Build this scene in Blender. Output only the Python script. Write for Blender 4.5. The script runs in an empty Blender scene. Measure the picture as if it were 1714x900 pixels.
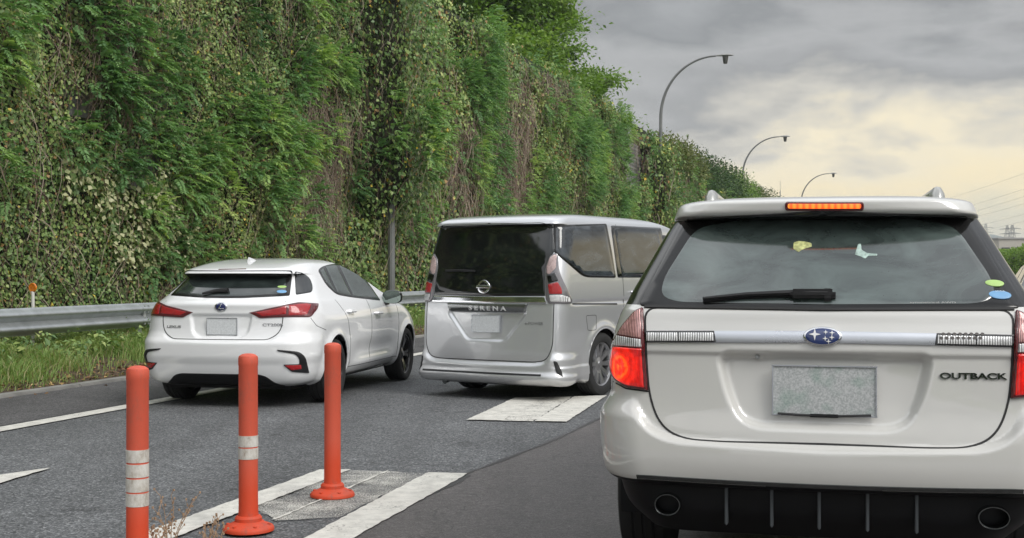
import bpy, bmesh, math, random
import numpy as np
from mathutils import Vector, Matrix
from mathutils.geometry import delaunay_2d_cdt

random.seed(7)
rng = np.random.default_rng(7)
PI = math.pi
R_ = math.radians

# ------------------------------------------------------------------ camera, sky, sun, exposure
SC = bpy.context.scene
COL = SC.collection
FPX, CX, HY, CAMH = 2100.0, 857.0, 454.0, 1.28      # focal length, centre and horizon of the photograph in its own pixels

cam_d = bpy.data.cameras.new('camera')
cam_d.sensor_width = 36.0
cam_d.lens = 36.0 * FPX / 1714.0
cam_d.clip_end = 9000
cam_d.clip_start = 0.05
cam = bpy.data.objects.new('camera', cam_d)
COL.objects.link(cam)
cam.location = (0, 0, CAMH)
cam.rotation_euler = (R_(90) + math.atan((HY - 450.0) / FPX), 0, 0)
SC.camera = cam

SUN_AZ, SUN_EL = R_(132), R_(43)        # azimuth clockwise from +Y
world = bpy.data.worlds.new('World')
SC.world = world
world.use_nodes = True
wt = world.node_tree
wt.nodes.clear()


def N(tree, typ, **kw):
    n = tree.nodes.new(typ)
    for k, v in kw.items():
        setattr(n, k, v)
    return n


def L(tree, a, b):
    tree.links.new(a, b)


def mathn(tree, op, a, b=None, c=None, clamp=False):
    n = tree.nodes.new('ShaderNodeMath')
    n.operation = op
    n.use_clamp = clamp
    for i, v in enumerate((a, b, c)):
        if v is None:
            continue
        if isinstance(v, (int, float)):
            n.inputs[i].default_value = v
        else:
            tree.links.new(v, n.inputs[i])
    return n.outputs[0]


def ramp(tree, fac, stops, interp='LINEAR'):
    n = tree.nodes.new('ShaderNodeValToRGB')
    cr = n.color_ramp
    cr.interpolation = interp
    while len(cr.elements) < len(stops):
        cr.elements.new(0.5)
    for e, (p, c) in zip(cr.elements, stops):
        e.position = p
        e.color = (*c, 1) if len(c) == 3 else c
    tree.links.new(fac, n.inputs[0])
    return n.outputs[0]


def mixc(tree, fac, a, b, blend='MIX'):
    n = tree.nodes.new('ShaderNodeMix')
    n.data_type = 'RGBA'
    n.blend_type = blend
    for sock, v in ((n.inputs[0], fac), (n.inputs[6], a), (n.inputs[7], b)):
        if isinstance(v, (int, float)):
            sock.default_value = v
        elif isinstance(v, tuple):
            sock.default_value = (*v, 1) if len(v) == 3 else v
        else:
            tree.links.new(v, sock)
    return n.outputs[2]


def noise(tree, vec, scale, detail=4, rough=0.55, dist=0.0):
    n = tree.nodes.new('ShaderNodeTexNoise')
    n.inputs['Scale'].default_value = scale
    n.inputs['Detail'].default_value = detail
    n.inputs['Roughness'].default_value = rough
    n.inputs['Distortion'].default_value = dist
    if vec is not None:
        tree.links.new(vec, n.inputs['Vector'])
    return n.outputs['Fac']


def mapping(tree, vec, scale=(1, 1, 1), loc=(0, 0, 0), rot=(0, 0, 0)):
    n = tree.nodes.new('ShaderNodeMapping')
    n.inputs['Scale'].default_value = scale
    n.inputs['Location'].default_value = loc
    n.inputs['Rotation'].default_value = rot
    tree.links.new(vec, n.inputs['Vector'])
    return n.outputs[0]


tc = N(wt, 'ShaderNodeTexCoord')
sep = N(wt, 'ShaderNodeSeparateXYZ')
L(wt, tc.outputs['Generated'], sep.inputs[0])
sky = N(wt, 'ShaderNodeTexSky', sky_type='NISHITA')
sky.sun_disc = False
sky.sun_elevation = SUN_EL
sky.sun_rotation = SUN_AZ
sky.air_density = 1.0
sky.dust_density = 2.0
skyc = mixc(wt, 1.0, sky.outputs[0], (0.08, 0.08, 0.08), 'MULTIPLY')
elev = mathn(wt, 'ARCSINE', sep.outputs[2])
az = mathn(wt, 'ARCTAN2', sep.outputs[0], sep.outputs[1])
cmb = N(wt, 'ShaderNodeCombineXYZ')
L(wt, az, cmb.inputs[0])
L(wt, elev, cmb.inputs[1])
v1 = mapping(wt, cmb.outputs[0], (3.0, 8.0, 1), (1.7, 0.35, 0))
n1 = noise(wt, v1, 1.7, 8, 0.56, 0.3)
v2 = mapping(wt, cmb.outputs[0], (6.0, 15.0, 1), (4.2, 1.0, 0), (0, 0, 0.05))
n2 = noise(wt, v2, 2.2, 5, 0.55, 0.2)
v3 = mapping(wt, tc.outputs['Generated'], (1, 1, 2.2), (0.3, 0.1, 0.7))
n3 = noise(wt, v3, 1.6, 6, 0.55, 0.5)
# bright band low over the horizon, torn by the noise; heavy grey cloud above
e2 = mathn(wt, 'ADD', elev, mathn(wt, 'MULTIPLY', mathn(wt, 'SUBTRACT', n1, 0.5), 0.22))
e3 = mathn(wt, 'ADD', e2, mathn(wt, 'MULTIPLY', mathn(wt, 'SUBTRACT', n2, 0.5), 0.075))
e4 = mathn(wt, 'SUBTRACT', e3, mathn(wt, 'MULTIPLY', mathn(wt, 'SUBTRACT', az, 0.25), 0.10))
band = ramp(wt, mathn(wt, 'MULTIPLY', e4, 4.0, clamp=True),
            [(0.0, (0.66, 0.61, 0.44)), (0.16, (0.84, 0.71, 0.45)), (0.33, (0.78, 0.69, 0.50)),
             (0.45, (0.50, 0.475, 0.42)), (0.58, (0.27, 0.27, 0.27)), (0.70, (0.34, 0.34, 0.34)), (0.84, (0.215, 0.22, 0.222)), (1.0, (0.29, 0.295, 0.30))])
high = ramp(wt, n3, [(0.30, (0.45, 0.47, 0.51)), (0.48, (0.78, 0.81, 0.85)), (0.60, (1.30, 1.32, 1.34)), (0.72, (1.75, 1.75, 1.74))])
# the cloud thins out overhead and behind: brighter there than ahead
hi_f = mathn(wt, 'MULTIPLY_ADD', elev, 3.0, -0.85, clamp=True)
back = mathn(wt, 'MULTIPLY_ADD', sep.outputs[1], -1.4, 0.35, clamp=True)
lowb = ramp(wt, n1, [(0.35, (0.30, 0.31, 0.32)), (0.5, (0.55, 0.55, 0.55)), (0.65, (0.85, 0.83, 0.79))])
low = mixc(wt, back, band, lowb)
cloud = mixc(wt, hi_f, low, high)
allc = mixc(wt, 0.93, skyc, cloud)
bg = N(wt, 'ShaderNodeBackground')
bg.inputs[1].default_value = 1.0
L(wt, allc, bg.inputs[0])
wo = N(wt, 'ShaderNodeOutputWorld')
L(wt, bg.outputs[0], wo.inputs[0])

sun_d = bpy.data.lights.new('sun', 'SUN')
sun_d.energy = 1.6
sun_d.angle = R_(30)
sun_d.color = (1.0, 0.975, 0.93)
sun = bpy.data.objects.new('sun', sun_d)
COL.objects.link(sun)
sd = Vector((math.sin(SUN_AZ) * math.cos(SUN_EL), math.cos(SUN_AZ) * math.cos(SUN_EL), math.sin(SUN_EL)))
sun.rotation_euler = sd.to_track_quat('Z', 'Y').to_euler()
sun.location = (0, 0, 30)

SC.view_settings.view_transform = 'Standard'
SC.view_settings.look = 'None'
SC.view_settings.exposure = 0.46
SC.view_settings.gamma = 1.0
SC.view_settings.use_curve_mapping = False
SC.render.engine = 'CYCLES'
SC.cycles.max_bounces = 6
SC.cycles.use_denoising = True

# ------------------------------------------------------------------ frames of reference
TH = R_(16.2)                                    # heading of the road, clockwise from +Y
FX, FY = math.sin(TH), math.cos(TH)
RX, RY = math.cos(TH), -math.sin(TH)
CURVE_V, CURVE_K = 105.0, 0.00134


def uv(u, v, z=0.0):
    """road coordinates (u to the right, v ahead) -> world"""
    uu = u + (CURVE_K * max(0.0, v - CURVE_V) ** 2)
    return (uu * RX + v * FX, uu * RY + v * FY, z)


def uv_np(u, v):
    uu = u + CURVE_K * np.maximum(0, v - CURVE_V) ** 2
    return uu * RX + v * FX, uu * RY + v * FY


def gnd(px, py, z=0.0):
    """point of height z seen at a place of the photograph"""
    s = (py - HY) / (CAMH - z)
    return ((px - CX) / s, FPX / s, z)


# ------------------------------------------------------------------ object helpers
def tag(o, label=None, cat=None, group=None, kind=None):
    if label: o['label'] = label
    if cat: o['category'] = cat
    if group: o['group'] = group
    if kind: o['kind'] = kind
    return o


def empty(name, loc=(0, 0, 0), rz=0.0):
    o = bpy.data.objects.new(name, None)
    o.location = loc
    o.rotation_euler = (0, 0, rz)
    o.empty_display_size = 0.2
    COL.objects.link(o)
    return o


def link(name, me, mat, parent=None):
    o = bpy.data.objects.new(name, me)
    if mat is not None:
        for m in (mat if isinstance(mat, (list, tuple)) else [mat]):
            me.materials.append(m)
    COL.objects.link(o)
    if parent is not None:
        o.parent = parent
    return o


def mesh_np(name, verts, faces, smooth=True):
    """verts (n,3); faces: list of tuples or an int array (m,k)"""
    me = bpy.data.meshes.new(name)
    verts = np.asarray(verts, dtype=np.float32)
    if isinstance(faces, np.ndarray):
        m, k = faces.shape
        me.vertices.add(len(verts))
        me.vertices.foreach_set('co', verts.ravel())
        me.loops.add(m * k)
        me.loops.foreach_set('vertex_index', faces.astype(np.int32).ravel())
        me.polygons.add(m)
        me.polygons.foreach_set('loop_start', np.arange(0, m * k, k, dtype=np.int32))
        me.update(calc_edges=True)
    else:
        me.from_pydata([tuple(v) for v in verts], [], faces)
        me.update()
    if smooth:
        me.polygons.foreach_set('use_smooth', np.ones(len(me.polygons), dtype=bool))
    return me


class MB:
    """collects shapes into one mesh"""
    def __init__(s):
        s.v = []
        s.f = []
        s.mi = []

    def add(s, vs, fs, mi=0):
        b = len(s.v)
        s.v += [tuple(map(float, p)) for p in vs]
        s.f += [tuple(b + i for i in f) for f in fs]
        s.mi += [mi] * len(fs)

    def box(s, c, d, rz=0.0, mi=0, bev=0.0, M=None):
        x, y, z = d[0] / 2, d[1] / 2, d[2] / 2
        if bev > 0:
            bm = bmesh.new()
            bmesh.ops.create_cube(bm, size=1.0)
            for v in bm.verts:
                v.co = Vector((v.co.x * d[0], v.co.y * d[1], v.co.z * d[2]))
            bmesh.ops.bevel(bm, geom=bm.edges[:] , offset=bev, segments=2, affect='EDGES')
            bm.verts.index_update()
            vs = [v.co.copy() for v in bm.verts]
            fs = [[v.index for v in f.verts] for f in bm.faces]
            bm.free()
        else:
            vs = [Vector(p) for p in [(-x, -y, -z), (x, -y, -z), (x, y, -z), (-x, y, -z), (-x, -y, z), (x, -y, z), (x, y, z), (-x, y, z)]]
            fs = [(0, 3, 2, 1), (4, 5, 6, 7), (0, 1, 5, 4), (1, 2, 6, 5), (2, 3, 7, 6), (3, 0, 4, 7)]
        m = Matrix.Translation(Vector(c)) @ (M if M is not None else Matrix.Rotation(rz, 4, 'Z'))
        s.add([m @ p for p in vs], fs, mi)

    def tube(s, pts, r, n=8, mi=0, cap=True):
        pts = [Vector(p) for p in pts]
        rs = r if isinstance(r, (list, tuple)) else [r] * len(pts)
        vs, fs = [], []
        up = Vector((0, 0, 1))
        prev = None
        for i, p in enumerate(pts):
            t = (pts[min(i + 1, len(pts) - 1)] - pts[max(i - 1, 0)]).normalized()
            if prev is None:
                a = t.cross(up)
                if a.length < 0.01:
                    a = t.cross(Vector((1, 0, 0)))
                a.normalize()
            else:
                a = (prev - t * prev.dot(t))
                if a.length < 1e-6:
                    a = t.orthogonal()
                a.normalize()
            prev = a
            b = t.cross(a)
            for k in range(n):
                q = 2 * PI * k / n
                vs.append(p + a * (math.cos(q) * rs[i]) + b * (math.sin(q) * rs[i]))
        for i in range(len(pts) - 1):
            for k in range(n):
                k2 = (k + 1) % n
                fs.append((i * n + k, i * n + k2, (i + 1) * n + k2, (i + 1) * n + k))
        if cap:
            fs.append(tuple(range(n)))
            fs.append(tuple((len(pts) - 1) * n + k for k in reversed(range(n))))
        s.add(vs, fs, mi)

    def lathe(s, prof, n=32, M=None, mi=0, close=False):
        """prof: (r, h) list turned round z"""
        vs, fs = [], []
        M = M or Matrix.Identity(4)
        for (r, h) in prof:
            for k in range(n):
                q = 2 * PI * k / n
                vs.append(M @ Vector((r * math.cos(q), r * math.sin(q), h)))
        m = len(prof)
        for i in range(m - 1 if not close else m):
            j = (i + 1) % m
            for k in range(n):
                k2 = (k + 1) % n
                fs.append((i * n + k, i * n + k2, j * n + k2, j * n + k))
        s.add(vs, fs, mi)

    def build(s, name, mat, parent=None, smooth=True, angle=35):
        me = bpy.data.meshes.new(name)
        me.from_pydata(s.v, [], s.f)
        me.polygons.foreach_set('material_index', np.array(s.mi, dtype=np.int32))
        if smooth:
            me.polygons.foreach_set('use_smooth', np.ones(len(s.f), dtype=bool))
            me.update()
            me.set_sharp_from_angle(angle=R_(angle))
        me.update()
        return link(name, me, mat, parent)


# ------------------------------------------------------------------ materials
MATS = {}


def base_mat(name):
    m = bpy.data.materials.new(name)
    m.use_nodes = True
    t = m.node_tree
    p = t.nodes['Principled BSDF']
    return m, t, p


def simple(name, col, rough=0.5, metal=0.0, var=0.12, vscale=8.0, coat=0.0, bump=0.0, spec=None, ior=None, emit=None, estr=0.0, rvar=0.1):
    if name in MATS:
        return MATS[name]
    m, t, p = base_mat(name)
    tcn = N(t, 'ShaderNodeTexCoord')
    nz = noise(t, tcn.outputs['Object'], vscale, 5, 0.6)
    lo = tuple(c * (1 - var) for c in col)
    hi = tuple(min(1.0, c * (1 + var)) for c in col)
    L(t, ramp(t, nz, [(0.3, lo), (0.7, hi)]), p.inputs['Base Color'])
    r = mathn(t, 'MULTIPLY_ADD', nz, rvar, rough - rvar / 2, clamp=True)
    L(t, r, p.inputs['Roughness'])
    p.inputs['Metallic'].default_value = metal
    p.inputs['Coat Weight'].default_value = coat
    p.inputs['Coat Roughness'].default_value = 0.04
    if spec is not None: p.inputs['Specular IOR Level'].default_value = spec
    if ior is not None: p.inputs['IOR'].default_value = ior
    if emit is not None:
        p.inputs['Emission Color'].default_value = (*emit, 1)
        p.inputs['Emission Strength'].default_value = estr
    if bump > 0:
        b = N(t, 'ShaderNodeBump')
        b.inputs['Strength'].default_value = bump
        b.inputs['Distance'].default_value = 0.004
        n2_ = noise(t, tcn.outputs['Object'], vscale * 12, 3, 0.6)
        L(t, n2_, b.inputs['Height'])
        L(t, b.outputs[0], p.inputs['Normal'])
    MATS[name] = m
    return m


def paint(name, col, metal=0.0, rough=0.35, dirt=0.10, flake=True):
    """pearl / metallic car paint under clear coat, with a little road film towards the ground"""
    m, t, p = base_mat(name)
    tcn = N(t, 'ShaderNodeTexCoord')
    s = N(t, 'ShaderNodeSeparateXYZ')
    L(t, tcn.outputs['Object'], s.inputs[0])
    nz = noise(t, tcn.outputs['Object'], 2.2, 6, 0.65)
    nf = noise(t, tcn.outputs['Object'], 30, 5, 0.6)
    low = mathn(t, 'MULTIPLY_ADD', s.outputs[2], -1.6, 1.15, clamp=True)
    film = mathn(t, 'MULTIPLY', mathn(t, 'MULTIPLY', low, mathn(t, 'ADD', nz, mathn(t, 'MULTIPLY', nf, 0.4))), dirt * 2.4, clamp=True)
    film = mathn(t, 'ADD', film, mathn(t, 'MULTIPLY', nf, dirt * 0.25), clamp=True)
    c = mixc(t, film, col, (0.30, 0.27, 0.22))
    L(t, c, p.inputs['Base Color'])
    p.inputs['Metallic'].default_value = metal
    L(t, mathn(t, 'MULTIPLY_ADD', film, 0.5, rough, clamp=True), p.inputs['Roughness'])
    p.inputs['Coat Weight'].default_value = 1.0
    p.inputs['Coat IOR'].default_value = 1.75
    L(t, mathn(t, 'MULTIPLY_ADD', film, 0.35, 0.015), p.inputs['Coat Roughness'])
    if flake:
        b = N(t, 'ShaderNodeBump')
        b.inputs['Strength'].default_value = 0.05
        b.inputs['Distance'].default_value = 0.02
        L(t, noise(t, tcn.outputs['Object'], 1.1, 2, 0.5), b.inputs['Height'])
        L(t, b.outputs[0], p.inputs['Coat Normal'])
    return m


def glass_mat(name, col, ior=1.9, dirt=0.1, rough=0.02, streak=0.0):
    """dark tinted automotive glass, mirroring the sky, with cloudy streaks painted in"""
    m, t, p = base_mat(name)
    tcn = N(t, 'ShaderNodeTexCoord')
    nz = noise(t, mapping(t, tcn.outputs['Object'], (1, 1, 2.5)), 3.0, 6, 0.6, 0.8)
    nf = noise(t, tcn.outputs['Object'], 120, 2, 0.5)
    lo = tuple(c * 0.7 for c in col)
    hi = tuple(min(1, c * (1.3 + streak)) for c in col)
    c = ramp(t, nz, [(0.35, lo), (0.68, hi)])  # cloudy streaks of reflection painted into the base colour
    d = mathn(t, 'GREATER_THAN', nf, 0.735)
    c = mixc(t, mathn(t, 'MULTIPLY', d, dirt), c, (0.02, 0.02, 0.015))
    L(t, c, p.inputs['Base Color'])
    L(t, mathn(t, 'MULTIPLY_ADD', nz, 0.08, rough), p.inputs['Roughness'])
    p.inputs['IOR'].default_value = ior
    p.inputs['Specular IOR Level'].default_value = 0.5
    b = N(t, 'ShaderNodeBump')
    b.inputs['Strength'].default_value = 0.08
    b.inputs['Distance'].default_value = 0.02
    L(t, noise(t, tcn.outputs['Object'], 1.6, 1, 0.5), b.inputs['Height'])
    L(t, b.outputs[0], p.inputs['Normal'])
    return m


def lens_mat(name, col, emit=0.0, ecol=None, ribs=90.0, clear=False, hot=None):
    """moulded lamp lens: fine optic ribs under a smooth cover"""
    m, t, p = base_mat(name)
    tcn = N(t, 'ShaderNodeTexCoord')
    w = N(t, 'ShaderNodeTexWave')
    w.wave_type = 'BANDS'
    w.bands_direction = 'X'
    w.inputs['Scale'].default_value = ribs
    w.inputs['Distortion'].default_value = 1.0
    L(t, tcn.outputs['Object'], w.inputs['Vector'])
    nz = noise(t, tcn.outputs['Object'], 22, 3, 0.6, 1.0)
    f = mathn(t, 'MULTIPLY', w.outputs['Fac'], nz)
    lo = tuple(c * (0.45 if not clear else 0.35) for c in col)
    hi = tuple(min(1, c * 1.35) for c in col)
    L(t, ramp(t, f, [(0.1, lo), (0.45, hi)]), p.inputs['Base Color'])
    p.inputs['Roughness'].default_value = 0.12 if not clear else 0.18
    p.inputs['Coat Weight'].default_value = 1.0
    p.inputs['Coat Roughness'].default_value = 0.02
    if clear:
        p.inputs['Metallic'].default_value = 0.2
    b = N(t, 'ShaderNodeBump')
    b.inputs['Strength'].default_value = 0.5
    b.inputs['Distance'].default_value = 0.006
    L(t, f, b.inputs['Height'])
    L(t, b.outputs[0], p.inputs['Normal'])
    if emit > 0:
        p.inputs['Emission Color'].default_value = (*(ecol or col), 1)
        if hot is not None:
            # the bulb behind the lens: brightest near its own place
            hx, hy, hz, rad = hot
            vm = N(t, 'ShaderNodeVectorMath', operation='DISTANCE')
            vm.inputs[1].default_value = (hx, hy, hz)
            L(t, tcn.outputs['Object'], vm.inputs[0])
            g = mathn(t, 'MULTIPLY_ADD', vm.outputs['Value'], -1.0 / rad, 1.0, clamp=True)
            g = mathn(t, 'POWER', g, 1.6)
            wv = N(t, 'ShaderNodeTexWave')
            wv.wave_type = 'RINGS'
            wv.rings_direction = 'SPHERICAL'
            wv.inputs['Scale'].default_value = 9
            wv.inputs['Distortion'].default_value = 2.5
            wv.inputs['Detail Scale'].default_value = 4.0
            vs_ = N(t, 'ShaderNodeVectorMath', operation='SUBTRACT')
            vs_.inputs[1].default_value = (hx, hy, hz)
            L(t, tcn.outputs['Object'], vs_.inputs[0])
            L(t, vs_.outputs[0], wv.inputs['Vector'])
            g2 = mathn(t, 'MULTIPLY', g, mathn(t, 'MULTIPLY_ADD', wv.outputs['Fac'], 0.55, 0.5))
            L(t, ramp(t, g2, [(0.0, (0.55, 0.004, 0.003)), (0.35, (1.0, 0.02, 0.004)), (0.65, (1.0, 0.16, 0.01)), (0.95, (1.0, 0.6, 0.1))]), p.inputs['Emission Color'])
            es = mathn(t, 'MULTIPLY_ADD', g2, emit * 1.9, emit * 0.30)
            L(t, mathn(t, 'MULTIPLY', es, mathn(t, 'MULTIPLY_ADD', f, 1.6, 0.45)), p.inputs['Emission Strength'])
        else:
            p.inputs['Emission Strength'].default_value = emit
    return m


M_WHITE_PEARL = paint('pearl_white_paint', (0.60, 0.592, 0.565), rough=0.38, dirt=0.10)
M_WHITE = paint('white_paint', (0.84, 0.845, 0.85), rough=0.35, dirt=0.05)
M_SILVER = paint('silver_paint', (0.66, 0.67, 0.69), metal=0.62, rough=0.30, dirt=0.10)
M_GREY = paint('grey_paint', (0.12, 0.12, 0.14), metal=0.5, rough=0.35, dirt=0.06)
M_BLACKPL = simple('black_plastic', (0.012, 0.012, 0.013), 0.45, var=0.3, bump=0.1)
M_BLACKGL = simple('black_gloss', (0.006, 0.006, 0.007), 0.08, coat=1.0, rvar=0.04)
M_SEAM = simple('seam_rubber', (0.02, 0.02, 0.02), 0.7)
M_CHROME = simple('chrome', (0.75, 0.76, 0.78), 0.10, metal=1.0, rvar=0.06)
M_BRUSHED = simple('satin_silver', (0.58, 0.60, 0.64), 0.28, metal=0.75, var=0.04)
M_DKCHROME = simple('dark_chrome', (0.16, 0.17, 0.17), 0.12, metal=1.0)
M_TYRE = simple('tyre_rubber', (0.018, 0.018, 0.018), 0.8, bump=0.3, vscale=20)
M_RIMSIL = simple('alloy', (0.45, 0.45, 0.46), 0.3, metal=0.9)
M_RIMBLK = simple('black_alloy', (0.015, 0.015, 0.016), 0.25, metal=0.2, coat=0.6)
M_UNDER = simple('underbody_black', (0.008, 0.008, 0.009), 0.85)
M_GLASS_REAR = glass_mat('tinted_rear_glass', (0.042, 0.056, 0.052), ior=2.1, streak=1.0, dirt=0.9, rough=0.045)
M_GLASS_BORDER = simple('glass_frit', (0.010, 0.010, 0.010), 0.14)
M_GLASS_DARK = glass_mat('privacy_glass', (0.006, 0.008, 0.008), ior=1.75)
M_GLASS_SIDE = glass_mat('green_side_glass', (0.05, 0.065, 0.058), ior=1.9)
M_GLASS_SKY = glass_mat('sliding_door_glass', (0.022, 0.026, 0.030), ior=1.68, streak=1.5)
M_RED = lens_mat('red_lens', (0.45, 0.008, 0.012), ribs=60)
M_REDDK = lens_mat('dark_red_lens', (0.12, 0.004, 0.008), ribs=60)
M_CLEARLENS = lens_mat('clear_lens', (0.80, 0.80, 0.79), ribs=34, clear=True)
M_PLATE = None


def plate_mat():
    m, t, p = base_mat('plate_white')
    tcn = N(t, 'ShaderNodeTexCoord')
    nf = noise(t, tcn.outputs['Object'], 160, 2, 0.5)
    nz = noise(t, tcn.outputs['Object'], 9, 2, 0.5)
    c = ramp(t, nf, [(0.35, (0.36, 0.38, 0.38)), (0.65, (0.56, 0.57, 0.57))])
    f = ramp(t, nz, [(0.50, (0, 0, 0)), (0.66, (1, 1, 1))])
    c = mixc(t, mathn(t, 'MULTIPLY', f, 0.42), c, (0.12, 0.28, 0.20))
    L(t, c, p.inputs['Base Color'])
    p.inputs['Roughness'].default_value = 0.45
    return m


M_PLATE = plate_mat()
M_PLATEPLAIN = simple('plate_pale', (0.66, 0.68, 0.69), 0.45, var=0.14, vscale=60)


# ------------------------------------------------------------------ numpy noise
def vnoise(x, y, seed=0):
    xi = np.floor(x).astype(np.int64)
    yi = np.floor(y).astype(np.int64)
    xf, yf = x - xi, y - yi

    def h(a, b):
        n_ = (a * 374761393 + b * 668265263 + seed * 1442695041) & 0x7fffffff
        n_ = ((n_ ^ (n_ >> 13)) * 1274126177) & 0x7fffffff
        n_ = (n_ ^ (n_ >> 16)) & 0xffff
        return n_ / 65535.0
    sx = xf * xf * (3 - 2 * xf)
    sy = yf * yf * (3 - 2 * yf)
    a = h(xi, yi) * (1 - sx) + h(xi + 1, yi) * sx
    b = h(xi, yi + 1) * (1 - sx) + h(xi + 1, yi + 1) * sx
    return a * (1 - sy) + b * sy


def fbm(x, y, seed=0, o=4):
    s, a, t = 0, 0.5, 0
    for k in range(o):
        s = s + a * vnoise(x * 2 ** k, y * 2 ** k, seed + 17 * k)
        t += a
        a *= 0.55
    return s / t


# ------------------------------------------------------------------ GROUND, ROAD
def asphalt(name, base, speck, coarse=150.0, tint=(0.5, 0.5, 0.5), patch=0.15, rough=0.85):
    m, t, p = base_mat(name)
    tcn = N(t, 'ShaderNodeTexCoord')
    o = tcn.outputs['Object']
    nb = noise(t, o, 0.45, 5, 0.6)
    ns = noise(t, mapping(t, o, (1, 1, 1), rot=(0, 0, TH)), 3.5, 5, 0.7)
    vo = N(t, 'ShaderNodeTexVoronoi')
    vo.inputs['Scale'].default_value = coarse
    L(t, o, vo.inputs['Vector'])
    fine = noise(t, o, coarse * 0.8, 3, 0.7)
    ag = mathn(t, 'MULTIPLY', vo.outputs['Color'], 1.0)
    c = ramp(t, ag, [(0.0, tuple(b * 0.45 for b in base)), (0.55, base), (0.86, speck), (1.0, tuple(s * 1.5 for s in speck))])
    mott = noise(t, o, 26.0, 3, 0.65)
    c = mixc(t, 0.7, c, ramp(t, mott, [(0.34, (0.62, 0.62, 0.62)), (0.66, (1.38, 1.38, 1.38))]), 'MULTIPLY')
    c = mixc(t, 1.0, c, ramp(t, nb, [(0.3, (1 - patch,) * 3), (0.7, (1 + patch,) * 3)]), 'MULTIPLY')
    c = mixc(t, 1.0, c, ramp(t, ns, [(0.3, (0.88,) * 3), (0.7, (1.12,) * 3)]), 'MULTIPLY')
    # wheel paths: long bands worn a little smoother and darker along the road
    wv = mapping(t, o, (1, 0.02, 1), rot=(0, 0, TH))
    wn = noise(t, wv, 1.1, 2, 0.5)
    c = mixc(t, 1.0, c, ramp(t, wn, [(0.35, (0.78,) * 3), (0.6, (1.12,) * 3)]), 'MULTIPLY')
    drip = noise(t, o, 2.1, 3, 0.5, 0.6)
    c = mixc(t, 1.0, c, ramp(t, drip, [(0.25, (0.62,) * 3), (0.36, (1.0,) * 3)]), 'MULTIPLY')
    # hairline cracks
    vc = N(t, 'ShaderNodeTexVoronoi', feature='DISTANCE_TO_EDGE')
    vc.inputs['Scale'].default_value = 0.35
    dv = N(t, 'ShaderNodeVectorMath', operation='ADD')
    sc_ = N(t, 'ShaderNodeTexNoise')
    sc_.inputs['Scale'].default_value = 2.5
    L(t, o, sc_.inputs['Vector'])
    L(t, o, dv.inputs[0])
    L(t, sc_.outputs['Color'], dv.inputs[1])
    L(t, dv.outputs[0], vc.inputs['Vector'])
    crack = mathn(t, 'LESS_THAN', vc.outputs['Distance'], 0.003)
    c = mixc(t, mathn(t, 'MULTIPLY', crack, 0.5), c, (0.015, 0.014, 0.013))
    L(t, c, p.inputs['Base Color'])
    L(t, mathn(t, 'MULTIPLY_ADD', fine, 0.3, rough - 0.2, clamp=True), p.inputs['Roughness'])
    b = N(t, 'ShaderNodeBump')
    b.inputs['Strength'].default_value = 0.7
    b.inputs['Distance'].default_value = 0.006
    L(t, mathn(t, 'ADD', vo.outputs['Distance'], fine), b.inputs['Height'])
    L(t, b.outputs[0], p.inputs['Normal'])
    return m


M_ASPH = asphalt('coarse_asphalt', (0.105, 0.109, 0.113), (0.235, 0.238, 0.242), coarse=95)
M_ASPH2 = asphalt('dark_smooth_asphalt', (0.102, 0.091, 0.087), (0.150, 0.137, 0.132), coarse=140, patch=0.22, rough=0.52)
M_ASPH3 = asphalt('shoulder_asphalt', (0.085, 0.082, 0.084), (0.16, 0.155, 0.155), coarse=110, patch=0.2)


def marking(name, cover, scale=45.0, dirty=0.1, soft=0.03):
    m, t, p = base_mat(name)
    tcn = N(t, 'ShaderNodeTexCoord')
    o = tcn.outputs['Object']
    n_ = noise(t, o, scale, 4, 0.7)
    nl = noise(t, o, 3.0, 4, 0.6)
    k = mathn(t, 'ADD', n_, mathn(t, 'MULTIPLY', mathn(t, 'SUBTRACT', nl, 0.5), 0.45))
    w = ramp(t, k, [(max(0, 0.5 - cover * 0.5 - soft), (0, 0, 0)), (min(1, 0.5 - cover * 0.5 + soft), (1, 1, 1))])
    c = mixc(t, 1.0, (0.70, 0.68, 0.62), (1.0, 1.0, 1.0), 'MULTIPLY')
    d = ramp(t, noise(t, o, 9, 5, 0.7), [(0.35, (1 - dirty * 2,) * 3), (0.65, (1, 1, 1))])
    c = mixc(t, 1.0, c, d, 'MULTIPLY')
    L(t, c, p.inputs['Base Color'])
    p.inputs['Roughness'].default_value = 0.75
    b = N(t, 'ShaderNodeBump')
    b.inputs['Strength'].default_value = 0.5
    b.inputs['Distance'].default_value = 0.004
    L(t, k, b.inputs['Height'])
    L(t, b.outputs[0], p.inputs['Normal'])
    trn = N(t, 'ShaderNodeBsdfTransparent')
    mx = N(t, 'ShaderNodeMixShader')
    L(t, w, mx.inputs[0])
    L(t, trn.outputs[0], mx.inputs[1])
    L(t, p.outputs[0], mx.inputs[2])
    L(t, mx.outputs[0], t.nodes['Material Output'].inputs[0])
    return m


M_LINE = marking('road_line_paint', 0.36, scale=60, dirty=0.14, soft=0.05)
M_LINEWORN = marking('worn_road_paint', -0.03, scale=120, dirty=0.2, soft=0.08)

me = mesh_np('ground', [(-2500, -600, -0.02), (3500, -600, -0.02), (3500, 5000, -0.02), (-2500, 5000, -0.02)], [(0, 1, 2, 3)])
m, t, p = base_mat('soil')
tcn = N(t, 'ShaderNodeTexCoord')
L(t, ramp(t, noise(t, tcn.outputs['Object'], 0.6, 6, 0.7), [(0.3, (0.055, 0.06, 0.03)), (0.6, (0.11, 0.10, 0.06))]), p.inputs['Base Color'])
p.inputs['Roughness'].default_value = 0.95
tag(link('ground', me, m), kind='structure')


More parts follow.
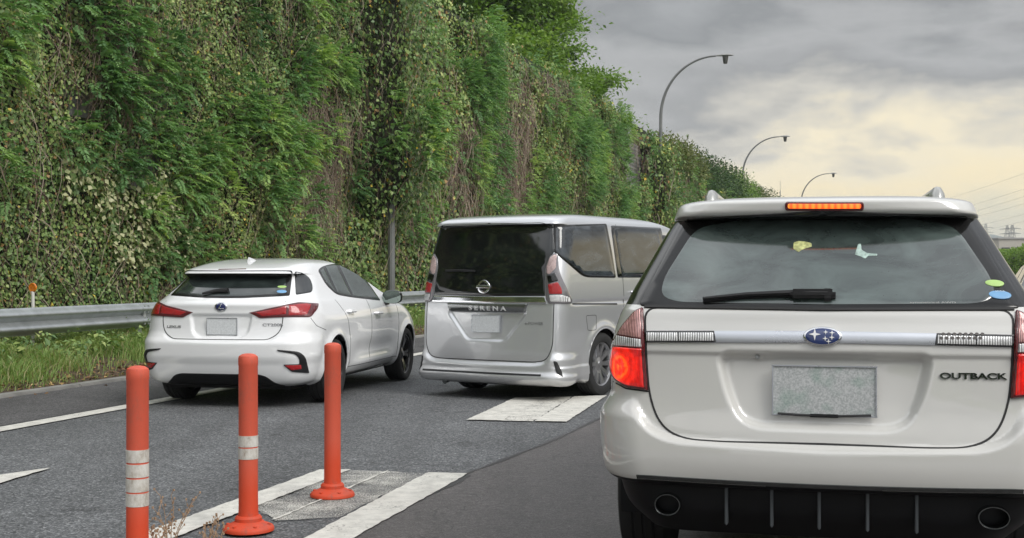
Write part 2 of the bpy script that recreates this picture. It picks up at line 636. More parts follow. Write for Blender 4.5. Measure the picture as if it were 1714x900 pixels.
def strip_uv(name, u0, u1, v0, v1, z, mat, kind='structure', step=5.0, parent=None, zfun=None):
    vs, fs = [], []
    n_ = max(1, int((v1 - v0) / step))
    for i in range(n_ + 1):
        v = v0 + (v1 - v0) * i / n_
        vs += [uv(u0, v, z), uv(u1, v, z)]
    for i in range(n_):
        fs.append((2 * i, 2 * i + 1, 2 * i + 3, 2 * i + 2))
    o = link(name, mesh_np(name, vs, fs, smooth=False), mat, parent)
    if kind:
        o['kind'] = kind
    return o


strip_uv('road', -8.45, 7.6, -80, 400, 0.0, M_ASPH)
strip_uv('shoulder', -8.45, -6.95, -80, 400, 0.004, M_ASPH3)


def poly_sheet(name, pts, z, mat, thick=0.0, kind='structure'):
    o = link(name, mesh_np(name, [(x, y, z) for x, y in pts], [tuple(range(len(pts)))], smooth=False), mat)
    o['kind'] = kind
    return o


def gp(*pts):
    return [gnd(x, y)[:2] for x, y in pts]


def ragged(pts, step=0.05, amp=0.006):
    out = []
    n_ = len(pts)
    for i in range(n_):
        a, b = Vector(pts[i]), Vector(pts[(i + 1) % n_])
        k = max(1, int((b - a).length / step))
        for j in range(k):
            q = a.lerp(b, j / k)
            out.append((q.x + random.uniform(-amp, amp), q.y + random.uniform(-amp, amp)))
    return out


# our own lane: smoother, darker asphalt to the right of the gore
A, B = gnd(592, 900), gnd(785, 795)
d = Vector((B[0] - A[0], B[1] - A[1])).normalized()
p0 = (A[0] - d.x * 12, A[1] - d.y * 12)
C_ = gnd(1012, 700)
seam = [p0, A[:2], B[:2], C_[:2]]
far = [(C_[0] + FX * t_, C_[1] + FY * t_) for t_ in (20, 90)]
right = [uv(1.9, t_)[:2] for t_ in (110, 60, 20, 0, -12)]
jag = []
for i_ in range(3):
    a, b = Vector(seam[i_]), Vector(seam[i_ + 1])
    k_ = max(1, int((b - a).length / 0.06))
    nrm_ = Vector((-(b - a).y, (b - a).x)).normalized()
    for j_ in range(k_):
        q_ = a.lerp(b, j_ / k_) + nrm_ * (random.uniform(-0.008, 0.008) + 0.02 * math.sin(j_ * 0.11 + i_))
        jag.append((q_.x, q_.y))
poly_sheet('lane', jag + [seam[3]] + far + right, 0.006, M_ASPH2)
# tar band sealing the joint
tar = [Vector(q_) for q_ in jag]
vs_, fs_ = [], []
for i_, q_ in enumerate(tar):
    w_ = 0.012 + 0.008 * math.sin(i_ * 0.37) + random.uniform(0, 0.006)
    t_ = (tar[min(i_ + 1, len(tar) - 1)] - tar[max(i_ - 1, 0)]).normalized()
    vs_ += [(q_.x - t_.y * w_, q_.y + t_.x * w_, 0.0085), (q_.x + t_.y * w_, q_.y - t_.x * w_, 0.0085)]
    if i_:
        fs_.append((2 * i_ - 2, 2 * i_ - 1, 2 * i_ + 1, 2 * i_))
link('tar_joint', mesh_np('tar_joint', vs_, fs_, smooth=False), simple('tar', (0.03, 0.028, 0.027), 0.45))['kind'] = 'structure'

strip_uv('edge_line', -6.88, -6.68, -10, 300, 0.010, M_LINE)
strip_uv('edge_line', 6.0, 6.2, -10, 300, 0.010, M_LINE)
for k in range(12):
    strip_uv('lane_line', 1.85, 2.0, -9 + k * 18.0, -1 + k * 18.0, 0.012, M_LINE)

# nose of the gore between the merging road and our lane
tipL = gp((0, 797), (0, 811), (86, 785))
a_, b_ = gnd(0, 797), gnd(0, 811)
dd = Vector((gnd(86, 785)[0] - gnd(0, 804)[0], gnd(86, 785)[1] - gnd(0, 804)[1])).normalized()
poly_sheet('lane_line', ragged([gnd(86, 785)[:2], (a_[0] - 0 * dd.x, a_[1]), (a_[0] - dd.x * 5 - 0.15, a_[1] - dd.y * 5), (b_[0] - dd.x * 5 + 0.1, b_[1] - dd.y * 5), b_[:2]]), 0.012, M_LINE)


def extend(p_far, p_near, dist):
    d_ = Vector((p_near[0] - p_far[0], p_near[1] - p_far[1])).normalized()
    return (p_near[0] + d_.x * dist, p_near[1] + d_.y * dist)


# left line of the gore
fL, nL = gnd(537, 788), gnd(245, 893)
fR, nR = gnd(588, 788), gnd(318, 893)
poly_sheet('gore_line', ragged([fR[:2], fL[:2], nL[:2], extend(fL, nL, 9), extend(fR, nR, 9), nR[:2]]), 0.012, M_LINE)
# right line of the gore
fL, nL = gnd(716, 793), gnd(516, 900)
fR, nR = gnd(783, 795), gnd(598, 900)
poly_sheet('gore_line', ragged([fR[:2], fL[:2], nL[:2], extend(fL, nL, 9), extend(fR, nR, 9), nR[:2]]), 0.012, M_LINE)
# worn hatching between them
poly_sheet('gore_hatching', ragged(gp((586, 789), (718, 793.5), (566, 868), (462, 873), (425, 852))[::-1], amp=0.012), 0.009, M_LINEWORN)
poly_sheet('gore_hatching', ragged(gp((648, 790), (652, 790), (462, 873), (456, 873))[::-1], amp=0.008), 0.013, M_LINE)
# wide dash of the merge line ahead of the nose
q1 = gp((781, 704), (862, 667), (912, 666), (840, 705.5))
q2 = gp((838, 705.5), (911, 666), (958, 665), (892, 706.5))
q3 = gp((894, 706.5), (961, 665), (1016, 663), (948, 707.5))
M_LINE2 = marking('merge_line_paint', 0.24, scale=55, soft=0.06, dirty=0.15)
poly_sheet('merge_line', ragged(q1), 0.012, M_LINE)
poly_sheet('merge_line', ragged(q2, amp=0.01), 0.010, M_LINE2)
poly_sheet('merge_line', ragged(q3), 0.012, M_LINE)
for k in range(1, 6):
    c0 = gnd(898, 686)
    off = (FX * 11.0 * k, FY * 11.0 * k)
    pts = gp((781, 704), (862, 667), (1016, 663), (948, 707.5))
    poly_sheet('merge_line', ragged([(x + off[0], y + off[1]) for x, y in pts]), 0.012, M_LINE)

# kerb stones along the verge, low and stained
mb = MB()
M_CONC = simple('stained_concrete', (0.24, 0.235, 0.22), 0.9, var=0.35, vscale=2.5, bump=0.4)
strip = []
for i in range(0, 75):
    v = 2 + i * 2.0
    a, b = uv(-8.53, v), uv(-8.53, v + 1.985)
    c = ((a[0] + b[0]) / 2, (a[1] + b[1]) / 2, 0.0)
    mb.box((c[0], c[1], 0.0), (0.16, math.hypot(b[0] - a[0], b[1] - a[1]), 0.07), rz=-math.atan2(b[0] - a[0], b[1] - a[1]), bev=0.012)
tag(mb.build('kerb', M_CONC), kind='structure')


# verge: raised soil strip
def verge_z(u, v):
    t_ = np.clip((-8.55 - u) / 2.9, 0, 1)
    return 0.02 + t_ * 0.28 + 0.10 * fbm(u * 1.3, v * 1.3, 5, 3) * np.clip(t_ * 4, 0, 1)


us = np.linspace(-8.55, -11.9, 14)
vsn = np.arange(-70, 180, 0.5)
UU, VV = np.meshgrid(us, vsn)
X_, Y_ = uv_np(UU, VV)
Z_ = verge_z(UU, VV)
nv, nu = UU.shape
idx = np.arange(nv * nu).reshape(nv, nu)
fs = np.stack([idx[:-1, :-1], idx[1:, :-1], idx[1:, 1:], idx[:-1, 1:]], -1).reshape(-1, 4)
m, t, p = base_mat('verge_soil')
tcn = N(t, 'ShaderNodeTexCoord')
L(t, ramp(t, noise(t, tcn.outputs['Object'], 5, 6, 0.75), [(0.3, (0.03, 0.024, 0.015)), (0.55, (0.09, 0.06, 0.035)), (0.72, (0.17, 0.12, 0.06))]), p.inputs['Base Color'])
p.inputs['Roughness'].default_value = 0.95
tag(link('verge', mesh_np('verge', np.stack([X_, Y_, Z_], -1).reshape(-1, 3), fs), m), kind='structure')


# ------------------------------------------------------------------ leaves
def leaf_mat(name, stops, rough=0.5, trans=0.25, attr='tint'):
    m, t, p = base_mat(name)
    at = N(t, 'ShaderNodeAttribute')
    at.attribute_name = attr
    c = ramp(t, at.outputs['Fac'], stops)
    L(t, c, p.inputs['Base Color'])
    p.inputs['Roughness'].default_value = rough
    p.inputs['Specular IOR Level'].default_value = 0.35
    tr = N(t, 'ShaderNodeBsdfTranslucent')
    L(t, mixc(t, 1.0, c, (1.4, 1.5, 0.7), 'MULTIPLY'), tr.inputs[0])
    mx = N(t, 'ShaderNodeMixShader')
    mx.inputs[0].default_value = trans
    L(t, p.outputs[0], mx.inputs[1])
    L(t, tr.outputs[0], mx.inputs[2])
    L(t, mx.outputs[0], t.nodes['Material Output'].inputs[0])
    return m


def set_tint(me, vals, per):
    a = me.attributes.new('tint', 'FLOAT', 'POINT')
    a.data.foreach_set('value', np.repeat(vals.astype(np.float32), per))


def unit(a):
    return a / np.maximum(1e-9, np.linalg.norm(a, axis=-1, keepdims=True))


def leaves_mesh(name, P, axis, nrm, size, width, tint, fold=0.25, droop=0.15):
    """a folded kite-shaped leaf per point: base, left, tip, right + midrib"""
    axis = unit(axis)
    nrm = unit(nrm - axis * np.sum(nrm * axis, -1, keepdims=True))
    side = np.cross(axis, nrm)
    s = size[:, None]
    w = (size * width)[:, None]
    base = P
    mid = P + axis * s * 0.5 - nrm * s * fold * 0.3
    lft = P + axis * s * 0.42 + side * w * 0.5 + nrm * s * fold * 0.25
    rgt = P + axis * s * 0.42 - side * w * 0.5 + nrm * s * fold * 0.25
    tip = P + axis * s - nrm * s * droop
    V = np.stack([base, lft, tip, rgt, mid], 1).reshape(-1, 3)
    n_ = len(P)
    b = np.arange(n_)[:, None] * 5
    F = np.concatenate([b + np.array([[0, 4, 1]]), b + np.array([[4, 2, 1]]), b + np.array([[0, 3, 4]]), b + np.array([[4, 3, 2]])], 1).reshape(-1, 3)
    me = mesh_np(name, V, F, smooth=False)
    set_tint(me, tint, 5)
    return me


def road_dir(u, v, z):
    """vector in (u, v, z) -> world"""
    return np.stack([u * RX + v * FX, u * RY + v * FY, z], -1)


WALL_U, WALL_H = -11.6, 8.35


POLE_V = 27.4


def wall_h(v):
    return WALL_H - 0.70 * sstep0(58.5, 61.0, v)



def sstep0(a, b, x):
    t_ = np.clip((x - a) / (b - a), 0, 1)
    return t_ * t_ * (3 - 2 * t_)


def veg_thick(v, z):
    b = fbm(v * 0.32, z * 0.35, 3, 3)
    b2 = fbm(v * 1.1 + 5, z * 0.9, 9, 3)
    th = 0.12 + 0.95 * np.clip(b - 0.35, 0, 1) * 1.0 + 0.40 * np.clip(b2 - 0.4, 0, 1)
    th *= np.clip(0.55 + z / 7.0, 0, 1.25)
    th += 1.0 * np.exp(-((v - POLE_V) / 0.7) ** 4) * sstep0(2.2, 3.3, z)
    th += 1.1 * np.exp(-((v - 64.6) / 1.6) ** 4) + 1.1 * np.exp(-((v - 106.6) / 1.8) ** 4)
    th *= 1 - 0.75 * np.exp(-((v - 57.5) / 2.6) ** 4) * sstep0(4.5, 6.0, z)
    return th


def dry_mask(v, z):
    """1 where the creeper is dead and only brown stems hang"""
    m_ = fbm(v * 0.42 + 31, z * 0.22 + 7, 21, 4)
    m_ = m_ + 0.10 * np.exp(-((z - 1.9) / 1.6) ** 2) * 0
    far_ = np.exp(-((v - 76.0) / 7.5) ** 4) * sstep0(2.5, 4.5, z) * (1 - sstep0(6.6, 7.4, z))
    return np.clip((m_ - 0.52) * 8 + 0.9 * far_, 0, 1)


def concrete_gap(v, z):
    g = np.exp(-(((v - 60.2) / 2.6) ** 4)) * np.exp(-(((z - 6.6) / 1.5) ** 4))
    k = fbm(v * 1.7, z * 0.8, 77, 3)
    g2 = np.clip((k - 0.63) * 12, 0, 1) * np.exp(-((z - 3.6) / 1.2) ** 2) * (v < 24)
    return np.clip(g + g2, 0, 1)


# concrete wall in cast panels
mb = MB()
v = -70.0
while v < 175:
    a, b = uv(WALL_U - 0.2, v), uv(WALL_U - 0.2, v + 1.99)
    hw_ = float(wall_h(v + 1.0))
    c = ((a[0] + b[0]) / 2, (a[1] + b[1]) / 2, hw_ / 2)
    mb.box(c, (0.4, math.hypot(b[0] - a[0], b[1] - a[1]), hw_), rz=-math.atan2(b[0] - a[0], b[1] - a[1]), bev=0.015)
    v += 2.0
m, t, p = base_mat('weathered_wall_concrete')
tcn = N(t, 'ShaderNodeTexCoord')
o = tcn.outputs['Object']
st = noise(t, mapping(t, o, (1.5, 1.5, 0.12)), 2.0, 6, 0.7)
bl = noise(t, o, 1.2, 6, 0.7)
wvb = N(t, 'ShaderNodeTexWave', wave_type='BANDS', bands_direction='Z')
wvb.inputs['Scale'].default_value = 1.6
L(t, o, wvb.inputs['Vector'])
c = ramp(t, st, [(0.3, (0.13, 0.125, 0.115)), (0.6, (0.30, 0.295, 0.28))])
c = mixc(t, 0.5, c, ramp(t, bl, [(0.35, (0.5, 0.5, 0.48)), (0.65, (1.1, 1.1, 1.1))]), 'MULTIPLY')
L(t, c, p.inputs['Base Color'])
p.inputs['Roughness'].default_value = 0.92
b = N(t, 'ShaderNodeBump')
b.inputs['Distance'].default_value = 0.03
b.inputs['Strength'].default_value = 0.6
L(t, mathn(t, 'ADD', wvb.outputs['Fac'], bl), b.inputs['Height'])
L(t, b.outputs[0], p.inputs['Normal'])
wall_o = mb.build('retaining_wall', m)
tag(wall_o, 'tall grey concrete retaining wall buried under ivy and creepers', 'wall')


def wall_points(n_, v0, v1, z0, z1, seed):
    r = np.random.default_rng(seed)
    v = r.uniform(v0, v1, n_)
    z = r.uniform(z0, z1, n_)
    return r, v, z


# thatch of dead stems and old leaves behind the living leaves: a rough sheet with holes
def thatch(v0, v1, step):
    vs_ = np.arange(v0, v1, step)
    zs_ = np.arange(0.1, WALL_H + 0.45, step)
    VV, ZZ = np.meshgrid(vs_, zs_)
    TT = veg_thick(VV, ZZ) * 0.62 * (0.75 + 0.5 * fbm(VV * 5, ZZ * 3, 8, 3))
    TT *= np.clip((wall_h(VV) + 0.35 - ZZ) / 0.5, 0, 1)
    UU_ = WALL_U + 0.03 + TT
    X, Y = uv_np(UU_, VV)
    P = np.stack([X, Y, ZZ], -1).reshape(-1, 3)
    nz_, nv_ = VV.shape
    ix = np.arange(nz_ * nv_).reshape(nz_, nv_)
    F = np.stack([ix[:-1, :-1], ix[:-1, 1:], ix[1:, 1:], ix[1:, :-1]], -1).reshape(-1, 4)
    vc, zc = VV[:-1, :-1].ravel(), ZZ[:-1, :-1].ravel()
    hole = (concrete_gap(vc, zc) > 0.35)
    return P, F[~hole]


P1, F1 = thatch(-68, 172, 0.25)
m, t, p = base_mat('dead_creeper_thatch')
tcn = N(t, 'ShaderNodeTexCoord')
o = tcn.outputs['Object']
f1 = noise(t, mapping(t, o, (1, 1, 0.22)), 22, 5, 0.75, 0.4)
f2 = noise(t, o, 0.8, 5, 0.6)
c = ramp(t, f1, [(0.32, (0.010, 0.012, 0.007)), (0.50, (0.032, 0.034, 0.018)), (0.66, (0.11, 0.085, 0.055)), (0.80, (0.24, 0.19, 0.14))])  # dark tones paint the shade in the gaps between the leaves
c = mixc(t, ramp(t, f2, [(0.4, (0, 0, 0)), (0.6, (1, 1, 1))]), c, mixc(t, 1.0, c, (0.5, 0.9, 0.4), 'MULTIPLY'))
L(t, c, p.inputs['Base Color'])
p.inputs['Roughness'].default_value = 0.95
b = N(t, 'ShaderNodeBump')
b.inputs['Distance'].default_value = 0.06
b.inputs['Strength'].default_value = 1.0
L(t, f1, b.inputs['Height'])
L(t, b.outputs[0], p.inputs['Normal'])
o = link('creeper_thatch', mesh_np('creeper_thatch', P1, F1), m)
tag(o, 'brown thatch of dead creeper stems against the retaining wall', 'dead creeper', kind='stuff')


def ivy(n_, v0, v1, size, seed):
    r, v, z = wall_points(n_, v0, v1, 0.15, WALL_H + 0.55, seed)
    dens = 0.52 + 0.80 * fbm(v * 1.6, z * 1.5, 41, 4)
    dens *= 1 - 0.68 * dry_mask(v, z)
    dens *= 1 - concrete_gap(v, z)
    dens *= np.where(z > wall_h(v) + 0.05, (fbm(v * 1.4, z, 4, 3) > 0.45) & (z < wall_h(v) + 0.5), 1)
    keep = r.uniform(0, 1, n_) < dens
    v, z = v[keep], z[keep]
    k = len(v)
    th = veg_thick(v, z) * (0.75 + 0.5 * fbm(v * 5, z * 3, 8, 3))
    u = WALL_U + 0.05 + th * r.uniform(0.55, 1.15, k) + r.normal(0, 0.035, k)
    u += np.where(z > WALL_H, -r.uniform(0, 0.5, k), 0)
    X, Y = uv_np(u, v)
    P = np.stack([X, Y, z], -1)
    nr = road_dir(1.0 + 0 * v, r.normal(0, 0.5, k), 0.45 + r.normal(0, 0.45, k))
    ax = road_dir(r.normal(0.15, 0.4, k), r.normal(0, 0.6, k), r.normal(-0.75, 0.45, k))
    s = size * r.uniform(0.6, 1.45, k)
    base = 0.20 + 0.52 * fbm(v * 0.55 + 3, z * 0.5, 63, 3) + 0.10 * fbm(v * 2.2, z * 2.2, 5, 2)
    tint = np.clip(base + r.normal(0, 0.13, k), 0, 0.78)
    yel = r.uniform(0, 1, k) < 0.012
    tint[yel] = 0.93 + r.uniform(0, 0.07, yel.sum())
    brn = r.uniform(0, 1, k) < 0.055
    tint[brn] = 0.84 + r.uniform(0, 0.04, brn.sum())
    return P, ax, nr, s, tint


IVY_STOPS = [(0.0, (0.047, 0.088, 0.034)), (0.30, (0.108, 0.193, 0.066)), (0.50, (0.190, 0.292, 0.092)), (0.66, (0.289, 0.375, 0.119)), (0.78, (0.432, 0.479, 0.183)),
             (0.84, (0.319, 0.193, 0.085)), (0.90, (0.383, 0.242, 0.100)), (0.93, (0.721, 0.479, 0.055)), (1.0, (0.748, 0.645, 0.128))]
M_IVY = leaf_mat('ivy_leaf', IVY_STOPS, rough=0.38, trans=0.15)
parts_ = [ivy(200000, 8, 26, 0.052, 1), ivy(150000, 26, 58, 0.090, 2), ivy(90000, 58, 120, 0.16, 3), ivy(12000, 120, 172, 0.26, 4), ivy(26000, -66, 8, 0.20, 5)]
P, ax, nr, s, tint = [np.concatenate([q[i] for q in parts_]) for i in range(5)]
o = link('ivy', leaves_mesh('ivy', P, ax, nr, s, 0.95, tint), M_IVY)
tag(o, 'dense dark green ivy covering the tall retaining wall', 'ivy', kind='stuff')


# pinnate sprays of a climbing shrub, bright green, hanging out of the ivy
def sprays(n_, v0, v1, seed, per=18, scale=1.0, leaflets=22):
    """clumps of pinnate fronds; n_ candidate clumps, per fronds in each"""
    r, v, z = wall_points(n_, v0, v1, 0.6, WALL_H + 0.35, seed)
    mk = fbm(v * 0.38 + 11, z * 0.45 + 2, 55, 3)
    mk2 = fbm(v * 1.3, z * 1.3, 56, 2)
    pz = np.clip((z - 0.8) / 2.6, 0.05, 1) * (z < wall_h(v) + 0.25)
    keep = r.uniform(0, 1, n_) < np.clip((mk - 0.46) * 6 + (mk2 - 0.5) * 2.5, 0.03, 1) * pz * (1 - concrete_gap(v, z)) * (1 - 0.4 * dry_mask(v, z))
    v, z = v[keep], z[keep]
    nc = len(v)
    cr = r.uniform(0.14, 0.42, nc) * scale
    ctint = r.normal(0, 0.13, nc)
    rep_ = np.maximum(4, (per * (cr / (0.28 * scale)) ** 1.3)).astype(int)
    ii = np.repeat(np.arange(nc), rep_)
    k = len(ii)
    ov, oz = r.normal(0, 0.5, k), r.normal(0, 0.5, k)
    v2 = v[ii] + ov * cr[ii]
    z2 = z[ii] + oz * cr[ii] * 1.2
    u = WALL_U + 0.10 + veg_thick(v[ii], z[ii]) * 1.0 + cr[ii] * (0.35 * r.uniform(0, 1, k) + 0.25 * np.clip(1 - ov ** 2 - oz ** 2, 0, 1))
    du = r.uniform(0.15, 1.0, k)
    dv = ov * 0.9 + r.normal(0.0, 0.35, k)
    dz = oz * 0.5 + r.uniform(-0.25, 0.45, k)
    D = unit(road_dir(du, dv, dz))
    Ls = scale * r.uniform(0.13, 0.30, k)
    X, Y = uv_np(u, v2)
    O = np.stack([X, Y, z2], -1)
    t_ = np.linspace(0.12, 1, leaflets // 2)
    Ps, As, Ns, Ss, Ts = [], [], [], [], []
    upv = np.array([0, 0, 1.0])
    S = unit(np.cross(D, upv))
    U = np.cross(S, D)
    tb = np.clip(0.12 + 0.75 * fbm(v[ii] * 0.5, z[ii] * 0.5, 90, 2) + ctint[ii] + r.normal(0, 0.08, k), 0, 1)
    for tt in t_:
        drop = -0.30 * Ls * tt ** 2
        Q = O + D * (Ls * tt)[:, None] + upv * drop[:, None]
        for sg in (-1, 1):
            a = unit(D * 0.5 + S * sg * 0.95 + upv * (-0.1 - 0.2 * tt))
            a = a + r.normal(0, 0.12, a.shape)
            Ps.append(Q)
            As.append(a)
            Ns.append(U + r.normal(0, 0.3, U.shape))
            Ss.append(Ls * 0.36 * (1.1 - 0.5 * tt) * r.uniform(0.8, 1.2, k))
            Ts.append(np.clip(tb + r.normal(0, 0.05, k), 0, 1))
    return np.concatenate(Ps), np.concatenate(As), np.concatenate(Ns), np.concatenate(Ss), np.concatenate(Ts)


SPRAY_STOPS = [(0.0, (0.070, 0.152, 0.066)), (0.35, (0.138, 0.269, 0.103)), (0.62, (0.237, 0.395, 0.141)), (0.85, (0.365, 0.506, 0.161)), (1.0, (0.494, 0.579, 0.204))]
M_SPRAY = leaf_mat('fronded_leaf', SPRAY_STOPS, rough=0.5, trans=0.3)
sp = [sprays(1050, 8, 30, 11, 20), sprays(1500, 30, 62, 12, 18, 1.3, 14), sprays(1300, 62, 130, 13, 14, 2.0, 10)]
P, ax, nr, s, tint = [np.concatenate([q[i] for q in sp]) for i in range(5)]
o = link('climbing_fronds', leaves_mesh('climbing_fronds', P, ax, nr, s, 0.42, tint, fold=0.15), M_SPRAY)
tag(o, 'bright green feathery sprays of climbing shrub arching out of the ivy', 'climbing shrub', kind='stuff')

# variegated pale ivy patch low on the wall
r = np.random.default_rng(5)
Pv = []
for (pv_px, pv_py, n_, sv, sz) in ((205, 335, 420, 0.5, 0.28), (262, 340, 520, 0.5, 0.4), (283, 385, 480, 0.4, 0.4), (240, 410, 380, 0.5, 0.3), (330, 405, 160, 0.35, 0.2), (150, 300, 170, 0.45, 0.2), (275, 430, 140, 0.6, 0.15), (325, 450, 60, 0.4, 0.2)):
    # centre on the wall
    s_ = ((pv_px - CX) * RX + FPX * RY) / (WALL_U + 0.5)
    vv_ = ((pv_px - CX) * FX + FPX * FY) / s_
    zz_ = CAMH + (HY - pv_py) / s_
    n_ = int(n_ * 0.8)
    Pv.append(np.stack([r.normal(vv_, sv * 0.6, n_), r.normal(zz_, sz * 0.7, n_)], -1))
Pv = np.concatenate(Pv)
v, z = Pv[:, 0], Pv[:, 1]
k = len(v)
u = WALL_U + 0.12 + veg_thick(v, z) * 1.1 + r.uniform(0, 0.1, k)
X, Y = uv_np(u, v)
o = link('variegated_ivy', leaves_mesh('variegated_ivy', np.stack([X, Y, z], -1), road_dir(r.normal(0.2, 0.4, k), r.normal(0, 0.7, k), r.normal(-0.6, 0.4, k)),
         road_dir(np.ones(k), r.normal(0, 0.4, k), 0.5 + r.normal(0, 0.4, k)), 0.085 * r.uniform(0.6, 1.3, k), 0.85, r.uniform(0, 1, k)),
         leaf_mat('variegated_leaf', [(0.0, (0.07, 0.13, 0.04)), (0.35, (0.16, 0.24, 0.08)), (0.6, (0.42, 0.43, 0.22)), (1.0, (0.66, 0.64, 0.42))], rough=0.45))
tag(o, 'cream and green variegated ivy patch low on the creeper wall', 'ivy', kind='stuff')


# dead stems: long thin hanging ribbons
def stems(n_, v0, v1, seed, wid, dry_only=True):
    r, v, z = wall_points(n_, v0, v1, 0.5, WALL_H + 0.2, seed)
    d_ = dry_mask(v, z)
    keep = (r.uniform(0, 1, n_) < (0.16 + 0.80 * d_) * (1 - 0.7 * concrete_gap(v, z))) & (z < wall_h(v))
    v, z = v[keep], z[keep]
    k = len(v)
    u0 = WALL_U + 0.06 + veg_thick(v, z) * r.uniform(0.7, 1.12, k) + 0.03
    Lh = r.uniform(0.25, 1.3, k)
    seg = 6
    wig = r.normal(0, 0.05, (k, seg + 1)).cumsum(1)
    wig2 = r.normal(0, 0.022, (k, seg + 1)).cumsum(1)
    lean = r.normal(0, 0.75, k)
    arch = r.uniform(0, 0.25, k)
    V = []
    for j in range(seg + 1):
        q = j / seg
        vv_ = v + lean * Lh * q + wig[:, j]
        zz_ = np.maximum(0.1, z - Lh * q * (0.5 + 0.5 * q))
        uu_ = u0 + arch * np.sin(q * PI) * 0.6 + wig2[:, j]
        X, Y = uv_np(uu_, vv_)
        X2, Y2 = uv_np(uu_ + wid * 0.3, vv_ + wid)
        V.append(np.stack([X, Y, zz_], -1))
        V.append(np.stack([X2, Y2, zz_ + wid * 0.2], -1))
    V = np.stack(V, 1)
    per = (seg + 1) * 2
    b = np.arange(k)[:, None] * per
    F = np.concatenate([b + np.array([[2 * j, 2 * j + 1, 2 * j + 3, 2 * j + 2]]) for j in range(seg)], 1).reshape(-1, 4)
    return V.reshape(-1, 3), F, r.uniform(0, 1, k), per


VS, FS, TS = [], [], []
off = 0
for args in ((17000, 8, 28, 31, 0.008), (16000, 28, 62, 32, 0.015), (9000, 62, 130, 33, 0.04)):
    V, F, T, per = stems(*args)
    VS.append(V); FS.append(F + off); TS.append(T)
    off += len(V)
me = mesh_np('dry_vines', np.concatenate(VS), np.concatenate(FS), smooth=False)
set_tint(me, np.concatenate(TS), per)
o = link('dry_vines', me, leaf_mat('dry_stem', [(0.0, (0.08, 0.052, 0.036)), (0.5, (0.19, 0.13, 0.095)), (1.0, (0.40, 0.33, 0.26))], rough=0.8, trans=0.0))
tag(o, 'tangled brown dry vines hanging down the creeper wall', 'dry vines', kind='stuff')

# ------------------------------------------------------------------ grass on the verge
def grass(n_, v0, v1, seed, hmax, w):
    r = np.random.default_rng(seed)
    u = r.uniform(-11.3, -8.62, n_)
    v = r.uniform(v0, v1, n_)
    d_ = fbm(u * 1.0, v * 0.8, 71, 3)
    edge = np.clip((-8.6 - u) / 0.5, 0.25, 1)
    keep = r.uniform(0, 1, n_) < np.clip((d_ - 0.30) * 5, 0.12, 1) * edge
    u, v, d_, edge = u[keep], v[keep], d_[keep], edge[keep]
    k = len(u)
    h = hmax * r.uniform(0.35, 1.0, k) * (0.5 + d_) * edge
    z0 = verge_z(u, v)
    th = r.uniform(0, 2 * PI, k)
    lean = r.uniform(0.1, 1.1, k) * h
    V = []
    for q, ww in ((0, 1.0), (0.45, 0.85), (0.8, 0.5), (1.0, 0.06)):
        cu = u + np.cos(th) * lean * q ** 2
        cv = v + np.sin(th) * lean * q ** 2
        zz = z0 + h * (q - 0.22 * q ** 3)
        for sg in (-1, 1):
            X, Y = uv_np(cu - np.sin(th + 0.6) * w * ww * sg * 0.5, cv + np.cos(th + 0.6) * w * ww * sg * 0.5)
            V.append(np.stack([X, Y, zz], -1))
    V = np.stack(V, 1)
    b = np.arange(k)[:, None] * 8
    F = np.concatenate([b + np.array([[2 * j, 2 * j + 1, 2 * j + 3, 2 * j + 2]]) for j in range(3)], 1).reshape(-1, 4)
    tint = np.clip(0.3 + 0.5 * fbm(u * 2, v * 2, 13, 2) + r.normal(0, 0.12, k), 0, 0.85)
    dry = r.uniform(0, 1, k) < 0.14
    tint[dry] = r.uniform(0.9, 1.0, dry.sum())
    return V.reshape(-1, 3), F, tint


G = [grass(95000, 8, 27, 3, 0.29, 0.009), grass(40000, 27, 60, 4, 0.29, 0.018)]
VS = np.concatenate([g[0] for g in G])
FS = np.concatenate([G[0][1], G[1][1] + len(G[0][0])])
me = mesh_np('grass', VS, FS, smooth=False)
set_tint(me, np.concatenate([g[2] for g in G]), 8)
o = link('grass', me, leaf_mat('grass_blade', [(0.0, (0.07, 0.13, 0.035)), (0.4, (0.16, 0.27, 0.07)), (0.8, (0.32, 0.42, 0.13)), (0.9, (0.34, 0.29, 0.15)), (1.0, (0.46, 0.38, 0.22))], rough=0.5, trans=0.3))
tag(o, 'rough green grass growing on the verge below the guard rail', 'grass', kind='stuff')

# broad-leaved weeds and fallen leaves
r = np.random.default_rng(8)
k = 9000
v = r.uniform(8, 45, k)
u = -9.5 - np.abs(r.normal(0, 0.9, k))
u = np.maximum(u, -11.4)
z = verge_z(u, v) + r.uniform(0.02, 0.35, k) * fbm(u * 2, v * 2, 19, 3) * 1.6
X, Y = uv_np(u, v)
o = link('weeds', leaves_mesh('weeds', np.stack([X, Y, z], -1), road_dir(r.normal(0.3, 0.6, k), r.normal(0, 0.7, k), r.normal(0.1, 0.5, k)),
         road_dir(r.normal(0.3, 0.4, k), r.normal(0, 0.4, k), np.ones(k)), 0.09 * r.uniform(0.5, 1.4, k), 0.6, r.uniform(0.2, 0.75, k)), M_IVY)
tag(o, 'low broad-leaved weeds at the foot of the creeper wall', 'weeds', kind='stuff')
k = 3800
v = 8 + (r.uniform(0, 1, k) ** 1.4) * 40
u = np.where(r.uniform(0, 1, k) < 0.8, -8.62 - np.abs(r.normal(0, 0.35, k)), -10.2 - np.abs(r.normal(0, 0.5, k)))
u = np.where(r.uniform(0, 1, k) < 0.03, -8.4 + np.abs(r.normal(0, 0.35, k)), u)
X, Y = uv_np(u, v)
z = np.where(u < -8.6, verge_z(u, v) + 0.015, 0.012)
z = np.where((u >= -8.62) & (u < -8.44), 0.045, z)
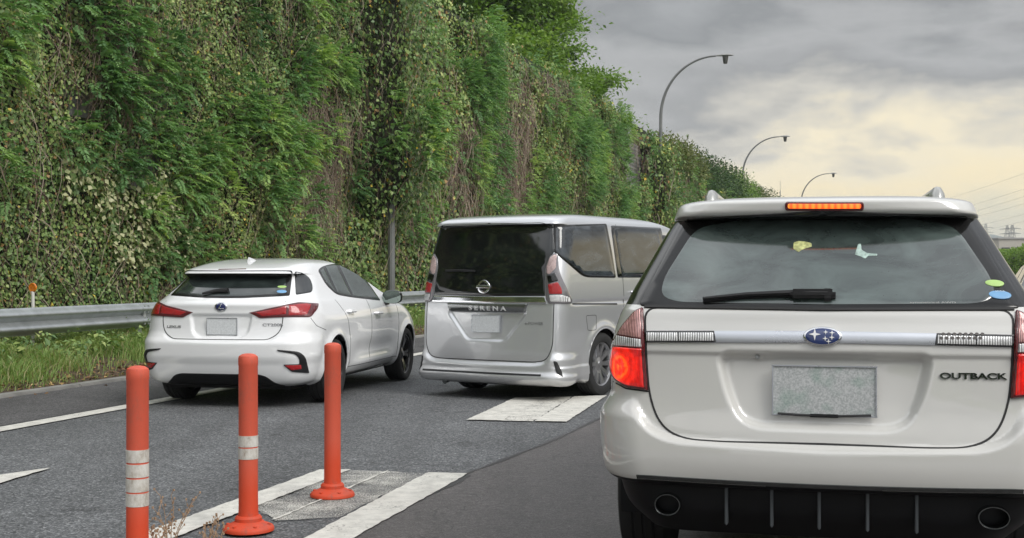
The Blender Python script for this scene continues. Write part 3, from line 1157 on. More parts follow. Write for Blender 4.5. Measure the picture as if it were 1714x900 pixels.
o = link('fallen_leaves', leaves_mesh('fallen_leaves', np.stack([X, Y, z], -1), road_dir(r.normal(0, 1, k), r.normal(0, 1, k), r.normal(0, 0.15, k)),
         road_dir(r.normal(0, 0.3, k), r.normal(0, 0.3, k), np.ones(k)), 0.055 * r.uniform(0.5, 1.5, k), 0.65, r.uniform(0, 1, k)),
         leaf_mat('dead_leaf', [(0.0, (0.07, 0.035, 0.02)), (0.5, (0.24, 0.13, 0.06)), (0.85, (0.40, 0.27, 0.11)), (1.0, (0.6, 0.48, 0.2))], rough=0.7, trans=0.05))
tag(o, 'brown and yellow fallen leaves strewn along the verge edge', 'fallen leaves', kind='stuff')


# ------------------------------------------------------------------ trees
def limb_path(p, d, length, n_, bend, r, up=0.0):
    pts = [Vector(p)]
    d = Vector(d).normalized()
    for i in range(n_):
        d = (d + Vector((r.uniform(-bend, bend), r.uniform(-bend, bend), r.uniform(-bend, bend) + up))).normalized()
        pts.append(pts[-1] + d * (length / n_))
    return pts, d


def tree(name, u, v, h, rad, seed, label, leafc, leaf=0.13, n_limbs=16, per=60, group=None, base_z=0.0, tr=0.16, flat=0.35, clear=0.28):
    r = random.Random(seed)
    rn = np.random.default_rng(seed)
    loc = uv(u, v, base_z)
    root = empty(name, loc)
    tag(root, label, 'tree', group)
    tb = MB()
    tp, _ = limb_path((0, 0, -0.3), (0, 0, 1), h * 0.8, 8, 0.05, r)
    tb.tube(tp, [tr * (1 - 0.8 * i / 8) for i in range(9)], 10)
    Ps, As, Ns = [], [], []
    for i in range(n_limbs):
        t_ = clear + (1 - clear) * (i + r.random()) / n_limbs
        k_ = min(7, int(t_ * 8))
        b = tp[k_].lerp(tp[min(8, k_ + 1)], t_ * 8 - k_)
        az_ = i * 2.4 + r.uniform(-0.4, 0.4)
        rise = 0.25 + 0.9 * t_
        ll = rad * (1.15 - 0.55 * abs(t_ - 0.45) * 1.6) * r.uniform(0.85, 1.03)
        pts, dd_ = limb_path(b, (math.cos(az_), math.sin(az_), rise), ll, 6, 0.14, r, -0.03)
        tb.tube(pts, [tr * 0.42 * (1 - 0.13 * j) for j in range(7)], 6)
        for j in range(2, 7):
            for q in range(3):
                a2 = r.uniform(0, 2 * PI)
                sd_ = Vector((math.cos(a2), math.sin(a2), r.uniform(-0.1, 0.5)))
                dm = (pts[j] - pts[j - 1]).normalized()
                sl = ll * r.uniform(0.18, 0.42)
                p2, _ = limb_path(pts[j], dm * 0.6 + sd_ * 0.9, sl, 4, 0.18, r)
                tb.tube(p2, [tr * 0.14, tr * 0.11, tr * 0.08, tr * 0.06, tr * 0.03], 4, cap=False)
                n_ = per // 6
                for w_ in range(1, 5):
                    c = np.array(p2[w_])
                    ex = sl * 0.28
                    Ps.append(c + rn.normal(0, 1, (n_, 3)) * np.array([ex, ex, ex * flat]))
                    dirv = np.array((p2[w_] - p2[w_ - 1]).normalized())
                    As.append(np.tile(dirv, (n_, 1)) + rn.normal(0, 0.55, (n_, 3)) + np.array([0, 0, -0.15]))
                    Ns.append(rn.normal(0, 0.45, (n_, 3)) + np.array([0, 0, 1.0]))
    tb.build('trunk', M_BARK, root)
    P = np.concatenate(Ps); A_ = np.concatenate(As); Nn = np.concatenate(Ns)
    k = len(P)
    cl = fbm(P[:, 0] * 0.6 + seed, P[:, 2] * 0.9 + P[:, 1] * 0.5, seed, 3)
    tint = np.clip(0.15 + 0.75 * cl + rn.normal(0, 0.1, k), 0, 1)
    me = leaves_mesh('crown', P, A_, Nn, leaf * rn.uniform(0.6, 1.3, k), 0.6, tint, fold=0.15)
    link('crown', me, leafc, root)
    return root


M_BARK = simple('bark', (0.10, 0.08, 0.06), 0.9, var=0.4, vscale=9, bump=0.6)
M_LEAF_BRIGHT = leaf_mat('spring_leaf', [(0.0, (0.045, 0.095, 0.022)), (0.4, (0.11, 0.20, 0.04)), (0.75, (0.21, 0.33, 0.065)), (1.0, (0.34, 0.42, 0.11))], trans=0.35)
M_LEAF_OLIVE = leaf_mat('olive_leaf', [(0.0, (0.04, 0.06, 0.02)), (0.5, (0.12, 0.15, 0.045)), (0.8, (0.20, 0.21, 0.07)), (1.0, (0.26, 0.18, 0.10))], trans=0.25)
M_LEAF_DARK = leaf_mat('evergreen_leaf', [(0.0, (0.015, 0.035, 0.012)), (0.5, (0.04, 0.085, 0.025)), (1.0, (0.09, 0.15, 0.045))], trans=0.2)

tree('broadleaf_tree', -15.4, 55.0, 13.8, 4.2, 3, 'big bright green tree leaning over the top of the wall against the sky', M_LEAF_BRIGHT, leaf=0.20, n_limbs=38, per=230, base_z=2.0, flat=0.45, clear=0.36)
tree('broadleaf_tree', -15.6, 47.5, 12.5, 4.2, 5, 'green tree at the top edge, left of the tree that meets the sky', M_LEAF_BRIGHT, leaf=0.20, n_limbs=30, per=190, base_z=3.0, flat=0.45)
tree('broadleaf_tree', -14.4, 58.0, 6.6, 2.3, 9, 'small pale green tree where the wall top meets the first lamp post gap', M_LEAF_BRIGHT, leaf=0.19, n_limbs=22, per=170, base_z=4.2, flat=0.45)


def bush(name, u, v, z, rx, rz_, seed, label, mat, cat='shrub', leaf=0.16, n_=2600, group=None):
    rn = np.random.default_rng(seed)
    z -= 0.3
    root = empty(name, uv(u, v, z))
    tag(root, label, cat, group)
    ph = rn.uniform(0, 2 * PI, n_)
    ct = rn.uniform(-0.2, 1, n_)
    st_ = np.sqrt(np.maximum(0, 1 - ct ** 2))
    D = np.stack([np.cos(ph) * st_, np.sin(ph) * st_, ct], -1)
    lump = 0.68 + 0.62 * fbm(ph * 1.6 + seed, ct * 3, seed, 3)
    P = D * (lump * rn.uniform(0.55, 1.05, n_))[:, None] * np.array([rx, rx, rz_])
    tint = np.clip(0.2 + 0.6 * fbm(P[:, 0] * 1.3, P[:, 2] * 1.3 + P[:, 1], seed + 3, 3) + rn.normal(0, 0.1, n_), 0, 1)
    me = leaves_mesh('foliage', P, D + rn.normal(0, 0.6, (n_, 3)), D + np.array([0, 0, 0.6]) + rn.normal(0, 0.4, (n_, 3)), leaf * rn.uniform(0.6, 1.4, n_), 0.6, tint)
    link('foliage', me, mat, root)
    mb = MB()
    for i in range(7):
        a = i * 0.9
        e = Vector((math.cos(a) * rx * 0.7, math.sin(a) * rx * 0.7, rz_ * 0.75))
        mb.tube([(0, 0, -0.2), e * 0.5 + Vector((0, 0, 0.05)), e], [0.04, 0.03, 0.01], 5)
    mb.build('stem', M_BARK, root)
    return root


BUSH = [  # u, v, z, rx, rz, seed, material, label
    (-12.4, 66.5, 7.3, 1.4, 1.2, 1, M_LEAF_OLIVE, 'first bush past the first free-standing lamp post on the wall top'),
    (-12.3, 72.0, 7.8, 1.9, 1.5, 2, M_LEAF_OLIVE, 'olive green bush with brownish twigs on the wall top, second past the lamp post'),
    (-12.5, 79.0, 7.7, 1.8, 1.3, 3, M_LEAF_OLIVE, 'yellowish low bush sagging over the wall top above the brown vines'),
    (-12.4, 88.0, 7.7, 2.2, 1.9, 4, M_LEAF_DARK, 'dark green rounded bush on the wall top after the brown vines'),
    (-12.3, 96.5, 7.7, 2.2, 1.8, 5, M_LEAF_DARK, 'dark green bush on the wall top just before the second distant lamp post'),
    (-12.2, 105.0, 7.7, 2.3, 1.9, 6, M_LEAF_BRIGHT, 'light green bush on the wall top beside the second distant lamp post'),
    (-12.2, 114.0, 7.6, 2.3, 1.7, 7, M_LEAF_OLIVE, 'olive bush on the wall top beyond the second distant lamp post'),
    (-12.1, 124.0, 7.6, 2.4, 1.7, 8, M_LEAF_DARK, 'last dark bush where the creeper wall drops behind the white wagon roof'),
]
for (u, v, z, rx, rz_, sd_, mt, lb) in BUSH:
    bush('bush', u + 0.35, v, z, rx * 1.15, rz_ * 1.25, sd_ + 40, lb, mt, n_=4600, group='bushes along the top of the wall')

# ------------------------------------------------------------------ guard rail with posts
M_GALV = simple('galvanised_steel', (0.42, 0.44, 0.45), 0.42, metal=0.65, var=0.16, vscale=5)
M_GALVDK = simple('galvanised_post', (0.36, 0.37, 0.37), 0.6, metal=0.4, var=0.25, vscale=8)
RAIL_U, RAIL_TOP = -10.3, 0.82
g = empty('guard_rail', uv(RAIL_U, 14, 0))
tag(g, 'galvanised double-wave steel guard rail along the grass verge', 'guard rail')


def to_local(o, p):
    return (p[0] - o.location.x, p[1] - o.location.y, p[2] - o.location.z)


prof = []       # (du, z) of the W section, thick 4 mm sheet
for i in range(41):
    q = i / 40
    z = RAIL_TOP - 0.35 * q
    w_ = 0.5 - 0.5 * math.cos(q * 2 * 2 * PI)
    w_ = w_ ** 0.8
    prof.append((0.085 * w_, z))
seg_len = 4.0
v = 0.0
first = True
while v < 168:
    mb = MB()
    n_ = 4
    rows = []
    for side in (0, 1):
        for i in range(n_ + 1):
            vv_ = v + seg_len * i / n_ + (0.10 if i == n_ else 0)
            bump_ = 0.004 if i == n_ else 0.0
            rows.append([to_local(g, uv(RAIL_U + du - (0.004 if side else 0) - (0.003 if i == n_ else 0), vv_, z)) for du, z in prof])
    npf = len(prof)
    vs = [q for r_ in rows for q in r_]
    fs = []
    for side in (0, 1):
        o0 = side * (n_ + 1) * npf
        for i in range(n_):
            for j in range(npf - 1):
                a = o0 + i * npf + j
                f_ = (a, a + npf, a + npf + 1, a + 1)
                fs.append(f_ if side == 0 else f_[::-1])
    mb.add(vs, fs)
    for e in (0, 1):
        base = 0
    # bolts at the overlap
    for dz in (0.05, 0.13, 0.22, 0.30):
        for dv in (0.06, 0.16):
            pz = RAIL_TOP - dz
            q = dz / 0.35
            w_ = (0.5 - 0.5 * math.cos(q * 4 * PI)) ** 0.8
            c = to_local(g, uv(RAIL_U + 0.085 * w_ + 0.005, v + dv, pz))
            mb.box(c, (0.014, 0.03, 0.03), rz=-TH)
    mb.build('rail_beam', M_GALV, g)
    pb = MB()
    c = to_local(g, uv(RAIL_U - 0.085, v + 0.11, 0))
    pb.tube([(c[0], c[1], -0.2), (c[0], c[1], RAIL_TOP - 0.02)], 0.057, 12)
    c2 = to_local(g, uv(RAIL_U - 0.02, v + 0.11, RAIL_TOP - 0.175))
    pb.box(c2, (0.10, 0.07, 0.30), rz=-TH)
    pb.build('rail_post', M_GALVDK, g)
    v += seg_len

# reflector delineator behind the rail
X, Y, _ = gnd(55, 620)
s_ = ((55 - CX) * RX + FPX * RY) / (RAIL_U - 0.22)
vv_ = ((55 - CX) * FX + FPX * FY) / s_
loc = uv(RAIL_U - 0.22, vv_, 0.0)
zc = CAMH - (481 - HY) / s_
o = empty('delineator', loc, -TH)
tag(o, 'round orange road reflector on a white stick behind the guard rail', 'reflector')
mb = MB()
mb.tube([(0, 0, -0.2), (0, 0, zc - 0.05)], 0.022, 12)
mb.build('post', simple('delineator_white', (0.7, 0.69, 0.64), 0.6, var=0.2), o)
mb = MB()
MX = Matrix.Translation((0, 0, zc)) @ Matrix.Rotation(R_(90), 4, 'X')
mb.lathe([(0.001, -0.012), (0.055, -0.012), (0.062, 0.0), (0.058, 0.014), (0.05, 0.018), (0.04, 0.014), (0.001, 0.02)], 24, MX)
mb.build('reflector_disc', lens_mat('orange_reflector', (0.85, 0.22, 0.015), ribs=40), o)

# ------------------------------------------------------------------ street lamps
M_LAMPPOST = simple('lamp_post_steel', (0.20, 0.205, 0.20), 0.55, metal=0.4, var=0.2, vscale=1.5)
M_LAMPHEAD = simple('lamp_head_grey', (0.30, 0.30, 0.29), 0.5, metal=0.2)


def street_lamp(px, tip_px, tip_py, u, label, H=None):
    s_ = ((px - CX) * RX + FPX * RY) / u if u is not None else None
    if H is not None:
        s_ = (HY - tip_py) / (H - CAMH)
    x, y = (px - CX) / s_, FPX / s_
    H_ = CAMH + (HY - tip_py) / s_
    arm = (tip_px - px) / s_ / RX - 0.42
    o = empty('street_lamp', (x, y, 0), -TH)
    tag(o, label, 'street lamp', 'curved-arm street lamps along the wall')
    mb = MB()
    n_ = 22
    pts = [(0, 0, 0.0), (0, 0, 2.0), (0, 0, 4.5)]
    bend0 = H_ - arm * 0.95
    for i in range(n_ + 1):
        q = i / n_ * PI / 2
        pts.append(((arm - 0.5) * (1 - math.cos(q)), 0, bend0 + (H_ - bend0 - 0.02) * math.sin(q) ** 0.95))
    rs = [0.088, 0.086, 0.085] + [0.085 - 0.04 * i / n_ for i in range(n_ + 1)]
    mb.tube(pts, rs, 10)
    mb.lathe([(0.001, 0.0), (0.18, 0.0), (0.18, 0.02), (0.10, 0.04), (0.10, 0.3)], 16)
    mb.build('post', M_LAMPPOST, o)
    hb = MB()
    hx = arm - 0.5
    secs = [(0.0, 0.05, 0.05), (0.12, 0.10, 0.07), (0.35, 0.17, 0.10), (0.62, 0.19, 0.10), (0.82, 0.15, 0.07), (0.92, 0.04, 0.02)]
    vs, fs = [], []
    for (dx, w_, h_) in secs:
        for k in range(12):
            q = 2 * PI * k / 12
            zz = math.sin(q) * h_
            zz = zz if zz > 0 else zz * 0.35
            vs.append((hx + dx, math.cos(q) * w_, H_ + zz - 0.02))
    for i in range(len(secs) - 1):
        for k in range(12):
            k2 = (k + 1) % 12
            fs.append((i * 12 + k, i * 12 + k2, (i + 1) * 12 + k2, (i + 1) * 12 + k))
    fs += [tuple(range(12)), tuple(5 * 12 + k for k in reversed(range(12)))]
    hb.add(vs, fs)
    hb.build('lamp_head', M_LAMPHEAD, o)
    lb_ = MB()
    lb_.lathe([(0.16, 0), (0.15, -0.10), (0.11, -0.36), (0.09, -0.40), (0.001, -0.41)], 16, Matrix.Translation((hx + 0.50, 0, H_ - 0.045)))
    lb_.build('lamp_bowl', simple('lamp_bowl_glass', (0.09, 0.09, 0.085), 0.2), o)
    return o, H_


street_lamp(655, 655 + 3.6 * 71.6, 454 - 11.35 * 71.6, -10.9, 'grey lamp post rising from behind the guard rail into the ivy between hatchback and minivan')
street_lamp(1106, 1222, 97, -10.9, 'tallest of the curved lamp posts seen against the grey cloud')
street_lamp(1243, 1318, 230, -10.9, 'middle one of the three curved street lamps against the sky')
street_lamp(1341, 1397, 291, None, 'smallest, farthest curved street lamp above the white wagon roof', H=12.65)

# ------------------------------------------------------------------ bollards
m, t, p = base_mat('orange_rubber')
tcn = N(t, 'ShaderNodeTexCoord')
o = tcn.outputs['Object']
sp_ = N(t, 'ShaderNodeSeparateXYZ')
L(t, o, sp_.inputs[0])
nz = noise(t, mapping(t, o, (1, 1, 0.35)), 16, 6, 0.7)
n2_ = noise(t, o, 5, 4, 0.6)
gr_ = noise(t, mapping(t, o, (1, 1, 0.5)), 7, 6, 0.75)
fad = ramp(t, mathn(t, 'ADD', sp_.outputs[2], mathn(t, 'MULTIPLY', n2_, 0.08)), [(0.22, (0.62, 0.062, 0.018)), (0.36, (0.62, 0.098, 0.052))])
c = mixc(t, ramp(t, nz, [(0.56, (0, 0, 0)), (0.75, (0.75, 0.75, 0.75))]), fad, (0.26, 0.055, 0.035))
c = mixc(t, ramp(t, gr_, [(0.52, (0, 0, 0)), (0.72, (0.45, 0.45, 0.45))]), c, (0.20, 0.12, 0.09))
L(t, c, p.inputs['Base Color'])
p.inputs['Roughness'].default_value = 0.62
b = N(t, 'ShaderNodeBump')
b.inputs['Strength'].default_value = 0.25
b.inputs['Distance'].default_value = 0.003
L(t, noise(t, o, 60, 4, 0.7), b.inputs['Height'])
L(t, b.outputs[0], p.inputs['Normal'])
M_ORANGE = m
m, t, p = base_mat('dirty_reflective_band')
tcn = N(t, 'ShaderNodeTexCoord')
o = tcn.outputs['Object']
nz = noise(t, mapping(t, o, (1, 1, 0.6)), 22, 6, 0.75)
L(t, ramp(t, nz, [(0.33, (0.30, 0.24, 0.19)), (0.48, (0.52, 0.49, 0.44)), (0.65, (0.66, 0.64, 0.60))]), p.inputs['Base Color'])
p.inputs['Roughness'].default_value = 0.5
M_BAND = m


def bollard(px, top_py, bands, label, tilt=0.0):
    H = 0.861
    s_ = (top_py - HY) / (CAMH - H)
    loc = ((px - CX) / s_, FPX / s_, 0.012)
    o = empty('bollard', loc, random.uniform(0, 6))
    o.rotation_euler = (R_(tilt), R_(tilt * 0.6), 0)
    tag(o, label, 'bollard', 'orange flexible bollards on the gore')
    mb = MB()
    r0 = 0.0465
    prof = [(0.052, 0.055), (0.049, 0.075), (r0 + 0.001, 0.10), (r0, 0.2), (r0, H - 0.055), (r0 + 0.0015, H - 0.052), (r0 + 0.0015, H - 0.018), (r0 - 0.002, H - 0.008), (r0 - 0.016, H + 0.001), (r0 - 0.03, H + 0.004), (0.001, H + 0.005)]
    mb.lathe(prof, 32)
    mb.build('post', M_ORANGE, o)
    bb = MB()
    bb.lathe([(0.125, 0.0), (0.125, 0.012), (0.118, 0.022), (0.085, 0.036), (0.066, 0.046), (0.066, 0.062), (0.058, 0.072), (0.05, 0.074)], 36)
    for k in range(6):
        q = k * PI / 3
        bb.lathe([(0.009, 0.0), (0.009, 0.006), (0.001, 0.008)], 8, Matrix.Translation((0.1 * math.cos(q), 0.1 * math.sin(q), 0.028)))
    bb.build('base', M_ORANGE, o)
    for (z0, z1) in bands:
        rb = MB()
        rb.lathe([(r0 - 0.001, z0), (r0 + 0.0018, z0 + 0.0005), (r0 + 0.0018, z1 - 0.0005), (r0 - 0.001, z1)], 32)
        rb.build('reflective_band', M_BAND, o)
    return o


bollard(230, 618, [(0.455, 0.509), (0.392, 0.448), (0.330, 0.386), (0.268, 0.324)], 'nearest orange bollard, with four dirty white bands', 0.3)
bollard(416, 597, [(0.410, 0.465), (0.350, 0.404)], 'middle orange bollard, with two white bands close together', -0.3)
bollard(556.5, 578, [], 'plain orange bollard without bands standing on the worn paint', 0.2)


# dry weeds by the first bollards
def dry_weed(px, py, h, seed, label):
    r = random.Random(seed)
    g_ = gnd(px, py)
    o = empty('dry_weed', (g_[0], g_[1], 0.012))
    tag(o, label, 'weed', 'dry weeds growing in the gore')
    mb = MB()
    for i in range(5):
        a = r.uniform(0, 2 * PI)
        pts, dd_ = limb_path((r.uniform(-0.03, 0.03), r.uniform(-0.03, 0.03), 0), (math.cos(a) * 0.35, math.sin(a) * 0.35, 1), h * r.uniform(0.5, 1), 7, 0.16, r)
        mb.tube(pts, [0.0026 - 0.0002 * k for k in range(8)], 5)
        for j in range(2, 8):
            for q in range(1):
                a2 = r.uniform(0, 2 * PI)
                p2, _ = limb_path(pts[j], (math.cos(a2) * 0.7, math.sin(a2) * 0.7, 0.8), h * r.uniform(0.08, 0.22), 3, 0.25, r)
                mb.tube(p2, [0.0016, 0.0014, 0.0012, 0.0008], 4)
                mb.box(tuple(p2[-1]), (0.007, 0.007, 0.009), rz=a2)
                if r.random() < 0.5:
                    mb.box(tuple(p2[1]), (0.009, 0.004, 0.012), rz=a2)
    mb.build('stalks', simple('dry_stalk', (0.36, 0.24, 0.15), 0.8, var=0.3), o)
    return o


dry_weed(289, 925, 0.30, 3, 'dry brown weed right of the nearest bollard')
dry_weed(352, 922, 0.19, 4, 'small dry reddish weed left of the middle bollard base')
dry_weed(266, 940, 0.20, 6, 'low dry weed touching the nearest bollard')


# ------------------------------------------------------------------ far right: hedge, warehouse, hills, pylons
def hedge():
    rn = np.random.default_rng(12)
    root = empty('hedge', uv(9.4, 60, 0))
    tag(root, 'clipped green hedge beyond the road at the right edge', 'hedge')
    n_ = 60000
    u0, u1, H = 8.6, 10.4, 2.75
    v = rn.uniform(-75, 130, n_)
    top = rn.uniform(0, 1, n_) < 0.3
    u = np.where(top, rn.uniform(u0, u1, n_), u0 + np.abs(rn.normal(0, 0.12, n_)))
    z = np.where(top, H - np.abs(rn.normal(0, 0.08, n_)), rn.uniform(0.1, H, n_))
    z = z + (fbm(v * 0.7, u, 3, 3) - 0.5) * 0.6 * (z / H)
    u = u - (fbm(v * 0.9, z * 1.2, 4, 3) - 0.5) * 0.5
    X, Y = uv_np(u, v)
    P = np.stack([X - root.location.x, Y - root.location.y, z], -1)
    nr = road_dir(np.where(top, 0.2, -1.0), 0 * v, np.where(top, 1.0, 0.4)) + rn.normal(0, 0.4, (n_, 3))
    ax = rn.normal(0, 0.6, (n_, 3)) + np.array([0, 0, 0.4])
    link('foliage', leaves_mesh('foliage', P, ax, nr, 0.15 * rn.uniform(0.6, 1.4, n_), 0.6, np.clip(0.2 + 0.7 * fbm(v, z * 2, 6, 3) + rn.normal(0, 0.1, n_), 0, 1)), M_LEAF_BRIGHT, root)
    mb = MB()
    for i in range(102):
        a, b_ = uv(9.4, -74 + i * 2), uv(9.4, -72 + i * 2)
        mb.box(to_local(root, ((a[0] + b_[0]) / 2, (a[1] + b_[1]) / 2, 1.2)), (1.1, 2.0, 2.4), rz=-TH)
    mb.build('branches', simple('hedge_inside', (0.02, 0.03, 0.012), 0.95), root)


hedge()


def px_dir(px, dist):
    return ((px - CX) / FPX * dist, dist)


def zat(py, dist):
    return CAMH + (HY - py) / FPX * dist


# warehouse
D_ = 420.0
x0, _ = px_dir(1672, D_)
x1, _ = px_dir(1830, D_)
wh = empty('warehouse', ((x0 + x1) / 2, D_, 0))
tag(wh, 'long low beige warehouse far off at the right edge', 'building')
mb = MB()
H = zat(400, D_)
w = x1 - x0
mb.box((0, 10, H / 2), (w, 20, H))
mb.build('wall', simple('warehouse_beige', (0.42, 0.39, 0.34), 0.8), wh)
mb = MB()
mb.box((0, 10, H + 0.25), (w + 0.8, 20.8, 0.5))
mb.build('roof', simple('warehouse_roof', (0.30, 0.29, 0.28), 0.7), wh)
for k in range(7):
    mb = MB()
    mb.box((-w / 2 + w * (k + 0.5) / 7, -0.02, H * 0.72), (w / 7 * 0.6, 0.08, H * 0.10))
    mb.build('window', M_GLASS_DARK, wh)

# low buildings and a green rise in front of the hills
M_HILL = simple('hill_woods', (0.045, 0.07, 0.045), 0.95, var=0.4, vscale=0.02)


def ridge(name, dist, prof, depth, mat):
    vs, fs = [], []
    n_ = len(prof)
    for (px, py) in prof:
        x, y = px_dir(px, dist)
        k = 1 + depth / dist
        vs += [(x, y, -1), (x, y + depth * 0.35, zat(py, dist + depth * 0.35)), (x * k, y + depth, -1)]
    for i in range(n_ - 1):
        for j in range(2):
            a = i * 3 + j
            fs.append((a, a + 3, a + 4, a + 1))
    fs.append((0, 1, 2))
    fs.append(((n_ - 1) * 3, (n_ - 1) * 3 + 2, (n_ - 1) * 3 + 1))
    o = link(name, mesh_np(name, vs, fs), mat)
    o['kind'] = 'structure'
    return o


rr = random.Random(4)
prof = [(px, 392 + 6 * math.sin(px * 0.011) + 4 * math.sin(px * 0.031 + 1) + rr.uniform(-1.2, 1.2)) for px in range(900, 2700, 14)]
ridge('hills', 2400, prof, 900, M_HILL)
prof = [(px, 402 + 4 * math.sin(px * 0.017 + 2) + 2 * math.sin(px * 0.05) + rr.uniform(-1.5, 1.5)) for px in range(900, 2700, 9)]
ridge('hills', 1300, prof, 400, M_HILL)


def pylon(px, py, dist, label, W=7.0, base_z=None):
    top = zat(py, dist)
    x, y = px_dir(px, dist)
    o = empty('pylon', (x, y, 0))
    tag(o, label, 'pylon', 'lattice power pylons on the horizon')
    mb = MB()
    r_ = 0.15
    def half(z):
        return W / 2 * (1 - z / top) ** 0.9 + 0.45
    lv = [top * q for q in (0, 0.18, 0.34, 0.48, 0.6, 0.7, 0.78, 0.86, 0.93, 1.0)]
    for sx, sy in ((-1, -1), (1, -1), (1, 1), (-1, 1)):
        mb.tube([(sx * half(z), sy * half(z), z) for z in lv], r_, 4)
    for i in range(len(lv) - 1):
        a, b_ = half(lv[i]), half(lv[i + 1])
        for s1 in (-1, 1):
            mb.tube([(-a, s1 * a, lv[i]), (b_, s1 * b_, lv[i + 1])], r_ * 0.6, 4)
            mb.tube([(a, s1 * a, lv[i]), (-b_, s1 * b_, lv[i + 1])], r_ * 0.6, 4)
    mb.build('tower', M_LAMPPOST, o)
    for z in (top * 0.72, top * 0.82, top * 0.92):
        ab = MB()
        ab.tube([(-W * 0.8, 0, z), (0, 0, z + 0.6), (W * 0.8, 0, z)], r_, 4)
        ab.tube([(-W * 0.8, 0, z), (W * 0.8, 0, z)], r_ * 0.8, 4)
        ab.build('cross_arm', M_LAMPPOST, o)
    return o, [(sg * W * 0.8, top * q) for q in (0.72, 0.82, 0.92) for sg in (-1, 1)]


pylon(1650, 374, 1150, 'left, faintest of the three distant power pylons', W=9)
pylon(1686, 377, 900, 'middle one of the three distant power pylons')
pylon(1694.5, 376, 820, 'right, darkest of the three distant power pylons')
# antenna mast
x, y = px_dir(1306, 700)
o = empty('antenna_mast', (x, y, 0))
tag(o, 'thin antenna mast between the second and third street lamps', 'mast')
mb = MB()
Ht = zat(303, 700)
for a in (0, 2.1, 4.2):
    mb.tube([(0.8 * math.cos(a), 0.8 * math.sin(a), 0), (0.15 * math.cos(a), 0.15 * math.sin(a), Ht * 0.9)], 0.10, 4)
mb.tube([(0, 0, Ht * 0.88), (0, 0, Ht)], 0.10, 4)
mb.build('mast', M_LAMPPOST, o)
# wires overhead from the pylons, running down towards the horizon at the left
M_WIRE = simple('power_wire', (0.12, 0.12, 0.12), 0.6)
WIRES = [((1500, 352), (1714, 287)), ((1500, 372), (1714, 313)), ((1520, 377), (1714, 325)), ((1520, 383), (1714, 337)), ((1540, 393), (1714, 354)), ((1540, 400), (1714, 366))]
for i, ((xa, ya), (xb, yb)) in enumerate(WIRES):
    da, db = 800.0, 330.0
    a = (px_dir(xa, da)[0], da, zat(ya, da))
    sl = (yb - ya) / (xb - xa)
    xb2 = xb + 110
    yb2 = yb + sl * 110 - 4
    b_ = (px_dir(xb2, db)[0], db, zat(yb2, db))
    mb = MB()
    pts = []
    for k in range(25):
        q = k / 24
        # equal steps along the line as seen keep the sag smooth
        w_ = (q / db) / (q / db + (1 - q) / da) if q > 0 else 0
        w_ = q
        P_ = [a[j] + (b_[j] - a[j]) * w_ for j in range(3)]
        P_[2] -= 4.0 * 4 * w_ * (1 - w_) * 0.5
        pts.append(tuple(P_))
    mb.tube(pts, 0.03, 4)
    o = mb.build('power_line', M_WIRE)
    tag(o, ['uppermost', 'second from the top', 'third from the top', 'third from the bottom', 'second from the bottom', 'lowest'][i] + ' of the thin power lines crossing the sky at right', 'power line', 'power lines across the sky at the right')

# ------------------------------------------------------------------ hazy air
mb = MB()
mb.box((450, 1850, 44.0), (6200, 5000, 92.04))
m = bpy.data.materials.new('haze_air')
m.use_nodes = True
m.node_tree.nodes.clear()
pv_ = m.node_tree.nodes.new('ShaderNodeVolumePrincipled')
pv_.inputs['Color'].default_value = (0.86, 0.90, 0.93, 1)
pv_.inputs['Density'].default_value = 0.00032
mo_ = m.node_tree.nodes.new('ShaderNodeOutputMaterial')
m.node_tree.links.new(pv_.outputs[0], mo_.inputs['Volume'])
hz = mb.build('haze', m, smooth=False)
hz['kind'] = 'stuff'
hz['label'] = 'thin pale haze over the road and the far hills'

# ------------------------------------------------------------------ car body surface
def pchip(xs, ys, q):
    xs = np.asarray(xs, float); ys = np.asarray(ys, float)
    h = np.diff(xs); d = np.diff(ys) / h
    m_ = np.zeros_like(ys)
    for i in range(1, len(xs) - 1):
        if d[i - 1] * d[i] > 0:
            w1, w2 = 2 * h[i] + h[i - 1], h[i] + 2 * h[i - 1]
            m_[i] = (w1 + w2) / (w1 / d[i - 1] + w2 / d[i])
    m_[0], m_[-1] = d[0], d[-1]
    i = np.clip(np.searchsorted(xs, q, side='right') - 1, 0, len(xs) - 2)
    t_ = (q - xs[i]) / h[i]
    return ((2 * t_ ** 3 - 3 * t_ ** 2 + 1) * ys[i] + (t_ ** 3 - 2 * t_ ** 2 + t_) * h[i] * m_[i]
            + (-2 * t_ ** 3 + 3 * t_ ** 2) * ys[i + 1] + (t_ ** 3 - t_ ** 2) * h[i] * m_[i + 1])


def sdf_poly(px, pz, poly):
    """signed distance to a closed polygon, negative inside"""
    poly = np.asarray(poly, float)
    n_ = len(poly)
    dmin = np.full(px.shape, 1e9)
    inside = np.zeros(px.shape, bool)
    for i in range(n_):
        a, b_ = poly[i], poly[(i + 1) % n_]
        e = b_ - a
        wx, wz = px - a[0], pz - a[1]
        t_ = np.clip((wx * e[0] + wz * e[1]) / max(1e-12, e @ e), 0, 1)
        dmin = np.minimum(dmin, (wx - e[0] * t_) ** 2 + (wz - e[1] * t_) ** 2)
        c_ = (a[1] > pz) != (b_[1] > pz)
        with np.errstate(divide='ignore', invalid='ignore'):
            xi = (b_[0] - a[0]) * (pz - a[1]) / (b_[1] - a[1] + 1e-12) + a[0]
        inside ^= c_ & (px < xi)
    d_ = np.sqrt(dmin)
    return np.where(inside, -d_, d_)


def sstep(a, b_, x):
    t_ = np.clip((x - a) / (b_ - a), 0, 1)
    return t_ * t_ * (3 - 2 * t_)


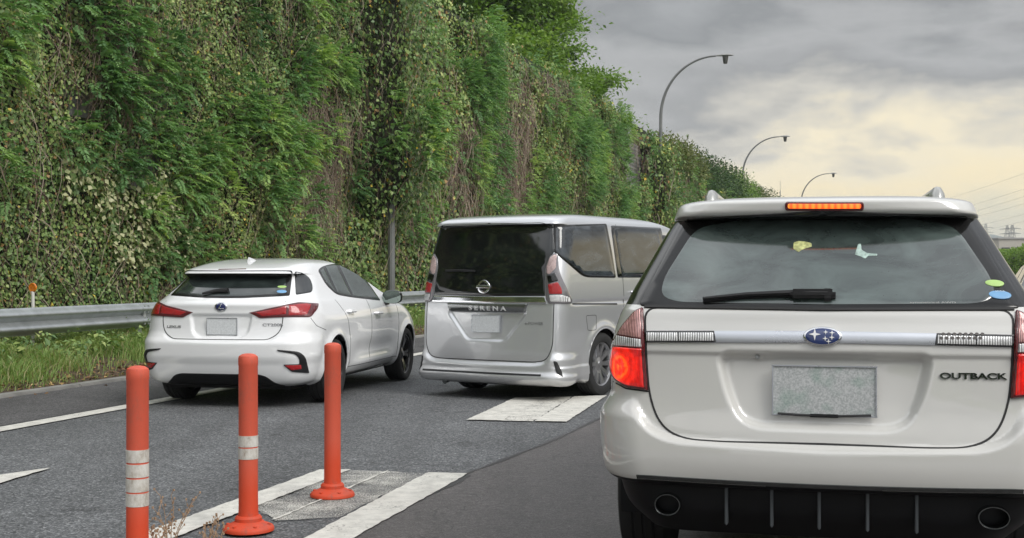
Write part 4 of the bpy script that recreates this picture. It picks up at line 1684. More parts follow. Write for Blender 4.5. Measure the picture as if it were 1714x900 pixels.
class Body:
    """closed car skin made of stacked horizontal slices; each row of the table is
    z, half width, rear y, front y, rear fillet (x, y), rear bow, front fillet (x, y), front bow"""
    def __init__(s, rows, loc, heading, fields=(), nb=200, counts=(70, 30, 60, 14, 14), name='car'):
        s.loc, s.h = loc, heading
        R = np.array(rows, float)
        ln = np.concatenate([[0], np.cumsum(np.sqrt(np.diff(R[:, 0]) ** 2 + np.diff(R[:, 2]) ** 2 + (0.7 * np.diff(R[:, 1])) ** 2 + (0.1 * np.diff(R[:, 3])) ** 2) + 0.004)])
        q = np.linspace(0, ln[-1], nb)
        C = [pchip(ln, R[:, k], q) for k in range(R.shape[1])]
        z, w, yr, yf, rx, ry, bow, fx, fy, bowf = [c[:, None] for c in C]
        n1, n2, n3, n4, n5 = counts
        s.k_rear, s.k_front = n1 + n2, n1 + n2 + n3
        X, Y = [], []
        t_ = np.linspace(0, 1, n1)[None, :]
        xr = (w - rx) * t_
        X.append(xr); Y.append(yr + bow * (xr / w) ** 2)
        xe = w - rx
        y0 = yr + bow * (xe / w) ** 2
        sl = 2 * bow * xe / w ** 2
        kx, ky = 0.6 * rx, 0.6 * (yr + ry - y0)
        t_ = np.linspace(0, 1, n2 + 1)[None, 1:]
        B0, B1, B2, B3 = (1 - t_) ** 3, 3 * t_ * (1 - t_) ** 2, 3 * t_ ** 2 * (1 - t_), t_ ** 3
        X.append(B0 * xe + B1 * (xe + kx) + B2 * w + B3 * w)
        Y.append(B0 * y0 + B1 * (y0 + kx * sl) + B2 * (yr + ry - ky) + B3 * (yr + ry))
        ya, yb = yr + ry, yf - fy
        t_ = np.linspace(0, 1, n3 + 1)[None, 1:]
        X.append(w + 0 * t_); Y.append(ya + (yb - ya) * t_)
        t_ = np.linspace(0, 1, n4 + 1)[None, 1:]
        B0, B1, B2, B3 = (1 - t_) ** 3, 3 * t_ * (1 - t_) ** 2, 3 * t_ ** 2 * (1 - t_), t_ ** 3
        xe = w - fx
        y1 = yf - bowf * (xe / w) ** 2
        slf = 2 * bowf * xe / w ** 2
        X.append(B0 * w + B1 * w + B2 * (xe + 0.6 * fx) + B3 * xe)
        Y.append(B0 * yb + B1 * (yb + 0.6 * (y1 - yb)) + B2 * (y1 - 0.6 * fx * slf) + B3 * y1)
        t_ = np.linspace(0, 1, n5 + 1)[None, 1:]
        xf = xe * (1 - t_)
        X.append(xf); Y.append(yf - bowf * (xf / w) ** 2)
        X = np.concatenate(X, 1); Y = np.concatenate(Y, 1)
        Z = np.broadcast_to(z, X.shape)
        P = np.stack([X, Y, Z], -1)
        s.P = P
        s.nb, s.na = X.shape
        s.N = s.normals(P)
        for f in fields:
            d_ = f(P, s.N)
            s.P = s.P + s.N * d_[..., None]
        s.N = s.normals(s.P)
        s.px = None
        s.name = name

    def normals(s, P):
        du = np.gradient(P, axis=1)
        dv = np.gradient(P, axis=0)
        # across the centre lines the mirror side continues
        du[:, 0] = np.array([1, 0, 0]) * np.abs(P[:, 1, 0:1] - P[:, 0, 0:1])
        du[:, -1] = np.array([-1, 0, 0]) * np.abs(P[:, -2, 0:1] - P[:, -1, 0:1])
        n_ = np.cross(du, dv)
        return unit(n_)

    def ev(s, a, b_, what='P'):
        """a in -1..1 (0 = rear centre), b in 0..1 -> point / normal"""
        G = s.P if what == 'P' else s.N
        a = np.atleast_1d(np.asarray(a, float)); b_ = np.atleast_1d(np.asarray(b_, float))
        over = a > 1.0                      # past the front centre line, on the other side
        sgn = np.where((a < 0) | over, -1, 1)
        a = np.where(over, 2.0 - a, a)
        fa = np.clip(np.abs(a), 0, 1) * (s.na - 1)
        fb = np.clip(b_, 0, 1) * (s.nb - 1)
        ia = np.clip(fa.astype(int), 0, s.na - 2); ib = np.clip(fb.astype(int), 0, s.nb - 2)
        ta = (fa - ia)[:, None]; tb = (fb - ib)[:, None]
        r_ = (G[ib, ia] * (1 - ta) * (1 - tb) + G[ib, ia + 1] * ta * (1 - tb) + G[ib + 1, ia] * (1 - ta) * tb + G[ib + 1, ia + 1] * ta * tb)
        r_ = r_.copy()
        r_[:, 0] *= sgn
        if what == 'N':
            r_ = unit(r_)
        return r_

    def to_px(s, P):
        c, n_ = math.cos(s.h), math.sin(s.h)
        X = s.loc[0] + P[..., 0] * c + P[..., 1] * n_
        Y = s.loc[1] - P[..., 0] * n_ + P[..., 1] * c
        return CX + X / Y * FPX, HY - (P[..., 2] + s.loc[2] - CAMH) / Y * FPX, Y

    def prep(s):
        out = []
        c, n_ = math.cos(s.h), math.sin(s.h)
        for sg in (1, -1):
            P = s.P * np.array([sg, 1, 1]); Nn = s.N * np.array([sg, 1, 1])
            x, y, Y = s.to_px(P)
            X = s.loc[0] + P[..., 0] * c + P[..., 1] * n_
            nx = Nn[..., 0] * c + Nn[..., 1] * n_
            ny = -Nn[..., 0] * n_ + Nn[..., 1] * c
            face = X * nx + Y * ny + (P[..., 2] - CAMH) * Nn[..., 2]
            out.append((x, y, face < 0))
        s.pxc = out

    def pick(s, x, y, side=None):
        if getattr(s, 'pxc', None) is None:
            s.prep()
        best = None
        for k, sg in enumerate((1, -1)):
            if side is not None and sg != side:
                continue
            gx, gy, f = s.pxc[k]
            d_ = (gx - x) ** 2 + (gy - y) ** 2 + np.where(f, 0, 1e7)
            i = np.unravel_index(np.argmin(d_), d_.shape)
            if best is None or d_[i] < best[0]:
                best = (d_[i], sg, i)
        _, sg, (ib, ia) = best
        a, b_ = sg * ia / (s.na - 1), ib / (s.nb - 1)
        ea, eb = 0.5 / s.na, 0.5 / s.nb
        for it in range(6):
            p0 = s.ev([a, a + ea, a], [b_, b_, b_ + eb])
            qx, qy, _ = s.to_px(p0)
            J = np.array([[(qx[1] - qx[0]) / ea, (qx[2] - qx[0]) / eb], [(qy[1] - qy[0]) / ea, (qy[2] - qy[0]) / eb]])
            r_ = np.array([x - qx[0], y - qy[0]])
            try:
                st_ = np.linalg.solve(J, r_)
            except np.linalg.LinAlgError:
                break
            st_ = np.clip(st_, -0.04, 0.04)
            a2, b2 = np.clip(a + st_[0], -1, 1), np.clip(b_ + st_[1], 0, 1)
            a, b_ = a2, b2
        return float(a), float(b_)

    def b_of_z(s, z, y=None):
        zz = s.P[:, 0, 2]
        return float(np.interp(z, zz, np.arange(s.nb) / (s.nb - 1)))

    def rear(s, x, z):
        b_ = float(np.interp(z, s.P[:, 2, 2], np.arange(s.nb) / (s.nb - 1)))
        fb = b_ * (s.nb - 1); i = min(int(fb), s.nb - 2); t_ = fb - i
        row = s.P[i] * (1 - t_) + s.P[i + 1] * t_
        k = int(np.argmax(row[:s.k_rear + 1, 0]))
        a = np.interp(abs(x), row[:k + 1, 0], np.arange(k + 1)) / (s.na - 1)
        return (math.copysign(float(a), x), b_)

    def side(s, y, z, sg=1):
        j = s.na // 2
        b_ = float(np.interp(z, s.P[:, j, 2], np.arange(s.nb) / (s.nb - 1)))
        fb = b_ * (s.nb - 1); i = min(int(fb), s.nb - 2); t_ = fb - i
        row = s.P[i] * (1 - t_) + s.P[i + 1] * t_
        a = np.interp(y, row[:, 1], np.arange(s.na)) / (s.na - 1)
        return (sg * float(a), b_)

    def front(s, x, z):
        b_ = float(np.interp(z, s.P[:, -1, 2], np.arange(s.nb) / (s.nb - 1)))
        fb = b_ * (s.nb - 1); i = min(int(fb), s.nb - 2); t_ = fb - i
        row = s.P[i] * (1 - t_) + s.P[i + 1] * t_
        k = s.k_front
        a = np.interp(-abs(x), -row[k:, 0], np.arange(k, s.na)) / (s.na - 1)
        return (float(a) if x >= 0 else 2.0 - float(a), b_)

    # ---- metric chart round a reference
    def chart(s, ab):
        ar = float(np.mean(np.abs(np.where(ab[:, 0] > 1, 2 - ab[:, 0], ab[:, 0])))); br = float(np.mean(ab[:, 1]))
        ib = int(round(br * (s.nb - 1))); ia = int(round(ar * (s.na - 1)))
        la = np.concatenate([[0], np.cumsum(np.linalg.norm(np.diff(s.P[ib], axis=0), axis=1))])
        lb = np.concatenate([[0], np.cumsum(np.linalg.norm(np.diff(s.P[:, ia], axis=0), axis=1) + 1e-6)])
        ga = np.arange(s.na) / (s.na - 1); gb = np.arange(s.nb) / (s.nb - 1)
        lt = la[-1]

        def fwd(ab_):
            a_ = ab_[:, 0]
            v_ = np.where(a_ > 1, 2 * lt - np.interp(2 - a_, ga, la), np.sign(a_) * np.interp(np.abs(a_), ga, la))
            return np.stack([v_, np.interp(ab_[:, 1], gb, lb)], -1)

        def inv(uv_):
            u_ = uv_[:, 0]
            v_ = np.where(u_ > lt, 2 - np.interp(2 * lt - u_, la, ga), np.sign(u_) * np.interp(np.abs(u_), la, ga))
            return np.stack([v_, np.interp(uv_[:, 1], lb, gb)], -1)
        return fwd, inv

    def patch(s, name, ab, mat, parent, h=0.004, r=0.003, depth=0.006, cell=0.03):
        ab = np.asarray(ab, float)
        fwd, inv = s.chart(ab)
        O = fwd(ab)
        keep = [0]
        for i in range(1, len(O)):
            if np.linalg.norm(O[i] - O[keep[-1]]) > 0.0015:
                keep.append(i)
        if np.linalg.norm(O[keep[-1]] - O[0]) < 0.0015:
            keep.pop()
        O = O[keep]
        area = 0.5 * np.sum(O[:, 0] * np.roll(O[:, 1], -1) - np.roll(O[:, 0], -1) * O[:, 1])
        if area < 0:
            O = O[::-1]
        t1 = unit(O - np.roll(O, 1, 0)); t2 = unit(np.roll(O, -1, 0) - O)
        tn = unit(t1 + t2)
        nin = np.stack([-tn[:, 1], tn[:, 0]], -1)
        I1 = O + nin * r * 0.35
        I2 = O + nin * r
        lo, hi = I2.min(0), I2.max(0)
        nx = max(1, int((hi[0] - lo[0]) / cell)); nz_ = max(1, int((hi[1] - lo[1]) / cell))
        gx, gz = np.meshgrid(np.linspace(lo[0], hi[0], nx + 2)[1:-1], np.linspace(lo[1], hi[1], nz_ + 2)[1:-1])
        d_ = sdf_poly(gx.ravel(), gz.ravel(), I2)
        G = np.stack([gx.ravel(), gz.ravel()], -1)[d_ < -cell * 0.35]
        pts = [Vector(p_) for p_ in I2] + [Vector(p_) for p_ in G]
        n_ = len(I2)
        res = delaunay_2d_cdt(pts, [], [list(range(n_))], 1, 1e-7)
        tv = np.array([tuple(q) for q in res[0]])
        tf = [tuple(f) for f in res[2]]
        inv_i = {}
        for k, orig in enumerate(res[3]):
            for q in orig:
                inv_i[q] = k

        def lift(U, hh):
            ab_ = inv(U)
            return s.ev(ab_[:, 0], ab_[:, 1]) + s.ev(ab_[:, 0], ab_[:, 1], 'N') * hh
        V = [lift(tv, h)]
        base = len(tv)
        V.append(lift(I1, h - r * 0.3)); V.append(lift(O, h - r)); V.append(lift(O, -depth))
        F = []
        for f in tf:
            q = tv[list(f)]
            ar_ = 0.5 * sum(q[i, 0] * q[(i + 1) % len(q), 1] - q[(i + 1) % len(q), 0] * q[i, 1] for i in range(len(q)))
            F.append(f if ar_ > 0 else f[::-1])
        ring0 = [inv_i.get(i, i) for i in range(n_)]
        rings = [ring0] + [[base + k * n_ + i for i in range(n_)] for k in range(3)]
        for k in range(3):
            A_, B_ = rings[k], rings[k + 1]
            for i in range(n_):
                j = (i + 1) % n_
                if A_[i] == A_[j]:
                    continue
                F.append((A_[i], B_[i], B_[j], A_[j]))
        me = mesh_np(name, np.concatenate(V), F)
        me.set_sharp_from_angle(angle=R_(60))
        return link(name, me, mat, parent)

    def ribbon_vf(s, ab, width, h, closed=False):
        ab = np.asarray(ab, float)
        P = s.ev(ab[:, 0], ab[:, 1]); Nn = s.ev(ab[:, 0], ab[:, 1], 'N')
        if closed:
            T = np.roll(P, -1, 0) - np.roll(P, 1, 0)
        else:
            T = np.gradient(P, axis=0)
        S = unit(np.cross(unit(T), Nn)) * width / 2
        n_ = len(P)
        V = np.concatenate([P + S - Nn * 0.003, P + S + Nn * h, P - S + Nn * h, P - S - Nn * 0.003])
        F = []
        for i in range(n_ if closed else n_ - 1):
            j = (i + 1) % n_
            for k in range(3):
                F.append((k * n_ + i, k * n_ + j, (k + 1) * n_ + j, (k + 1) * n_ + i))
        return V, F

    def seam(s, name, paths, mat, parent, width=0.007, h=0.0012):
        mb = MB()
        for ab, closed in paths:
            V, F = s.ribbon_vf(ab, width, h, closed)
            mb.add(V, F)
        return mb.build(name, mat, parent)

    def text(s, name, txt, centre, width, height, mat, parent, h=0.002, ext=0.002, bold=0.0, space=1.0):
        cu = bpy.data.curves.new(name, 'FONT')
        cu.body = txt
        cu.size = 1.0
        cu.extrude = 0.0
        cu.offset = bold
        cu.align_x = 'CENTER'
        cu.space_character = space
        to = bpy.data.objects.new(name, cu)
        COL.objects.link(to)
        dg = bpy.context.evaluated_depsgraph_get()
        me = bpy.data.meshes.new_from_object(to.evaluated_get(dg))
        bpy.data.objects.remove(to)
        co = np.array([v_.co[:] for v_ in me.vertices])
        co[:, 0] -= (co[:, 0].max() + co[:, 0].min()) / 2
        co[:, 1] -= (co[:, 1].max() + co[:, 1].min()) / 2
        co[:, 0] *= width / (co[:, 0].max() - co[:, 0].min())
        co[:, 1] *= height / (co[:, 1].max() - co[:, 1].min())
        fs = [tuple(p_.vertices) for p_ in me.polygons]
        bpy.data.meshes.remove(me)
        c = np.array([centre], float)
        fwd, inv = s.chart(c)
        c0 = fwd(c)[0]
        ab_ = inv(co[:, :2] + c0)
        P = s.ev(ab_[:, 0], ab_[:, 1]); Nn = s.ev(ab_[:, 0], ab_[:, 1], 'N')
        n_ = len(P)
        V = np.concatenate([P + Nn * (h + ext), P + Nn * (h - 0.001)])
        F = [f for f in fs]
        from collections import Counter
        ec = Counter()
        for f in fs:
            for i in range(len(f)):
                a_, b_ = f[i], f[(i + 1) % len(f)]
                ec[(a_, b_)] += 1
        for (a_, b_) in ec:
            if (b_, a_) not in ec:
                F.append((a_, a_ + n_, b_ + n_, b_))
        return link(name, mesh_np(name, V, F, smooth=False), mat, parent)

    def shape(s, centre, pts):
        """2D metric outline (metres) round a picked centre -> ab outline"""
        c = np.array([centre], float)
        fwd, inv = s.chart(c)
        return inv(np.asarray(pts, float) + fwd(c)[0])

    def shell(s, name, mat, parent, cuts=(), classify=None, mats=None):
        """the skin itself, wheel openings cut out; returns objects by class"""
        P = s.P
        full = np.concatenate([P * np.array([-1, 1, 1]), P], 0) if False else None
        nb, na = s.nb, s.na
        # full ring: left side reversed + right side, sharing the centre lines
        L_ = P[:, ::-1] * np.array([-1, 1, 1])
        ring = np.concatenate([L_[:, :-1], P], 1)      # front centre(left) .. rear .. front centre(right)
        ring = ring[:, :-1]                              # last = first
        nr = ring.shape[1]
        V = ring.reshape(-1, 3).copy()
        ix = np.arange(nb * nr).reshape(nb, nr)
        j2 = np.roll(np.arange(nr), -1)
        F = np.stack([ix[:-1, :], ix[:-1][:, j2], ix[1:][:, j2], ix[1:, :]], -1).reshape(-1, 4)
        for (yc, zc, ra) in cuts:
            dd_ = np.hypot(V[:, 1] - yc, V[:, 2] - zc)
            ins = (dd_ < ra) & (np.abs(V[:, 0]) > 0.45)
            kill = ins[F].all(1)
            F = F[~kill]
            m_ = ins
            k_ = ra / np.maximum(dd_, 1e-6)
            V[m_, 1] = yc + (V[m_, 1] - yc) * k_[m_]
            V[m_, 2] = zc + (V[m_, 2] - zc) * k_[m_]
        # roof cap and floor
        fl = [tuple(ix[-1, :])]
        cls = np.zeros(len(F), int)
        if classify is not None:
            Cc = V[F].mean(1)
            cls = classify(Cc)
        outs = []
        names = name if isinstance(name, (list, tuple)) else [name]
        for k, nm in enumerate(names):
            Fk = F[cls == k]
            used = np.unique(Fk)
            remap = -np.ones(len(V), int); remap[used] = np.arange(len(used))
            me = bpy.data.meshes.new(nm)
            faces = [tuple(f) for f in remap[Fk]]
            if k == 0 and (remap[ix[-1]] >= 0).all():
                faces.append(tuple(remap[ix[-1]]))
            me.from_pydata([tuple(q) for q in V[used]], [], faces)
            me.polygons.foreach_set('use_smooth', np.ones(len(faces), bool))
            me.update()
            me.set_sharp_from_angle(angle=R_(50))
            outs.append(link(nm, me, (mat[k] if isinstance(mat, (list, tuple)) else mat), parent))
        return outs


def fillet(pts, r, closed=True, n_=5):
    """round the corners of a 2D polygon; r may be a list"""
    pts = [np.array(p_[:2], float) for p_ in pts]
    m_ = len(pts)
    out = []
    for i in range(m_):
        ri = r[i] if isinstance(r, (list, tuple)) else r
        if (not closed and i in (0, m_ - 1)) or ri <= 0:
            out.append(pts[i]); continue
        a, b_, c = pts[i - 1], pts[i], pts[(i + 1) % m_]
        la, lc = np.linalg.norm(a - b_), np.linalg.norm(c - b_)
        da, dc = min(ri, la * 0.48), min(ri, lc * 0.48)
        p0 = b_ + (a - b_) / max(la, 1e-9) * da; p1 = b_ + (c - b_) / max(lc, 1e-9) * dc
        for k in range(n_ + 1):
            t_ = k / n_
            out.append((1 - t_) ** 2 * p0 + 2 * t_ * (1 - t_) * b_ + t_ ** 2 * p1)
    return out


def dense(pts, step, closed=True):
    out = []
    m_ = len(pts)
    for i in range(m_ if closed else m_ - 1):
        a, b_ = np.array(pts[i], float), np.array(pts[(i + 1) % m_], float)
        k = max(1, int(np.linalg.norm(b_ - a) / step))
        for j in range(k):
            out.append(a + (b_ - a) * j / k)
    if not closed:
        out.append(np.array(pts[-1], float))
    return out


def pk(body, pts, r=3, step=6, closed=True, side=None):
    """photo outline -> chart coordinates on the body"""
    q = dense(fillet(pts, r, closed), step, closed)
    return np.array([body.pick(x, y, side) for x, y in q])


def mir(ab):
    return ab * np.array([-1, 1])


def half(body, pts, r=3, step=6, side=-1):
    """outline traced on one half, from centre to centre, mirrored to the other"""
    h_ = pk(body, pts, r, step, closed=False, side=side)
    h_[0, 0] = 0; h_[-1, 0] = 0
    return np.concatenate([h_, mir(h_)[::-1][1:-1]])


def rearo(body, pts, r=0.01, step=0.03, closed=True):
    q = dense(fillet(pts, r, closed), step, closed)
    return np.array([body.rear(x, z) for x, z in q])


def sideo(body, pts, r=0.01, step=0.03, closed=True, sg=1):
    q = dense(fillet(pts, r, closed), step, closed)
    return np.array([body.side(y, z, sg) for y, z in q])


def fronto(body, pts, r=0.01, step=0.04, closed=True):
    q = dense(fillet(pts, r, closed), step, closed)
    return np.array([body.front(x, z) for x, z in q])


def wheel(parent, x, y, R, W, sg, rim_mat, spokes=5, style='plain', rr=0.66, inner_mat=None):
    """wheel part with tyre and rim as sub-parts; outer face towards sg"""
    mx = Matrix.Translation((x, y, R)) @ Matrix.Rotation(R_(90) * sg, 4, 'Y')   # local +z -> outward
    hb = MB()
    hb.lathe([(0.001, -W * 0.1), (R * 0.42, -W * 0.1), (R * 0.42, -W * 0.02), (0.001, -W * 0.02)], 24, mx)
    w_ = hb.build('wheel', simple('brake_disc', (0.12, 0.12, 0.12), 0.4, metal=0.8), parent)
    tb = MB()
    ri = R * rr
    prof = [(ri, W * 0.38), (ri + 0.01, W * 0.46), (ri + 0.03, W * 0.495), (R * 0.9, W * 0.5), (R * 0.965, W * 0.46), (R * 0.99, W * 0.38), (R, W * 0.25)]
    for g_ in (0.2, 0.0, -0.2):
        prof += [(R, W * (g_ + 0.03)), (R - 0.008, W * (g_ + 0.02)), (R - 0.008, W * (g_ - 0.02)), (R, W * (g_ - 0.03))]
    prof += [(R, -W * 0.25), (R * 0.99, -W * 0.38), (R * 0.9, -W * 0.5), (ri, -W * 0.45)]
    tb.lathe(prof, 48, mx)
    tb.build('tyre', M_TYRE, w_)
    rb = MB()
    rb.lathe([(ri - 0.012, -W * 0.4), (ri - 0.012, W * 0.30), (ri - 0.006, W * 0.38), (ri + 0.006, W * 0.41), (ri + 0.008, W * 0.38), (ri + 0.002, W * 0.34), (ri, -W * 0.4)], 48, mx)
    rb.lathe([(0.001, W * 0.30), (0.028, W * 0.30), (0.032, W * 0.27), (0.075, W * 0.20), (0.08, W * 0.1), (0.001, W * 0.1)], 20, mx)
    for k in range(spokes):
        a0 = 2 * PI * k / spokes + 0.3
        arms = [(0, 1.0)] if style == 'plain' else [(-0.16, 0.8), (0.16, 0.8)]
        for da, ws in arms:
            vs = []
            secs = [(0.05, 0.030, 0.19, 0.10), (0.5 * ri, 0.024, 0.26, 0.14), (ri * 0.97, 0.030, 0.33, 0.2)]
            for (rad, hw, zt, zb) in secs:
                ang = a0 + da * (0.35 + 0.65 * rad / ri)
                cx, cy = rad * math.cos(ang), rad * math.sin(ang)
                tx, ty = -math.sin(ang), math.cos(ang)
                hw *= ws
                for sx, zz in ((-1, zb), (-0.8, zt), (0.8, zt), (1, zb)):
                    vs.append(mx @ Vector((cx + tx * hw * sx, cy + ty * hw * sx, W * zz)))
            fs = []
            for i in range(2):
                for j in range(4):
                    j2 = (j + 1) % 4
                    fs.append((i * 4 + j, i * 4 + j2, (i + 1) * 4 + j2, (i + 1) * 4 + j))
            fs += [(0, 1, 2, 3), (11, 10, 9, 8)]
            rb.add(vs, fs)
    rb.build('rim', rim_mat, w_)
    if inner_mat is not None:
        pass
    return w_


def well(parent, y, z, ra, w_in, w_out):
    """dark wheel housing on both sides"""
    for sg in (-1, 1):
        mb = MB()
        n_ = 40
        vs, fs = [], []
        for d_ in (w_in, w_out):
            for k in range(n_ + 1):
                q = -0.30 + (PI + 0.6) * k / n_
                vs.append(Vector((sg * d_, y + ra * math.cos(q), z + ra * math.sin(q))))
        for k in range(n_):
            fs.append((k, k + 1, n_ + 2 + k, n_ + 1 + k))
        fs.append(tuple(range(n_ + 1)))
        mb.add(vs, fs)
        mb.build('wheel_housing', M_UNDER, parent)


def arch_lips(body, parent, y, z, ra, mat, r_=0.009):
    for sg in (-1, 1):
        pts = []
        for k in range(37):
            q = -0.25 + (PI + 0.5) * k / 36
            yy, zz = y + ra * math.cos(q), z + ra * math.sin(q)
            if zz < body.P[0, 0, 2] + 0.01:
                continue
            c = body.side(yy, zz, sg)
            P_ = body.ev(*c)[0]
            pts.append((P_[0] - sg * 0.006, yy, zz))
        mb = MB()
        mb.tube(pts, r_, 8)
        mb.build('arch_lip', mat, parent)


def oval(rx, rz_, n_=28, p_=2.0):
    return [(rx * math.copysign(abs(math.cos(2 * PI * k / n_)) ** (2 / p_), math.cos(2 * PI * k / n_)), rz_ * math.copysign(abs(math.sin(2 * PI * k / n_)) ** (2 / p_), math.sin(2 * PI * k / n_))) for k in range(n_)]


def rect(w_, h_, r=0.006):
    return dense(fillet([(-w_ / 2, -h_ / 2), (w_ / 2, -h_ / 2), (w_ / 2, h_ / 2), (-w_ / 2, h_ / 2)], r, n_=4), 0.03)


def star4(c, r):
    out = []
    for k in range(8):
        q = PI / 4 * k
        rr_ = r if k % 2 == 0 else r * 0.28
        out.append((c[0] + rr_ * math.cos(q), c[1] + rr_ * math.sin(q)))
    return out


def underbody(parent, w_, y0, y1, z0, z1):
    mb = MB()
    mb.box((0, (y0 + y1) / 2, (z0 + z1) / 2), (w_ * 2, y1 - y0, z1 - z0), bev=0.03)
    return mb.build('underbody', M_UNDER, parent)


def mirror_part(name, parent, x, y, z, sg, w_, h_, d_, mat, cap=None):
    """door mirror: rounded housing with a stalk, mirror face to the rear"""
    bm = bmesh.new()
    bmesh.ops.create_uvsphere(bm, u_segments=20, v_segments=14, radius=1.0)
    for v_ in bm.verts:
        c = v_.co
        e = 0.72
        px_ = math.copysign(abs(c.x) ** e, c.x) * w_ / 2
        py_ = math.copysign(abs(c.y) ** 0.9, c.y) * d_ / 2
        pz_ = math.copysign(abs(c.z) ** e, c.z) * h_ / 2
        if c.y < -0.2:
            py_ = -0.2 * d_ / 2 - 0.02 * abs(c.y)
        v_.co = Vector((x + sg * w_ / 2 + px_, y + py_ + 0.04 * abs(px_), z + pz_))
    me = bpy.data.meshes.new(name)
    bm.to_mesh(me); bm.free()
    me.polygons.foreach_set('use_smooth', np.ones(len(me.polygons), bool))
    o_ = link(name, me, mat, parent)
    mb = MB()
    mb.tube([(x - sg * 0.06, y + 0.02, z - h_ * 0.55), (x + sg * w_ * 0.3, y, z - h_ * 0.40)], [0.035, 0.03], 10)
    mb.build('stalk', mat, o_)
    gb = MB()
    pts = [Vector((x + sg * w_ / 2 + a * 0.92, y - 0.2 * d_ / 2 - 0.024, z + b_ * 0.92)) for a, b_ in oval(w_ / 2, h_ / 2, 28, 3.0)]
    gb.add(pts, [tuple(range(len(pts)))])
    gb.build('mirror_glass', simple('mirror_silver', (0.30, 0.36, 0.33), 0.05, metal=0.9), o_)
    return o_


# ================================================================== WHITE WAGON (right, nearest)
OB_LOC, OB_H = (1.158, 4.667, 0.0), R_(13.5)
hatch_w = [(0, 1.20), (0.73, 1.20), (0.715, 0.86), (0.70, 0.76), (0.65, 0.68), (0.56, 0.645), (0, 0.63)]
hatch_full = fillet(hatch_w + [(-x, z) for x, z in hatch_w[::-1][1:-1]], 0.06)
recess_o = [(-0.375, 0.955), (0.375, 0.955), (0.345, 0.82), (0.29, 0.705), (-0.29, 0.705), (-0.345, 0.82)]
recess_o = fillet(recess_o, [0.03, 0.03, 0.08, 0.09, 0.09, 0.08])


def f_wagon(P, Nn):
    x, y, z = P[..., 0], P[..., 1], P[..., 2]
    rear = sstep(0.75, 0.35, y)
    d_ = np.zeros_like(x)
    # bumper stands proud round the tailgate
    s1 = sdf_poly(x, z, hatch_full)
    prot = sstep(-0.004, 0.028, s1) * sstep(0.80, 0.70, z) * sstep(0.45, 0.50, z)
    d_ += 0.040 * prot * rear
    # number plate recess
    s2 = sdf_poly(x, z, recess_o)
    d_ -= 0.034 * sstep(0.028, -0.012, s2) * rear
    # crease below the bright strip
    d_ += 0.010 * sstep(0.955, 0.972, z) * sstep(1.15, 1.02, z) * sstep(0.74, 0.70, x) * rear
    # wheel arch flares
    for yc in (0.92, 3.6):
        rr_ = np.hypot(y - yc, z - 0.34)
        d_ += 0.022 * np.exp(-((rr_ - 0.40) / 0.05) ** 2) * sstep(0.5, 0.7, x) * (z < 0.85)
    # character line along the shoulder
    d_ += 0.012 * np.exp(-((z - 0.98) / 0.05) ** 2) * sstep(0.7, 0.78, x) * sstep(0.5, 1.0, y)
    return d_


rows = [
    # z     w      yr     yf    rx    ry    bow   fx    fy    bowf
    (0.26, 0.70, 0.150, 4.50, 0.20, 0.30, 0.02, 0.20, 0.40, 0.08),
    (0.36, 0.785, 0.070, 4.60, 0.20, 0.34, 0.03, 0.20, 0.45, 0.10),
    (0.475, 0.825, 0.045, 4.68, 0.18, 0.36, 0.05, 0.22, 0.50, 0.12),
    (0.49, 0.835, 0.020, 4.70, 0.18, 0.38, 0.06, 0.22, 0.50, 0.12),
    (0.56, 0.850, 0.006, 4.72, 0.18, 0.40, 0.07, 0.24, 0.50, 0.12),
    (0.64, 0.856, 0.012, 4.72, 0.18, 0.40, 0.07, 0.24, 0.55, 0.12),
    (0.76, 0.855, 0.030, 4.66, 0.17, 0.40, 0.07, 0.24, 0.60, 0.12),
    (0.88, 0.850, 0.040, 4.50, 0.16, 0.38, 0.07, 0.26, 0.60, 0.14),
    (0.96, 0.848, 0.045, 4.20, 0.16, 0.36, 0.07, 0.26, 0.60, 0.16),
    (1.02, 0.838, 0.050, 3.85, 0.15, 0.34, 0.07, 0.26, 0.45, 0.18),
    (1.08, 0.820, 0.062, 3.62, 0.14, 0.32, 0.07, 0.22, 0.30, 0.18),
    (1.126, 0.800, 0.071, 3.52, 0.12, 0.30, 0.07, 0.20, 0.25, 0.18),
    (1.140, 0.793, 0.084, 3.50, 0.12, 0.30, 0.07, 0.20, 0.25, 0.18),
    (1.20, 0.765, 0.136, 3.36, 0.12, 0.28, 0.07, 0.20, 0.25, 0.18),
    (1.32, 0.705, 0.242, 3.10, 0.12, 0.26, 0.07, 0.20, 0.25, 0.18),
    (1.44, 0.645, 0.350, 2.84, 0.12, 0.24, 0.06, 0.20, 0.25, 0.18),
    (1.490, 0.618, 0.395, 2.72, 0.11, 0.24, 0.06, 0.20, 0.25, 0.16),
    (1.500, 0.612, 0.330, 2.66, 0.11, 0.26, 0.07, 0.20, 0.25, 0.16),
    (1.506, 0.608, 0.288, 2.66, 0.11, 0.28, 0.08, 0.20, 0.25, 0.16),
    (1.525, 0.600, 0.270, 2.60, 0.13, 0.28, 0.09, 0.20, 0.25, 0.16),
    (1.552, 0.588, 0.268, 2.52, 0.16, 0.30, 0.10, 0.22, 0.28, 0.16),
    (1.572, 0.545, 0.315, 2.40, 0.20, 0.34, 0.10, 0.25, 0.30, 0.15),
    (1.590, 0.440, 0.55, 2.15, 0.22, 0.40, 0.10, 0.25, 0.30, 0.12),
    (1.602, 0.260, 0.90, 1.85, 0.15, 0.30, 0.05, 0.15, 0.25, 0.05),
]
car = empty('station_wagon', OB_LOC, -OB_H)
tag(car, 'large pearl white estate car with lit brake lights close in front on the right', 'car')
B = Body(rows, OB_LOC, OB_H, [f_wagon], nb=330, counts=(130, 40, 70, 14, 16), name='wagon')
WR = 0.34


